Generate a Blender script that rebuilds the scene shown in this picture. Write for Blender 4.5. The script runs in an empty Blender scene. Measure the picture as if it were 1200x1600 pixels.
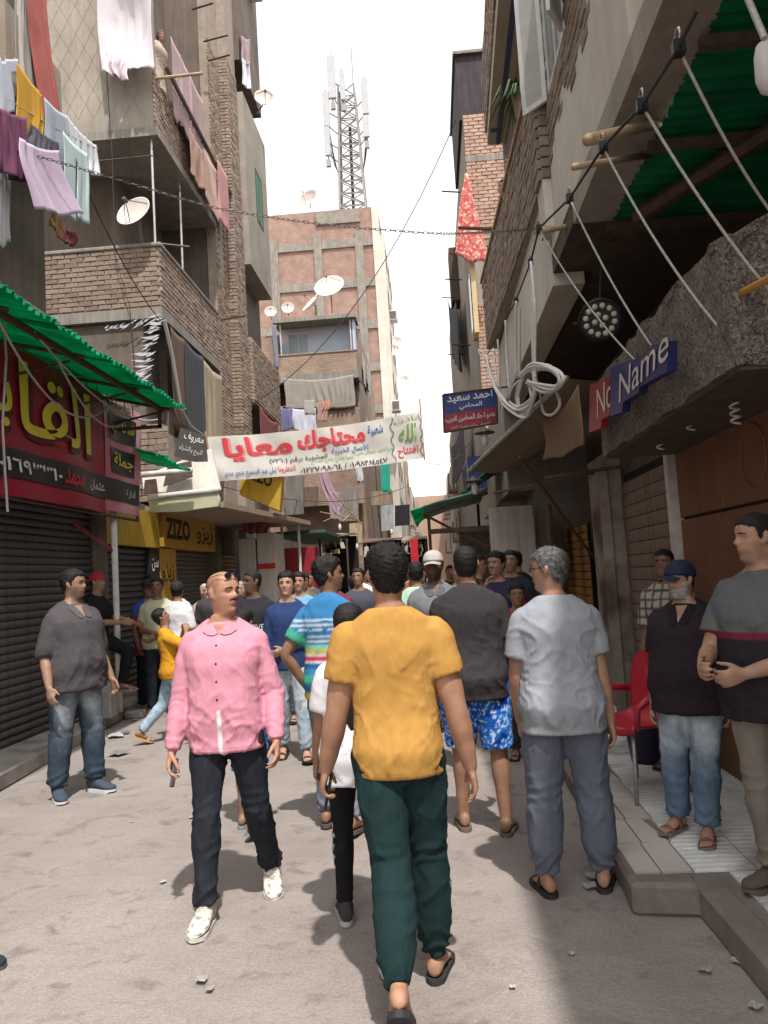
import bpy, bmesh, math, random
import numpy as np
from mathutils import Vector, Matrix, noise as mnoise
from mathutils.bvhtree import BVHTree
random.seed(7); RNG = np.random.default_rng(7)
S = bpy.context.scene
COL = S.collection
PI = math.pi

# ------------------------------------------------------------------ camera
F_PX, VPX, VPY, ROLL, EYE = 1230., 680., 895., .06, 1.64      # in pixels of the 1200x1600 photograph
_y = np.array([(VPX-600)/F_PX, -(VPY-800)/F_PX, 1.]); _y /= np.linalg.norm(_y)
_z = np.array([-ROLL, 1., -(_y[0]*-ROLL+_y[1])/_y[2]]); _z /= np.linalg.norm(_z)
_x = np.cross(_z, _y)
WC = np.array([_x, _y, _z])                                     # world <- (right, up, forward)
cam = bpy.data.objects.new('camera', bpy.data.cameras.new('camera'))
COL.objects.link(cam); S.camera = cam
cam.data.sensor_fit = 'VERTICAL'; cam.data.sensor_height = 24.; cam.data.lens = F_PX/1600*24.
cam.data.clip_start = .05; cam.data.clip_end = 2000
_r, _u, _f = WC[:, 0], WC[:, 1], WC[:, 2]
cam.matrix_world = Matrix(((_r[0], _u[0], -_f[0], 0), (_r[1], _u[1], -_f[1], 0), (_r[2], _u[2], -_f[2], EYE), (0, 0, 0, 1)))

# ------------------------------------------------------------------ light
SUN_TO = Vector((.17, -.50, 1.0)).normalized()
el = math.asin(SUN_TO.z); az = math.atan2(SUN_TO.x, SUN_TO.y)
w = bpy.data.worlds.new('World'); S.world = w; w.use_nodes = True
nt = w.node_tree; nt.nodes.clear()
sky = nt.nodes.new('ShaderNodeTexSky'); sky.sky_type = 'NISHITA'; sky.sun_disc = False
sky.sun_elevation = el; sky.sun_rotation = az; sky.air_density = 3.5; sky.dust_density = 1.0; sky.ozone_density = 1.0
hs = nt.nodes.new('ShaderNodeHueSaturation'); hs.inputs['Saturation'].default_value = .12
bg = nt.nodes.new('ShaderNodeBackground'); bg.inputs['Strength'].default_value = .15
wo = nt.nodes.new('ShaderNodeOutputWorld')
nt.links.new(sky.outputs[0], hs.inputs['Color']); nt.links.new(hs.outputs[0], bg.inputs[0]); nt.links.new(bg.outputs[0], wo.inputs[0])
sl = bpy.data.lights.new('sun', 'SUN'); sl.energy = 2.5; sl.angle = math.radians(1.2); sl.color = (1., .965, .92)
so = bpy.data.objects.new('sun', sl); COL.objects.link(so)
so.rotation_euler = SUN_TO.to_track_quat('Z', 'Y').to_euler()
S.view_settings.view_transform = 'Standard'; S.view_settings.look = 'None'
S.view_settings.exposure = 1.10; S.view_settings.gamma = 1.0; S.view_settings.use_curve_mapping = False
S.cycles.max_bounces = 6; S.cycles.diffuse_bounces = 4; S.cycles.transparent_max_bounces = 8
S.cycles.use_denoising = True

# ------------------------------------------------------------------ layout helpers (photo pixel -> a point on a real plane of the street)
def ray(px, py): return WC @ np.array([(px-600)/F_PX, -(py-800)/F_PX, 1.])
def _hit(px, py, ax, val):
    r = ray(px, py); o = np.array([0, 0, EYE]); t = (val-o[ax])/r[ax]; p = o+r*t
    return Vector((float(p[0]), float(p[1]), float(p[2])))
def onX(px, py, X): return _hit(px, py, 0, X)
def onY(px, py, Y): return _hit(px, py, 1, Y)
def onZ(px, py, Z=0.): return _hit(px, py, 2, Z)

# ------------------------------------------------------------------ objects
def tag(o, label=None, cat=None, group=None, kind=None):
    if label: o['label'] = label
    if cat: o['category'] = cat
    if group: o['group'] = group
    if kind: o['kind'] = kind
    return o
def empty(name, loc=(0, 0, 0), rz=0., label=None, cat=None, group=None):
    o = bpy.data.objects.new(name, None); COL.objects.link(o); o.location = loc; o.rotation_euler = (0, 0, rz)
    o.empty_display_size = .1
    return tag(o, label, cat, group)
def mesh_np(name, V, Fc, mat=None, parent=None, smooth=False, col=None, loc=None):
    me = bpy.data.meshes.new(name); me.from_pydata([tuple(v) for v in V], [], [tuple(f) for f in Fc]); me.update()
    return link_mesh(name, me, mat, parent, smooth, col, loc)
def link_mesh(name, me, mat=None, parent=None, smooth=False, col=None, loc=None):
    if mat is not None: me.materials.append(mat)
    if smooth: me.polygons.foreach_set('use_smooth', [True]*len(me.polygons))
    if col is not None:
        a = me.color_attributes.new('Col', 'FLOAT_COLOR', 'POINT')
        c4 = np.ones((len(me.vertices), 4), np.float32); c4[:, :3] = col; a.data.foreach_set('color', c4.ravel())
    o = bpy.data.objects.new(name, me); COL.objects.link(o)
    if parent is not None:
        o.parent = parent
    if loc is not None: o.location = loc
    return o

WM = {}
def par(o, parent):
    """parent a mesh that was built in world coordinates"""
    o.parent = parent
    w_ = WM.get(parent.name)
    if w_ is None:
        w_ = Matrix.LocRotScale(parent.location, parent.rotation_euler, parent.scale); WM[parent.name] = w_
    o.matrix_parent_inverse = w_.inverted(); WM[o.name] = Matrix.LocRotScale(o.location, o.rotation_euler, o.scale)
    return o
class MB:
    """collects shapes, builds one mesh object"""
    def __init__(s): s.v = []; s.f = []; s.uv = None
    def add(s, V, Fc):
        b = len(s.v); s.v += [Vector(v) for v in V]; s.f += [tuple(i+b for i in f) for f in Fc]; return s
    def box(s, a, b, M=None):
        x0, y0, z0 = [min(a[i], b[i]) for i in range(3)]; x1, y1, z1 = [max(a[i], b[i]) for i in range(3)]
        V = [Vector(p) for p in ((x0, y0, z0), (x1, y0, z0), (x1, y1, z0), (x0, y1, z0), (x0, y0, z1), (x1, y0, z1), (x1, y1, z1), (x0, y1, z1))]
        if M is not None: V = [M @ v for v in V]
        return s.add(V, [(0, 3, 2, 1), (4, 5, 6, 7), (0, 1, 5, 4), (1, 2, 6, 5), (2, 3, 7, 6), (3, 0, 4, 7)])
    def slab(s, quad, t):
        """quad of 4 points given a thickness vector"""
        q = [Vector(p) for p in quad]; t = Vector(t); V = q+[p+t for p in q]
        return s.add(V, [(3, 2, 1, 0), (4, 5, 6, 7), (0, 1, 5, 4), (1, 2, 6, 5), (2, 3, 7, 6), (3, 0, 4, 7)])
    def poly(s, pts, t):
        q = [Vector(p) for p in pts]; t = Vector(t); n = len(q)
        return s.add(q+[p+t for p in q], [tuple(range(n))[::-1], tuple(range(n, 2*n))]+[(i, (i+1) % n, (i+1) % n+n, i+n) for i in range(n)])
    def tube(s, pts, r, n=6, cap=True):
        pts = [Vector(p) for p in pts]; k = len(pts); r = r if isinstance(r, (list, tuple)) else [r]*k
        V = []; up = None
        for i, p in enumerate(pts):
            d = (pts[min(i+1, k-1)]-pts[max(i-1, 0)]).normalized()
            if up is None:
                up = Vector((0, 0, 1)) if abs(d.z) < .9 else Vector((1, 0, 0))
            a = d.cross(up)
            if a.length < 1e-5: a = d.orthogonal()
            a.normalize(); b = a.cross(d); up = b
            for j in range(n):
                th = 2*PI*j/n; V.append(p+(a*math.cos(th)+b*math.sin(th))*r[i])
        Fc = [(i*n+j, i*n+(j+1) % n, (i+1)*n+(j+1) % n, (i+1)*n+j) for i in range(k-1) for j in range(n)]
        if cap: Fc += [tuple(range(n))[::-1], tuple(range((k-1)*n, k*n))]
        return s.add(V, Fc)
    def bar(s, a, b, r, n=6): return s.tube([a, b], r, n)
    def lathe(s, prof, n=16, M=None):
        """prof: list of (r,z)"""
        V = []
        for r, z in prof:
            for j in range(n):
                th = 2*PI*j/n; V.append(Vector((r*math.cos(th), r*math.sin(th), z)))
        if M is not None: V = [M @ v for v in V]
        k = len(prof); Fc = [(i*n+j, i*n+(j+1) % n, (i+1)*n+(j+1) % n, (i+1)*n+j) for i in range(k-1) for j in range(n)]
        Fc += [tuple(range(n))[::-1], tuple(range((k-1)*n, k*n))]
        return s.add(V, Fc)
    def build(s, name, mat, parent=None, smooth=False, bevel=0, label=None, cat=None, group=None, kind=None, origin=None):
        V = s.v
        me = bpy.data.meshes.new(name)
        if origin is not None: o0 = Vector(origin); V = [v-o0 for v in V]
        me.from_pydata(V, [], s.f); me.update()
        o = link_mesh(name, me, mat, None, smooth)
        if origin is not None: o.location = origin
        if parent is not None: par(o, parent)
        if bevel:
            m = o.modifiers.new('bevel', 'BEVEL'); m.width = bevel; m.segments = 1; m.limit_method = 'ANGLE'
        return tag(o, label, cat, group, kind)

# ------------------------------------------------------------------ materials
MATS = {}
def new_mat(name):
    m = bpy.data.materials.new(name); m.use_nodes = True; n = m.node_tree
    return m, n, n.nodes['Principled BSDF'], n.links
def col4(c): return (c[0], c[1], c[2], 1)
def surf(name, c1, c2=None, scale=4., rough=.85, bump=.25, bscale=40., streak=0., metal=0., c3=None, coords='Object', detail=6., spec=.3, trans=None, bdist=.01):
    """general weathered surface: two/three tones mixed by noise, optional vertical streaks, bump"""
    if name in MATS: return MATS[name]
    m, n, b, L = new_mat(name); N = n.nodes.new
    tc = N('ShaderNodeTexCoord'); co = tc.outputs[coords]
    c2 = c2 or tuple(x*.8 for x in c1)
    no = N('ShaderNodeTexNoise'); no.inputs['Scale'].default_value = scale; no.inputs['Detail'].default_value = detail; no.inputs['Roughness'].default_value = .65
    L.new(co, no.inputs['Vector'])
    r = N('ShaderNodeValToRGB'); r.color_ramp.elements[0].position = .32; r.color_ramp.elements[1].position = .68
    r.color_ramp.elements[0].color = col4(c2); r.color_ramp.elements[1].color = col4(c1)
    L.new(no.outputs['Fac'], r.inputs[0]); out = r.outputs[0]
    if c3 is not None:
        n3 = N('ShaderNodeTexNoise'); n3.inputs['Scale'].default_value = scale*.37; n3.inputs['Detail'].default_value = 4; L.new(co, n3.inputs['Vector'])
        r3 = N('ShaderNodeValToRGB'); r3.color_ramp.elements[0].position = .52; r3.color_ramp.elements[1].position = .66; L.new(n3.outputs['Fac'], r3.inputs[0])
        mx = N('ShaderNodeMix'); mx.data_type = 'RGBA'; L.new(r3.outputs[0], mx.inputs[0]); L.new(out, mx.inputs[6]); mx.inputs[7].default_value = col4(c3); out = mx.outputs[2]
    if streak:
        mp = N('ShaderNodeMapping'); mp.inputs['Scale'].default_value = (7, 7, .5); L.new(co, mp.inputs['Vector'])
        ns = N('ShaderNodeTexNoise'); ns.inputs['Scale'].default_value = 2.; ns.inputs['Detail'].default_value = 5; L.new(mp.outputs[0], ns.inputs['Vector'])
        rs = N('ShaderNodeMapRange'); rs.inputs[1].default_value = .35; rs.inputs[2].default_value = .7; rs.inputs[3].default_value = 1-streak; rs.inputs[4].default_value = 1.; L.new(ns.outputs['Fac'], rs.inputs[0])
        mm = N('ShaderNodeMix'); mm.data_type = 'RGBA'; mm.blend_type = 'MULTIPLY'; mm.inputs[0].default_value = 1; L.new(out, mm.inputs[6]); L.new(rs.outputs[0], mm.inputs[7]); out = mm.outputs[2]
    L.new(out, b.inputs['Base Color'])
    b.inputs['Roughness'].default_value = rough; b.inputs['Metallic'].default_value = metal; b.inputs['Specular IOR Level'].default_value = spec
    if trans: b.inputs['Transmission Weight'].default_value = trans
    if bump:
        nb = N('ShaderNodeTexNoise'); nb.inputs['Scale'].default_value = bscale; nb.inputs['Detail'].default_value = 5; L.new(co, nb.inputs['Vector'])
        bp = N('ShaderNodeBump'); bp.inputs['Strength'].default_value = bump; bp.inputs['Distance'].default_value = bdist; L.new(nb.outputs['Fac'], bp.inputs['Height']); L.new(bp.outputs[0], b.inputs['Normal'])
    MATS[name] = m; return m
def plain(name, c, rough=.6, metal=0., spec=.3):
    return surf(name, c, tuple(x*.82 for x in c), 9., rough, .08, 60., metal=metal, spec=spec)
def vcol_mat(name, rough=.85, bump=.25, bscale=300., spec=.2, wr=0., var=.12, sss=0., sheen=0.):
    """material whose colour comes from the mesh's own Col attribute (fabric prints, skin)"""
    if name in MATS: return MATS[name]
    m, n, b, L = new_mat(name); N = n.nodes.new
    at = N('ShaderNodeAttribute'); at.attribute_name = 'Col'; tc = N('ShaderNodeTexCoord')
    no = N('ShaderNodeTexNoise'); no.inputs['Scale'].default_value = 22; no.inputs['Detail'].default_value = 5; L.new(tc.outputs['Object'], no.inputs['Vector'])
    mr = N('ShaderNodeMapRange'); mr.inputs[1].default_value = .3; mr.inputs[2].default_value = .7; mr.inputs[3].default_value = 1-var; mr.inputs[4].default_value = 1+var*.5; L.new(no.outputs['Fac'], mr.inputs[0])
    mm = N('ShaderNodeMix'); mm.data_type = 'RGBA'; mm.blend_type = 'MULTIPLY'; mm.inputs[0].default_value = 1; L.new(at.outputs['Color'], mm.inputs[6]); L.new(mr.outputs[0], mm.inputs[7])
    L.new(mm.outputs[2], b.inputs['Base Color']); b.inputs['Roughness'].default_value = rough; b.inputs['Specular IOR Level'].default_value = spec
    if sss: b.inputs['Subsurface Weight'].default_value = sss; b.inputs['Subsurface Radius'].default_value = (.012, .005, .003); b.inputs['Subsurface Scale'].default_value = 1.
    if sheen: b.inputs['Sheen Weight'].default_value = sheen
    nb = N('ShaderNodeTexNoise'); nb.inputs['Scale'].default_value = bscale; nb.inputs['Detail'].default_value = 3; L.new(tc.outputs['Object'], nb.inputs['Vector'])
    bp = N('ShaderNodeBump'); bp.inputs['Strength'].default_value = bump; bp.inputs['Distance'].default_value = .002; L.new(nb.outputs['Fac'], bp.inputs['Height'])
    last = bp
    if wr:
        for q, (rot, sc, ns) in enumerate((((.5, .6, .3), (1.7, 1.7, .5), 5.), ((-.6, .2, -.5), (1.9, 1.9, .45), 8.))):     # fine creases: ridged noise
            mq = N('ShaderNodeMapping'); mq.inputs['Rotation'].default_value = rot; mq.inputs['Scale'].default_value = sc; L.new(tc.outputs['Object'], mq.inputs['Vector'])
            nq = N('ShaderNodeTexNoise'); nq.inputs['Scale'].default_value = ns; nq.inputs['Detail'].default_value = 2.; nq.inputs['Distortion'].default_value = .6; L.new(mq.outputs[0], nq.inputs['Vector'])
            s1 = N('ShaderNodeMath'); s1.operation = 'SUBTRACT'; s1.inputs[1].default_value = .5; L.new(nq.outputs['Fac'], s1.inputs[0]); s2 = N('ShaderNodeMath'); s2.operation = 'ABSOLUTE'; L.new(s1.outputs[0], s2.inputs[0])
            m3 = N('ShaderNodeMapRange'); m3.inputs[1].default_value = 0; m3.inputs[2].default_value = .09; m3.inputs[3].default_value = 1; m3.inputs[4].default_value = 0; L.new(s2.outputs[0], m3.inputs[0])
            bw = N('ShaderNodeBump'); bw.inputs['Strength'].default_value = wr; bw.inputs['Distance'].default_value = .008; L.new(m3.outputs[0], bw.inputs['Height']); L.new(last.outputs[0], bw.inputs['Normal']); last = bw
    L.new(last.outputs[0], b.inputs['Normal'])
    MATS[name] = m; return m
# ================================================================== PEOPLE
def sst(a, b, x):
    t = np.clip((np.asarray(x, float)-a)/(b-a), 0, 1); return t*t*(3-2*t)
def gau(x, s): return np.exp(-(np.asarray(x)/s)**2)
def ringmesh(Rg):
    Rg = np.asarray(Rg, float); k, n, _ = Rg.shape; V = Rg.reshape(-1, 3)
    Fc = [(i*n+j, i*n+(j+1) % n, (i+1)*n+(j+1) % n, (i+1)*n+j) for i in range(k-1) for j in range(n)]
    Fc += [tuple(range(n))[::-1], tuple(range((k-1)*n, k*n))]
    return V, Fc
def unit(v): v = np.asarray(v, float); return v/(np.linalg.norm(v)+1e-12)
def resample(pts, rad, per=6):
    """Catmull-Rom through the joints so limbs bend softly"""
    P = np.asarray(pts, float); R = np.asarray(rad, float); k = len(P)
    oP, oR = [], []
    for i in range(k-1):
        p0, p1, p2, p3 = P[max(i-1, 0)], P[i], P[i+1], P[min(i+2, k-1)]
        r0, r1, r2, r3 = R[max(i-1, 0)], R[i], R[i+1], R[min(i+2, k-1)]
        for t in np.linspace(0, 1, per, endpoint=False):
            a = .5*((2*p1)+(-p0+p2)*t+(2*p0-5*p1+4*p2-p3)*t*t+(-p0+3*p1-3*p2+p3)*t**3)
            oP.append(a); oR.append(r1+(r2-r1)*(t*t*(3-2*t)))
    oP.append(P[-1]); oR.append(R[-1]); return np.array(oP), np.array(oR)
def tubenp(pts, rad, n=14, per=5, caps=(True, True), flat=(1., 1.), ref=(0, 1, 0)):
    P, R = resample(pts, rad, per) if per else (np.asarray(pts, float), np.asarray(rad, float))
    if caps[0]:
        d = unit(P[0]-P[1]); r = R[0]
        P = np.vstack([[P[0]+d*r*.95], [P[0]+d*r*.75], P]); R = np.concatenate([[r*.25], [r*.68], R])
    if caps[1]:
        d = unit(P[-1]-P[-2]); r = R[-1]
        P = np.vstack([P, [P[-1]+d*r*.75], [P[-1]+d*r*.95]]); R = np.concatenate([R, [r*.68], [r*.25]])
    k = len(P); th = np.linspace(0, 2*PI, n, endpoint=False); rings = []; ref = np.asarray(ref, float)
    for i in range(k):
        d = unit(P[min(i+1, k-1)]-P[max(i-1, 0)]); a = np.cross(d, ref)
        if np.linalg.norm(a) < .15: a = np.cross(d, (1, 0, 0.))
        a = unit(a); b = unit(np.cross(a, d))
        rings.append(P[i]+R[i]*(np.cos(th)[:, None]*a*flat[0]+np.sin(th)[:, None]*b*flat[1]))
    return ringmesh(rings)
def superring(cx, cy, z, hw, hf, hb, n=40, p=2.4):
    a = np.linspace(0, 2*PI, n, endpoint=False); s, c = np.sin(a), np.cos(a)
    x = hw*np.sign(s)*np.abs(s)**(2/p); y = np.where(c > 0, hf, hb)*np.sign(c)*np.abs(c)**(2/p)
    return np.stack([cx+x, cy+y, np.full(n, z)], 1)
def joinp(parts):
    V, Fc, b = [], [], 0
    for v, f in parts:
        V.append(v); Fc += [tuple(i+b for i in q) for q in f]; b += len(v)
    return np.vstack(V), Fc
TMP = bpy.data.scenes.new('workbench')                          # small helper scene: evaluating modifiers there is fast
def evalmesh(o):
    TMP.collection.objects.link(o); vl = TMP.view_layers[0]; vl.update(); dg = vl.depsgraph
    out = bpy.data.meshes.new_from_object(o.evaluated_get(dg), depsgraph=dg); bpy.data.objects.remove(o); return out
def remesh(parts, voxel, it=2, fac=.5):
    V, Fc = joinp(parts)
    me = bpy.data.meshes.new('tmp'); me.from_pydata(V.tolist(), [], Fc); me.update()
    o = bpy.data.objects.new('tmp', me)
    m = o.modifiers.new('r', 'REMESH'); m.mode = 'VOXEL'; m.voxel_size = voxel; m.adaptivity = 0
    if it:
        m2 = o.modifiers.new('s', 'SMOOTH'); m2.factor = fac; m2.iterations = it
    out = evalmesh(o); bpy.data.meshes.remove(me)
    return out
def getV(me):
    a = np.empty(len(me.vertices)*3, np.float32); me.vertices.foreach_get('co', a); return a.reshape(-1, 3).astype(float)
def getN(me):
    a = np.empty(len(me.vertices)*3, np.float32); me.vertices.foreach_get('normal', a); return a.reshape(-1, 3).astype(float)
def setV(me, V): me.vertices.foreach_set('co', V.astype(np.float32).ravel()); me.update()
def wob(V, f, seed, n=5):
    """cheap smooth noise, about -1..1"""
    r = np.random.default_rng(seed); o = np.zeros(len(V))
    for i in range(n):
        k = r.normal(size=3); k = k/np.linalg.norm(k)*f*(.6+.9*r.random()); o += np.sin(V@k*2*PI+r.random()*7)
    return o/n*1.6
def ridge(s): return (1-np.abs(np.sin(s)))**1.6

# ---- head as a profile loft: z from the chin, front / back / half width
HP = np.array([(-.085, .052, -.074, .060), (-.05, .047, -.069, .057), (-.022, .046, -.067, .056), (-.006, .058, -.067, .056), (.004, .078, -.067, .055), (.02, .086, -.069, .058), (.045, .086, -.074, .064),
               (.065, .089, -.081, .068), (.09, .089, -.089, .071), (.12, .087, -.096, .074), (.14, .091, -.099, .0755), (.17, .089, -.099, .0755), (.195, .076, -.091, .069), (.213, .058, -.075, .056), (.227, .033, -.048, .036), (.234, .010, -.018, .012)])
def head_pts(z, a):
    """z, a arrays -> points in head space (y forward)"""
    fr, bk, w = (np.interp(z, HP[:, 0], HP[:, i]) for i in (1, 2, 3))
    s, c = np.sin(a), np.cos(a); p = np.interp(z, [-.02, .03, .1], [2., 2.05, 2.35])
    jaw = 1-.20*sst(.075, .0, z)*np.clip(c, 0, 1)*sst(-.01, .01, z)
    x = w*jaw*np.sign(s)*np.abs(s)**(2/p); y = np.where(c > 0, fr, -bk)*np.sign(c)*np.abs(c)**(2/p)
    f = sst(-.1, .35, c); ax = np.abs(x)
    nose = np.interp(z, [.078, .086, .094, .104, .122, .138], [0, .020, .038, .029, .014, .001])
    y = y+f*(nose*gau(x, np.interp(z, [.085, .095, .125], [.017, .0145, .010]))
        - .015*gau(ax-.031, .015)*gau(z-.121, .011)+.008*gau(ax-.029, .021)*gau(z-.139, .0075)+.004*gau(ax-.05, .018)*gau(z-.098, .016)
        + .010*gau(x, .024)*(gau(z-.0685, .0062)+gau(z-.0555, .0065))-.004*gau(x, .028)*gau(z-.062, .003)+.005*gau(x, .017)*gau(z-.018, .012)-.004*gau(x, .022)*gau(z-.042, .007)
        - .004*gau(ax-.052, .014)*gau(z-.065, .02))
    return np.stack([x, y, z], -1)
def head_mesh(nz=52, na=56, off=None):
    zz = np.concatenate([np.linspace(-.085, -.01, 8, endpoint=False), np.linspace(-.01, .19, nz-20, endpoint=False), np.linspace(.19, .234, 12)])
    aa = np.linspace(0, 2*PI, na, endpoint=False); Z, A = np.meshgrid(zz, aa, indexing='ij')
    P = head_pts(Z, A)
    if off is not None:
        c = np.array([0, -.006, .125]); d = P-c; r = np.linalg.norm(d, axis=-1, keepdims=True); P = P+d/r*off(P)[..., None]
    return ringmesh(P)
def ear(sd):
    pts = [(sd*.072, .004, .088), (sd*.079, -.004, .094), (sd*.0825, -.012, .11), (sd*.084, -.016, .124), (sd*.081, -.012, .138), (sd*.075, .0, .137)]
    V, Fc = tubenp(pts, [.007, .009, .0095, .0095, .008, .006], 8, 3)
    V2, F2 = tubenp([(sd*.074, -.002, .10), (sd*.078, -.006, .125)], [.011, .011], 8, 2)
    return joinp([(V, Fc), (V2, F2)])

def hand(wr, d, n, w, curl=25., sc=1., spread=1., thumb_in=0.):
    """wr wrist, d along the hand, n palm normal, w towards the thumb"""
    d, n, w = unit(d), unit(n), unit(w); P = []
    palm = []
    for t, hw, ht in ((-.012, .024, .019), (.01, .030, .018), (.04, .039, .0165), (.07, .042, .015), (.092, .038, .0125)):
        a = np.linspace(0, 2*PI, 16, endpoint=False); x = hw*np.sign(np.cos(a))*np.abs(np.cos(a))**.8; y = ht*np.sin(a)
        palm.append(wr+sc*(d*t+w*x[:, None]+n*y[:, None]))
    P.append(ringmesh(palm))
    cs = math.radians(curl)
    for i, (o, L) in enumerate(((.032, .072), (.0105, .080), (-.0115, .075), (-.0325, .060))):
        b = wr+sc*(d*(.086-.012*abs(o)/.03)+w*o); dd = unit(d+w*o*spread*3.2); pts = [b-dd*.015*sc, b]; cur = dd
        for j, fr in enumerate((.45, .32, .25)):
            ang = cs*(.7+.25*j)*(1+.1*i); ax = np.cross(cur, n); ax = unit(ax)
            k = unit(np.cross(ax, cur)); cur = unit(cur*math.cos(ang)+n*0+k*math.sin(ang)*np.sign(np.dot(k, n)+1e-9)) if j or True else cur
            pts.append(pts[-1]+cur*L*fr*sc)
        P.append(tubenp(pts, [.0095*sc, .0095*sc, .009*sc, .0082*sc, .0070*sc], 8, 2))
    b = wr+sc*(d*.022+w*.026+n*.004); c1 = unit(d*.62+w*(.66-.5*thumb_in)+n*(.30+.5*thumb_in)); c2 = unit(d*.85+w*(.3-.4*thumb_in)+n*(.35+.4*thumb_in))
    P.append(tubenp([b-c1*.01*sc, b+c1*.034*sc, b+c1*.034*sc+c2*.03*sc, b+c1*.034*sc+c2*.052*sc], [.0150*sc, .0118*sc, .0100*sc, .0080*sc], 8, 2))
    return P

BODY = np.array([(.80, .095, .085, .09, -.005), (.86, .145, .100, .118, -.008), (.93, .165, .104, .128, -.010), (1.00, .158, .100, .112, -.004), (1.08, .147, .098, .098, 0), (1.18, .152, .106, .104, .002),
                 (1.26, .168, .116, .114, .002), (1.335, .176, .112, .112, -.004), (1.385, .168, .090, .098, -.010), (1.42, .150, .074, .086, -.014), (1.45, .112, .060, .074, -.016), (1.475, .074, .052, .064, -.014), (1.51, .056, .050, .060, -.010)])
SKINM = HAIRM = None
HS = .955

def person(name_label, loc, heading, h=1.75, g=1., belly=0., sh=1., lean=0., side=0., twist=0., legL=(0, 3, 2, 0, 8), legR=(0, 3, 2, 0, 8),
           armL=(4, 9, 14, 20), armR=(4, 9, 14, 20), head=(0, 0, 0), skin=(.36, .20, .125), hair='short', hairc=(.012, .010, .009), beard=0., mous=0., scalp=0.,
           top=None, bottom=None, shoes=None, face=True, vox=.012, seed=1, curl=(26, 26), group=None, muscle=1., thumbin=(0, 0), hands=True, cat='person', greyh=0.):
    """one person: Empty at the feet; local x = own right, y = forward. legs: (thigh forward, out, knee, heel raise, toe out) degrees; arms: (forward, out, elbow, inward)"""
    s = h/1.75; rad = math.radians
    root = empty('person', loc, rad(-heading), name_label, cat, group)
    pz = .95
    def TT(P, k=None):
        P = np.atleast_2d(np.asarray(P, float)).copy(); z = P[:, 2]; f = sst(.95, 1.38, z); t = f*rad(twist)
        x, y = P[:, 0]*np.cos(t)+P[:, 1]*np.sin(t), -P[:, 0]*np.sin(t)+P[:, 1]*np.cos(t)
        f2 = sst(.86, 1.02, z); l = f2*rad(lean); q = f2*rad(side); dz = z-pz
        y2 = y*np.cos(l)+dz*np.sin(l); z2 = pz-y*np.sin(l)+dz*np.cos(l); dz2 = z2-pz
        x3 = x*np.cos(q)+dz2*np.sin(q); z3 = pz-x*np.sin(q)+dz2*np.cos(q)
        return np.stack([x3, y2, z3], 1)
    def T1(p): return TT([p])[0]
    # --- skeleton
    J = {}
    low = []
    for sd, leg, nm in ((-1, legL, 'L'), (1, legR, 'R')):
        f, o, k, hr, to = leg; hip = np.array([sd*.09*g**.5, -.004, .92])
        def dr(ff, oo): return np.array([sd*math.sin(rad(oo)), math.sin(rad(ff))*math.cos(rad(oo)), -math.cos(rad(ff))*math.cos(rad(oo))])
        kn = hip+dr(f, o)*.43; an = kn+dr(f-k, o*.6)*.415
        fw = np.array([sd*math.sin(rad(to)), math.cos(rad(to)), 0]); p = rad(hr)
        ff = fw*math.cos(p)+np.array([0, 0, -1])*math.sin(p); fu = fw*math.sin(p)+np.array([0, 0, 1])*math.cos(p)
        J['hip'+nm], J['kn'+nm], J['an'+nm], J['ff'+nm], J['fu'+nm] = hip, kn, an, ff, fu
        low.append(min((an-fu*.078-ff*.05)[2], (an-fu*.078+ff*.14)[2]))
    dzr = -min(low)+(.022 if shoes else .0)
    for sd, arm, nm in ((-1, armL, 'L'), (1, armR, 'R')):
        f, o, e, inw = arm; shd = T1((sd*.158*sh*g**.4, -.012, 1.362))
        tw = rad(twist); base = lambda v: np.array([v[0]*math.cos(tw)+v[1]*math.sin(tw), -v[0]*math.sin(tw)+v[1]*math.cos(tw), v[2]])
        up = base(np.array([sd*math.sin(rad(o)), math.sin(rad(f))*math.cos(rad(o)), -math.cos(rad(f))*math.cos(rad(o))]))
        fwdv = base(np.array([0, math.cos(rad(f)), math.sin(rad(f))])); inn = base(np.array([-sd, 0, 0.]))
        bd = fwdv*math.cos(rad(inw))+inn*math.sin(rad(inw)); bd = unit(bd-up*np.dot(bd, up))
        el = shd+up*.29; fd = unit(up*math.cos(rad(e))+bd*math.sin(rad(e))); wr = el+fd*.255
        nrm = inn-fd*np.dot(inn, fd); nrm = unit(nrm) if np.linalg.norm(nrm) > .3 else unit(np.cross(fd, fwdv))
        wv = np.cross(fd, nrm); wv = unit(wv*np.sign(np.dot(wv, bd)+.6*np.dot(wv, np.array([0, 1, .2]))+1e-6))
        J['sh'+nm], J['el'+nm], J['wr'+nm], J['fd'+nm], J['pn'+nm], J['pw'+nm] = shd, el, wr, fd, nrm, wv
    m = muscle*g**.5
    # --- head frame
    yw, pt, rl = (rad(a) for a in head)
    Rh = Matrix.Rotation(-yw, 3, 'Z') @ Matrix.Rotation(pt, 3, 'X') @ Matrix.Rotation(rl, 3, 'Y'); Rh = np.array(Rh)
    hb = T1((0, -.004, 1.515)); tl = rad(lean)*.4
    def HT(P):
        P = np.asarray(P, float); sh_ = P.shape; P = P.reshape(-1, 3)*HS; piv = np.array([0, -.015, -.01]); f = sst(-.075, .005, P[:, 2])[:, None]
        Q = (P-piv)@Rh.T+piv; return (P*(1-f)+Q*f+hb).reshape(sh_)
    def HTinv(P):
        piv = np.array([0, -.015, -.01]); return ((np.asarray(P)-hb-piv)@Rh+piv)/HS
    # --- body
    parts = []
    def torso(tab, ex=None):
        rings = []
        for z, hw, hf, hbk, yo in tab: rings.append(TT(superring(0, yo, z, hw, hf, hbk)))
        return ringmesh(rings)
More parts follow.
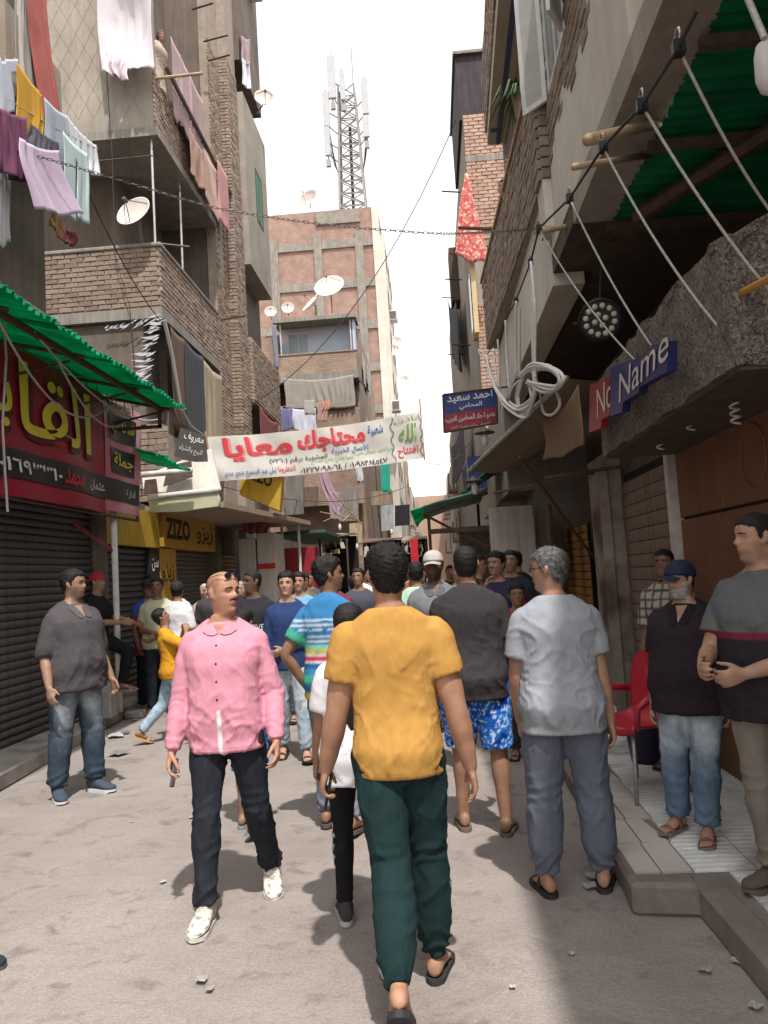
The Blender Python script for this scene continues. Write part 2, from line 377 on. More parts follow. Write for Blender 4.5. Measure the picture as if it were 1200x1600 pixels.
    def bodytab(zs):
        o = []
        for z in zs:
            hw, hf, hbk, yo = (float(np.interp(z, BODY[:, 0], BODY[:, i])) for i in (1, 2, 3, 4))
            b = belly*float(gau(z-1.06, .16)); gg = 1+(g-1)*float(sst(1.5, 1.38, z)); shf = 1+(sh-1)*float(sst(1.2, 1.36, z)*sst(1.5, 1.42, z))
            o.append((z, hw*gg*shf+b*.25, hf*gg+b, hbk*gg+b*.1, yo))
        return o
    bt = bodytab(np.linspace(.8, 1.51, 26))
    if top: bt = [(z, *(q*float(np.interp(z, [.8, 1.36, 1.46], [.55, .6, 1.])) for q in (hw, hf, hbk)), yo) for z, hw, hf, hbk, yo in bt]   # under the clothes
    parts.append(torso(bt))
    hv, hf_ = head_mesh(46, 48); parts.append((HT(hv), hf_))
    for sd in (-1, 1):
        ev, ef = ear(sd); parts.append((HT(ev), ef))
    bare = (bottom is None) or bottom.get('len', 1.) < .9
    for nm in 'LR':
        a, b, c = J['sh'+nm], J['el'+nm], J['wr'+nm]
        parts.append(tubenp([a+np.array([0, 0, .0]), a*.65+b*.35, a*.3+b*.7, b, b*.68+c*.32, b*.35+c*.65, c], np.array([.044, .047, .046, .0385, .0405, .034, .0255])*m, 14, 4))
        if hands:
            i = 0 if nm == 'L' else 1
            parts += hand(c, J['fd'+nm], J['pn'+nm], J['pw'+nm], curl[i], 1.02, thumb_in=thumbin[i])
        a, b, c = J['hip'+nm], J['kn'+nm], J['an'+nm]
        parts.append(tubenp([a, a*.6+b*.4, a*.2+b*.8, b, b*.7+c*.3, b*.35+c*.65, c], np.array([.085, .079, .062, .053, .056, .044, .036])*g**.5*(np.array([.6, .5, .55, .6, .6, .7, 1.]) if not bare else 1.), 16, 4))
        ff, fu, fr = J['ff'+nm], J['fu'+nm], np.cross(J['ff'+nm], J['fu'+nm]); rings = []
        for t, hw, z0, z1 in ((-.062, .014, -.06, -.03), (-.055, .027, -.074, -.012), (-.03, .035, -.078, .01), (.01, .036, -.078, .022), (.05, .038, -.078, -.01), (.09, .044, -.078, -.034), (.13, .046, -.078, -.05), (.155, .042, -.077, -.056), (.172, .030, -.074, -.06)):
            aa = np.linspace(0, 2*PI, 14, endpoint=False)
            rings.append(c+ff*t+fr*(hw*np.cos(aa))[:, None]+fu*((z0+z1)/2+(z1-z0)/2*np.sin(aa))[:, None])
        parts.append(ringmesh(rings))
        if shoes and shoes['kind'] in ('sandal', 'slipper') or not shoes:
            sgn = 1 if nm == 'R' else -1
            for q, (ox, L, r) in enumerate(((-.03*sgn, .192, .0125), (-.010*sgn, .188, .0095), (.007*sgn, .180, .009), (.022*sgn, .170, .0085), (.036*sgn, .158, .008))):
                parts.append(tubenp([c+ff*.14+fr*ox-fu*.066, c+ff*L+fr*ox-fu*.069], [r, r*.9], 8, 2))
    body = remesh(parts, vox, 2 if vox < .008 else 1, .45)
    V = getV(body); col = np.tile(np.asarray(skin, float), (len(V), 1))
    nz = wob(V, 9, seed, 4)*.05; col *= (1+nz)[:, None]
    hl = HTinv(V); hx, hy, hz = hl.T; inh = (hz > -.03)&(hz < .25)&(np.abs(hx) < .11)&(np.abs(hy) < .15)
    lipm = inh*gau(hx, .026)*gau(hz-.062, .0105)*sst(.06, .075, hy)
    col = col*(1-.55*lipm[:, None])+np.array([.40, .15, .12])*.55*lipm[:, None]*(.6+.4*skin[0]/.36)
    ck = inh*gau(np.abs(hx)-.045, .02)*gau(hz-.09, .02)*sst(.03, .06, hy); col[:, 0] *= 1+.08*ck; col[:, 1:] *= (1-.06*ck)[:, None]
    if beard or mous:
        bm = inh*sst(.072, .055, hz)*sst(-.012, .02, hy)*sst(-.022, .0, hz)*(1-.9*gau(hx, .024)*gau(hz-.062, .011)); bm = np.maximum(bm, inh*sst(-.005, .015, hy)*sst(.05, .062, np.abs(hx))*sst(.115, .075, hz)*sst(-.02, .0, hz))
        mm_ = inh*gau(hx, .030)*gau(hz-.079, .0075)*sst(.06, .075, hy)
        k = np.clip(bm*beard+mm_*mous, 0, 1)*(.8+.25*wob(V, 60, seed+3, 4)); k = np.clip(k, 0, 1)
        bc = np.array([.02, .016, .014])*(1-greyh)+np.array([.42, .40, .38])*greyh; col = col*(1-k[:, None])+bc*k[:, None]
    if scalp:
        hm = inh*hairmask(hl)*scalp; hm = np.clip(hm*(.75+.35*wob(V, 50, seed+5, 4)), 0, 1); col = col*(1-hm[:, None])+np.array([.03, .025, .022])*hm[:, None]
    setV(body, (V+[0, 0, dzr])*s)
    ob = link_mesh('body', body, SKINM, root, True, np.clip(col, 0, 1))
    def put(name, V, Fc, mat, parent=root, col=None, smooth=True):
        return mesh_np(name, (np.asarray(V)+[0, 0, dzr])*s, Fc, mat, parent, smooth, col)
    # --- face
    if face:
        for sd in (-1, 1):
            c = head_pts(np.array([.121]), np.array([sd*math.asin(.44)]))[0]; c = np.array([sd*.031, c[1]-.0030, .121])
            u = np.linspace(0, PI, 9); vv = np.linspace(0, 2*PI, 10, endpoint=False)
            P = np.array([[(.0128*math.sin(a)*math.cos(b_), .0105*math.cos(a), .0072*math.sin(a)*math.sin(b_)) for b_ in vv] for a in np.clip(u, .02, PI-.02)])
            cc = np.where((u < .62)[:, None, None], np.array([.012, .008, .006]), np.array([.62, .58, .55]))*np.ones((9, 10, 3))
            ev, ef = ringmesh(P+c); put('eye', HT(ev), ef, MATS['eye'], root, cc.reshape(-1, 3))
            if hair != 'bald0':
                bp = []
                for t in np.linspace(-1, 1, 6):
                    x = sd*(.030+.019*t*sd*sd); zz_ = .1405+.004*(1-t*t)-.002*t; yy = head_pts(np.array([zz_]), np.array([math.asin(min(.95, abs(x)/.078))*sd]))[0][1]; bp.append((x, yy+.0012, zz_))
                bv, bf = tubenp(bp, [.0022, .0036, .0040, .0036, .003, .0015], 6, 2); put('eyebrow', HT(bv), bf, MATS['hair_dark'])
    if mous > .5 and face:
        mp = []
        for t in np.linspace(-1, 1, 9):
            x = .028*t; zz_ = .0795-.006*t*t; yy = head_pts(np.array([zz_]), np.array([math.asin(abs(x)/.075)*np.sign(t)]))[0][1]; mp.append((x, yy+.001, zz_))
        mv, mf = tubenp(mp, [.002, .004, .0055, .006, .0055, .006, .0055, .004, .002], 6, 2); put('moustache', HT(mv), mf, MATS['hair_grey' if greyh > .6 else 'hair_dark'])
    # --- hair
    make_hair(hair, HT, put, hairc, seed, root, vox)
    if beard > .95:
        r_ = np.random.default_rng(seed)
        def boff(P):
            q = P.reshape(-1, 3); x, y, z = q.T
            mk = sst(.066, .05, z)*sst(-.005, .02, y)*sst(-.018, -.004, z)*(1-.95*gau(x, .026)*gau(z-.062, .010)); mk = np.maximum(mk, sst(.0, .02, y)*sst(.052, .064, np.abs(x))*sst(.11, .085, z)*sst(-.01, .0, z))
            return np.where(mk > .12, mk*.007+.0018*wob(q, 70, seed, 4), -.012).reshape(P.shape[:-1])
        bv, bf = head_mesh(60, 64, boff); put('beard', HT(bv), bf, MATS['beard_white' if greyh > .5 else 'hair_dark'])
    # --- clothes
    info = dict(root=root, J=J, HT=HT, s=s, dzr=dzr, put=put, TT=TT)
    cv = max(vox*1.45, .0095)
    if bottom:
        ln, ez = bottom.get('len', 1.), bottom.get('ease', .02); parts = []
        tab = [(z, hw+ez*.75, hf+ez*.75, hbk+ez*.75, yo) for z, hw, hf, hbk, yo in bodytab(np.linspace(.80, bottom.get('waist', 1.03), 10))]
        parts.append(ringmesh([superring(0, yo, z, hw, hf, hbk) for z, hw, hf, hbk, yo in tab]))
        for nm in 'LR':
            a, b, c = J['hip'+nm], J['kn'+nm], J['an'+nm]; c2 = c+(b-c)*.02
            fl = bottom.get('flare', 0.)
            pts = [a, a*.6+b*.4, a*.2+b*.8, b, b*.7+c2*.3, b*.35+c2*.65, c2]; rr = np.array([.090, .083, .066, .058, .060, .049, .042])*g**.5+ez*np.array([.9, 1, 1, 1.05, 1.1, 1.15, 1.1])+fl*np.array([0, 0, .1, .25, .5, .8, 1])
            if bottom.get('cuff'): rr[-1] = .046; rr[-2] += .006
            P, R = resample(pts, rr, 6); L = np.concatenate([[0], np.cumsum(np.linalg.norm(np.diff(P, axis=0), axis=1))]); L /= L[-1]
            kk = L <= ln+1e-6
            parts.append(tubenp(P[kk], R[kk], 18, 0, (True, False)))
        me = remesh(parts, cv, 2); V = getV(me); N = getN(me); col = np.tile(np.asarray(bottom['col'], float), (len(V), 1)); A = bottom.get('fold', 1.)
        disp = np.zeros(len(V)); sdv = np.zeros(len(V)); W0 = wob(V, 5, seed+11, 4)
        for nm, sg in (('L', -1), ('R', 1)):
            a, b, c = J['hip'+nm], J['kn'+nm], J['an'+nm]; dist = np.full(len(V), 9.); lt = np.zeros(len(V))
            for q, (p, e) in enumerate(((a, b), (b, c))):
                d = e-p; t = np.clip((V-p)@d/(d@d), 0, 1); dd = np.linalg.norm(V-(p+t[:, None]*d), axis=1); mk = dd < dist; dist[mk] = dd[mk]; lt[mk] = (q+t)[mk]
            mine = (V[:, 0]*sg > -.002) if abs(a[0]) > 0 else dist < .2
            ang = np.arctan2(V[:, 1]-np.interp(lt, [0, 1, 2], [a[1], b[1], c[1]]), (V[:, 0]-np.interp(lt, [0, 1, 2], [a[0], b[0], c[0]]))*sg)
            f1 = 1.25*ridge(lt*19+2.2*np.sin(ang+seed)+1.6*W0)*(.35*gau(lt-1.0, .22)+.95*sst(1.6, 1.95, lt)*(ln > .9)); f2 = ridge(lt*9+1.4*ang+1.9*W0)*(.55*gau(lt-.25, .3)+.35*gau(lt-1.25, .3)); f3 = ridge(1.5*ang+lt*2+1.3*W0)*.35
            disp += mine*((f1+f2+f3)*.013-.003)*A; sdv = np.where(mine, lt, sdv)
            if bottom.get('pipe'):
                out = mine&(np.abs(ang) < .10)&(lt < 1.95); col[out] = bottom['pipe']
            if bottom.get('chev'):
                q = mine&(lt > .9)&(lt < 1.6)&(((lt*7+np.abs(ang-.2)*1.1) % 1.) < .3)&(np.abs(ang-.2) < .8); col[q] = (.6, .58, .56)
            if bottom.get('fade'):
                k = gau(lt-.55, .4)*sst(.0, .07, V[:, 1]-np.interp(lt, [0, 1, 2], [a[1], b[1], c[1]]))*mine*bottom['fade']; k = np.clip(k*(1+.4*W0), 0, 1); col = col*(1-k[:, None])+np.array([.5, .55, .6])*k[:, None]
        if bottom.get('ripped'):
            q = (sdv > .92)&(sdv < 1.12)&(wob(V, 14, seed+2, 4) > .15)&(V[:, 1] > .02); col[q] = (.30, .22, .17)
        if bottom.get('pattern') == 'floral':
            k = wob(V, 11, seed+31, 6); k2 = wob(V, 19, seed+37, 6); col = np.where((k > .45)[:, None], np.array([.05, .25, .62]), col); col = np.where((np.abs(k2) < .11)[:, None], np.array([.45, .60, .80]), col); col = np.where((k < -.75)[:, None], np.array([.003, .02, .14]), col)
        setV(me, (V+N*disp[:, None]+[0, 0, dzr])*s)
        info['bottom'] = link_mesh(bottom.get('name', 'trousers'), me, MATS['denim' if bottom.get('denim') else bottom.get('mat', 'cloth')], root, True, np.clip(col*(1+.10*W0)[:, None] if bottom.get('denim') else col, 0, 1))
    if top:
        sl, ez, hem = top.get('sleeve', .45), top.get('ease', .022), top.get('hem', .84); parts = []
        tab = []; maxw = 0; maxf = 0; maxb = 0
        for z, hw, hf, hbk, yo in bodytab(np.linspace(1.474, hem, 26)):
            e = ez*(.5+.5*float(sst(1.46, 1.30, z))+.75*float(sst(1.2, .9, z)))+.004
            hw, hf, hbk = hw+e, hf+e+yo, hbk+e-yo
            if z < 1.34: dr_ = top.get('drape', .86); maxw = max(maxw, hw); maxf = max(maxf, hf); maxb = max(maxb, hbk); hw = max(hw, maxw*(dr_+.06)); hf = max(hf, maxf*(dr_+.03)); hbk = max(hbk, maxb*dr_)
            tab.append((z, hw, hf, hbk, 0.))
        if hem < .84: tab = [(z, hw+max(0, .86-z)*top.get('skirt', .12), hf+max(0, .86-z)*top.get('skirt', .12), hbk+max(0, .86-z)*top.get('skirt', .12), yo) for z, hw, hf, hbk, yo in tab]
        if hem < .6: tab = [(z, hw, hf, hbk, yo) for z, hw, hf, hbk, yo in tab]
        rg = [superring(0, yo, z, hw, hf, hbk, 44) for z, hw, hf, hbk, yo in tab]
        for r__ in rg: r__[:, 2] -= np.clip(r__[:, 1], -.05, .06)*.42*sst(1.36, 1.47, r__[:, 2])
        parts.append(ringmesh([TT(r__) for r__ in rg]))
        for nm in 'LR':
            a, b, c = J['sh'+nm], J['el'+nm], J['wr'+nm]; ctr = T1((0, -.012, 1.362)); a0 = a*.8+ctr*.2
            pts = [a0+np.array([0, 0, .006]), a+np.array([0, 0, .002]), a*.8+b*.2, a*.5+b*.5, a*.2+b*.8, b, b*.6+c*.4, b*.2+c*.8, c+(c-b)*.03]; rr = np.array([.050, .052, .053, .050, .046, .043, .043, .034, .031])*m+np.array([.004, .005]+[0]*7)+ez*np.array([.4, .45, .75, .95, 1, .9, .8, .75, .6])*top.get('sl_ease', 1.)
            P, R = resample(pts, rr, 6); L = np.concatenate([[0], np.cumsum(np.linalg.norm(np.diff(P, axis=0), axis=1))]); L /= L[-1]; kk = L <= sl
            parts.append(tubenp(P[kk], R[kk], 18, 0, (True, False)))
        if top.get('collar'):
            rings = []
            for zc, rr_, of in ((-.045, .070, 0), (-.02, .069, 0), (.004, .066, .0)):
                a = np.linspace(0, 2*PI, 24, endpoint=False); p = np.stack([np.sin(a)*(rr_+.002), np.cos(a)*(rr_+.004)-.014, np.full(24, 1.49+zc)-.026*np.cos(a)], 1); rings.append(TT(p))
            parts.append(ringmesh(rings))
        me = remesh(parts, cv, 2); V = getV(me); N = getN(me); A = top.get('fold', 1.)
        W0 = wob(V, 4, seed+21, 4); W1 = wob(V, 8, seed+22, 4)
        cz = V[:, 2]; ang = np.arctan2(V[:, 1], V[:, 0]); onarm = np.zeros(len(V)); at = np.zeros(len(V)); disp = np.zeros(len(V))
        for nm in 'LR':
            a, b, c = J['sh'+nm], J['el'+nm], J['wr'+nm]; best = np.full(len(V), 9.); lt = np.zeros(len(V))
            for q, (p, e) in enumerate(((a, b), (b, c))):
                d = e-p; t = np.clip((V-p)@d/(d@d), 0, 1); dd = np.linalg.norm(V-(p+t[:, None]*d), axis=1); mk = dd < best; best[mk] = dd[mk]; lt[mk] = (q+t)[mk]
            w_ = (best < .085*m+ez)*sst(.25, .5, lt); onarm = np.maximum(onarm, w_); at = np.where(w_ > 0, lt, at)
            disp += w_*(ridge(lt*15+2*W1+1.5*np.sin(3*ang))*.9*(.5*gau(lt-1, .3)+.5*sst(1.2, 1.8, lt)+.3))*.009*A
            arm_d = np.linalg.norm(V-(a+np.array([0, 0, -.10])), axis=1); disp += (1-w_)*gau(arm_d-.12, .12)*ridge(arm_d*34+1.5*W0+ang)*.007*A
        tor = 1-onarm
        r_ = np.random.default_rng(seed+77); uu = ang*.17
        for q in range(6):
            al = rad(r_.uniform(28, 80))*(1 if q % 2 else -1); ph = (uu*math.sin(al)+cz*math.cos(al))*r_.uniform(26, 52)+2.3*W0+r_.random()*6
            msk = sst(.05, .7, wob(V, 2.0, seed+90+q, 4))*(sst(1.40, 1.15, cz) if q > 1 else gau(cz-1.02, .12)*1.3)
            disp += tor*msk*ridge(ph)**1.8*.0062*A
        disp += tor*ridge(ang*3.+1.8*W0+cz*1.5)**1.3*sst(1.25, .88, cz)*.010*A
        disp += .0025*W1*A
        under = sst(hem+.05, hem, cz)*tor; disp = np.maximum(disp, under*.004)
        col = np.tile(np.asarray(top['col'], float), (len(V), 1)); pat = top.get('pattern')
        Q = V
        if pat: col = pat(Q, onarm, at, col, ang, hem)
        if sl < .7:
            mx_ = at[onarm > .5].max() if (onarm > .5).any() else 0; sh_l = (onarm > .5)&(at > mx_-.085)&(at < mx_-.05); col[sh_l] *= .78
        hemz = sst(hem+.030, hem+.024, cz)*sst(hem+.016, hem+.022, cz)*tor; col = col*(1-.22*hemz[:, None])
        setV(me, (V+N*disp[:, None]+[0, 0, dzr])*s)
        info['top'] = link_mesh(top.get('name', 'shirt'), me, MATS[top.get('mat', 'cloth')], root, True, np.clip(col, 0, 1))
    # --- footwear
    if shoes:
        for nm in 'LR':
            c, ff, fu = J['an'+nm], J['ff'+nm], J['fu'+nm]; fr = np.cross(ff, fu); k = shoes['kind']; aa = np.linspace(0, 2*PI, 20, endpoint=False)
            def outline(t, infl): return np.interp(t, [-.07, -.06, -.03, .02, .07, .12, .16, .185, .2], [.012, .028, .036, .038, .042, .049, .046, .034, .012])+infl
            sole = []
            ts = np.concatenate([[-.074], np.linspace(-.068, .196, 15), [.203]]); up_, dn_ = [], []
            lo = -.100 if k != 'sneaker' else -.104
            th = []
            for t in ts: th.append((t, float(outline(t, .004)) if -.07 < t < .2 else .01))
            loopo = [(t, w_) for t, w_ in th]+[(t, -w_) for t, w_ in th[::-1]]; n_ = len(loopo)
            V = np.array([c+ff*t+fr*w_+fu*(-.078+.001) for t, w_ in loopo]+[c+ff*t+fr*w_+fu*(lo+(.012 if t > .17 else 0)) for t, w_ in loopo])
            Fc = [tuple(range(n_)), tuple(range(n_, 2*n_))[::-1]]+[(i, i+n_, (i+1) % n_+n_, (i+1) % n_) for i in range(n_)]
            if k in ('sandal', 'slipper'):
                so_ = put('sandal' if k == 'sandal' else 'slipper', V, Fc, plainm('sole_'+str(shoes['col']), shoes['col']), root, None, False)
                bands = ((.10, .135),) if k == 'slipper' else ((.105, .14), (.02, .045))
                for t0, t1 in bands:
                    rings = []
                    for a in np.linspace(-.1, PI+.1, 13):
                        hw = .052 if t0 > .06 else .046; hh = .038 if t0 > .06 else .088
                        o_ = c+fr*(hw*math.cos(a))+fu*(-.080+hh*max(0, math.sin(a))); i_ = c+fr*((hw-.006)*math.cos(a))+fu*(-.080+(hh-.006)*max(0, math.sin(a)))
                        rings.append([o_+ff*t0, o_+ff*t1, i_+ff*t1, i_+ff*t0])
                    v_, f_ = ringmesh(rings); put('strap', v_, f_, plainm('strap_'+str(shoes.get('strap', shoes['col'])), shoes.get('strap', shoes['col'])), so_)
                    COL.objects[so_.name]
                    if t0 < .06:
                        rings = []
                        for a in np.linspace(-.5*PI-1.2, .5*PI+1.2-PI+PI*0, 2): pass
            else:
                so_rings = []
                for t, hw, z0, z1 in ((-.072, .016, -.08, -.03), (-.064, .034, -.084, .004), (-.035, .043, -.084, .030), (.0, .044, -.084, .036), (.03, .044, -.084, .018), (.07, .048, -.084, -.012), (.11, .053, -.084, -.030), (.15, .050, -.084, -.038), (.182, .040, -.084, -.046), (.2, .018, -.08, -.058)):
                    so_rings.append(c+ff*t+fr*(hw*np.cos(aa))[:, None]+fu*((z0+z1)/2+(z1-z0)/2*np.sin(aa))[:, None])
                v_, f_ = ringmesh(so_rings); me = remesh([(v_, f_)], .008, 3); Vs = getV(me); Ns = getN(me); cc = np.tile(np.asarray(shoes['col'], float), (len(Vs), 1))
                lt = (Vs-c)@ff; lz = (Vs-c)@fu; lx = (Vs-c)@fr
                if shoes.get('detail'):
                    q = (lt > .03)&(lt < .11)&(lz > -.035)&((lt*90 % 1) < .4)&(np.abs(lx) < .03); cc[q] = shoes['detail']; q2 = (wob(np.stack([lt, lz*2, lx], 1), 24, seed, 4) > .55)&(lz < -.02); cc[q2] = np.asarray(shoes['detail'])*.8
                Vs = Vs+Ns*(.0018*wob(Vs, 30, seed, 4))[:, None]
                setV(me, (Vs+[0, 0, dzr])*s); sh_ = link_mesh('shoe', me, MATS['cloth'], root, True, cc)
                put('sole', V, Fc, plainm('sole_'+str(shoes.get('sole', (.7, .7, .68))), shoes.get('sole', (.7, .7, .68))), sh_, None, False)
    return info
def plainm(name, c): return surf(name, c, tuple(x*.75 for x in c), 30., .75, .15, 90.)
def hairmask(P):
    q = np.asarray(P).reshape(-1, 3); x, y, z = q.T; ax = np.abs(x)
    line = np.interp(y, [-.12, -.07, -.045, -.025, -.005, .02, .035, .05, .075, .1], [.03, .035, .05, .085, .098, .105, .150, .168, .182, .186])
    line = line+.006*wob(q, 26, 5, 5)+.004*wob(q, 60, 8, 4)
    return sst(-.004, .008, z-line)
def make_hair(kind, HT, put, hc, seed, root, vox):
    na, nz = (72, 66) if vox < .0095 else (40, 40) if vox < .014 else (28, 34)
    if kind in ('short', 'curly', 'crop', 'grey', 'fade', 'long'):
        th, am, fq = dict(short=(.013, .0055, 44), curly=(.018, .0085, 46), crop=(.005, .0022, 60), grey=(.010, .0045, 46), fade=(.014, .0055, 62), long=(.016, .002, 30))[kind]
        def off(P):
            q = P.reshape(-1, 3); mk = hairmask(q); z = q[:, 2]
            t = th*(np.interp(z, [.06, .11, .15, .2], [.22, .35, .7, 1.]) if kind in ('fade', 'short', 'curly') else np.interp(z, [.05, .12, .2], [.5, .8, 1.]))
            nn = wob(q, fq, seed, 6)*am*np.interp(z, [.08, .16], [.3, 1.])
            if kind in ('curly', 'fade', 'short'): nn = nn+am*.8*(1-2*np.abs(wob(q, fq*1.5, seed+1, 5)))
            return np.where(mk > .08, mk*t+nn*mk-.002*(1-mk), -.014).reshape(P.shape[:-1])
        v, f = head_mesh(nz, na, off); 
        if vox < .0095:                         # loose strands break the outline
            rs = np.random.default_rng(seed); ok = np.where(hairmask(v) > .55)[0]; pick = rs.choice(ok, 2600 if kind != 'crop' else 1500); ctr_ = np.array([0, -.006, .125]); vv = v[pick]+rs.normal(size=(len(pick), 3))*.0022; d = vv-ctr_; d /= np.linalg.norm(d, axis=1, keepdims=True)
            tdir = rs.normal(size=d.shape)*.55+np.array([0, -.15, -.35]); d2 = d*rs.uniform(.25, .75, (len(d), 1))+tdir*.6; d2 /= np.linalg.norm(d2, axis=1, keepdims=True); L_ = rs.uniform(.5, 1.2, (len(d), 1))*(th*.75+.003); sd_ = np.cross(d2, d); sd_ /= np.linalg.norm(sd_, axis=1, keepdims=True)+1e-9
            b_ = len(v); tri = np.stack([vv-sd_*.0009, vv+sd_*.0009, vv+d2*L_], 1).reshape(-1, 3); v = np.vstack([v, tri]); f = f+[(b_+3*q, b_+3*q+1, b_+3*q+2) for q in range(len(pick))]
        m = MATS['hair_grey' if kind == 'grey' else 'hair_dark' if sum(hc) < .08 else 'hair_brown']; put('hair', HT(v), f, m)
        if kind == 'long':
            rings = []
            for t in np.linspace(0, 1, 14):
                z = .16-.62*t; w_ = .07+.015*math.sin(t*3)-.035*t**3; y0 = -.075-.045*math.sin(t*2.2)
                a = np.linspace(0, 2*PI, 20, endpoint=False); rings.append(np.stack([w_*np.sin(a)+.004*np.sin(9*a+t*12), y0+.028*np.cos(a)*(1-.3*t)+.004*np.sin(11*a), np.full(20, z)], 1))
            v, f = ringmesh(rings); put('hair', v+HT(np.array([[0, 0, .0]]))-np.array([0, 0, 0]), f, m)
    if kind in ('hijab', 'hijab_black'):
        def off(P):
            q = P.reshape(-1, 3); x, y, z = q.T
            face = sst(.0, .03, y)*sst(.068, .058, np.abs(x))*sst(.185, .172, z)*sst(-.012, .0, z); n = .014+.004*wob(q, 14, seed, 4)+.02*sst(.04, -.05, z)
            return np.where(face > .5, -.012, n).reshape(P.shape[:-1])
        v, f = head_mesh(nz, na, off); put('headscarf', HT(v), f, plainm('scarf'+str(hc), hc))
def add_cap(info, c, visor=True, back=False, c2=None):
    HT, put, root = info['HT'], info['put'], info['root']
    def off(P):
        q = P.reshape(-1, 3); x, y, z = q.T; line = np.interp(y, [-.1, 0, .09], [.125, .142, .158]); mk = sst(-.003, .003, z-line)
        return np.where(mk > .3, .017+.006*sst(.18, .23, z), -.012).reshape(P.shape[:-1])
    v, f = head_mesh(54, 56, off); m = plainm('cap'+str(c), c); co = put('cap', HT(v), f, m)
    if visor:
        sg = -1 if back else 1; rings = []
        for t in np.linspace(0, 1, 7):
            row = []
            for u in np.linspace(-1, 1, 15):
                x = u*.076*(1-.12*t); y = .070+(.085*math.sqrt(max(0, 1-.85*u*u)))*t+.03*math.sqrt(1-u*u*.98); z = .158-.018*u*u-.018*t; row.append((x, sg*y, z))
            rings.append(row)
        T = np.array(rings); B = T.copy(); B[..., 2] -= .004; k, n, _ = T.shape; V = np.vstack([T.reshape(-1, 3), B.reshape(-1, 3)]); o = k*n
        Fc = [(i*n+j, i*n+j+1, (i+1)*n+j+1, (i+1)*n+j) for i in range(k-1) for j in range(n-1)]; Fc += [tuple(q+o for q in f_[::-1]) for f_ in Fc]
        Fc += [((k-1)*n+j, (k-1)*n+j+1, (k-1)*n+j+1+o, (k-1)*n+j+o) for j in range(n-1)]
        put('visor', HT(V), Fc, m if c2 is None else plainm('cap'+str(c2), c2), co)
def add_glasses(info, up=False, dark=True):
    HT, put, root = info['HT'], info['put'], info['root']; mb = MB(); L = MB()
    dz, dy = (.088, -.012) if up else (0, 0)
    ctr = [np.array([sd*.031, .098+dy, .122+dz]) for sd in (-1, 1)]
    P = []
    for c in ctr:
        a = np.linspace(0, 2*PI, 17); loop = np.stack([c[0]+.023*np.cos(a), np.full(17, c[1])-.3*(np.abs(c[0]+.023*np.cos(a))-.03)*.4, c[2]+.016*np.sin(a)], 1); P.append(tubenp(loop, [.0016]*17, 5, 0, (False, False)))
    for sd in (-1, 1): P.append(tubenp([(sd*.054, .094+dy, .126+dz), (sd*.074, .05+dy, .126+dz), (sd*.081, -.01+dy*.5, .124+dz*.85)], [.0018]*3, 5, 3))
    P.append(tubenp([(-.008, .1+dy, .124+dz), (.008, .1+dy, .124+dz)], [.0016]*2, 5, 2))
    v, f = joinp(P); g_ = put('glasses', HT(v), f, MATS['black'])
    if dark:
        for c in ctr:
            a = np.linspace(0, 2*PI, 16, endpoint=False); v = np.stack([c[0]+.022*np.cos(a), np.full(16, c[1]), c[2]+.015*np.sin(a)], 1); v = np.vstack([v, v-[0, .002, 0]])
            put('lens', HT(v), [tuple(range(16)), tuple(range(16, 32))[::-1]]+[(i, i+16, (i+1) % 16+16, (i+1) % 16) for i in range(16)], MATS['lens'], g_, None, False)
def project_text(info, body, size, z, x0, mat, target='top', face=1, name='print', asp=1., y_off=.003):
    """lettering laid onto the front of a garment"""
    cu = bpy.data.curves.new('t', 'FONT'); cu.body = body; cu.size = size; cu.align_x = 'CENTER'; me = evalmesh(bpy.data.objects.new('t', cu))
    bm = bmesh.new(); bm.from_mesh(me); bmesh.ops.subdivide_edges(bm, edges=[e for e in bm.edges if e.calc_length() > .02], cuts=2); bmesh.ops.triangulate(bm, faces=bm.faces); bm.to_mesh(me); bm.free()
    T = info[target].data; bv = BVHTree.FromPolygons([v.co for v in T.vertices], [p.vertices for p in T.polygons]); s = info['s']
    for v in me.vertices:
        x, zz = -face*v.co.x*s*asp+x0*s, v.co.y*s+z*s
        hit = bv.ray_cast(Vector((x, face*1.2, zz)), Vector((0, -face, 0)))
        y = hit[0].y if hit[0] is not None else 0
        v.co = (x, y+face*y_off, zz)
    return link_mesh(name, me, mat, info[target])

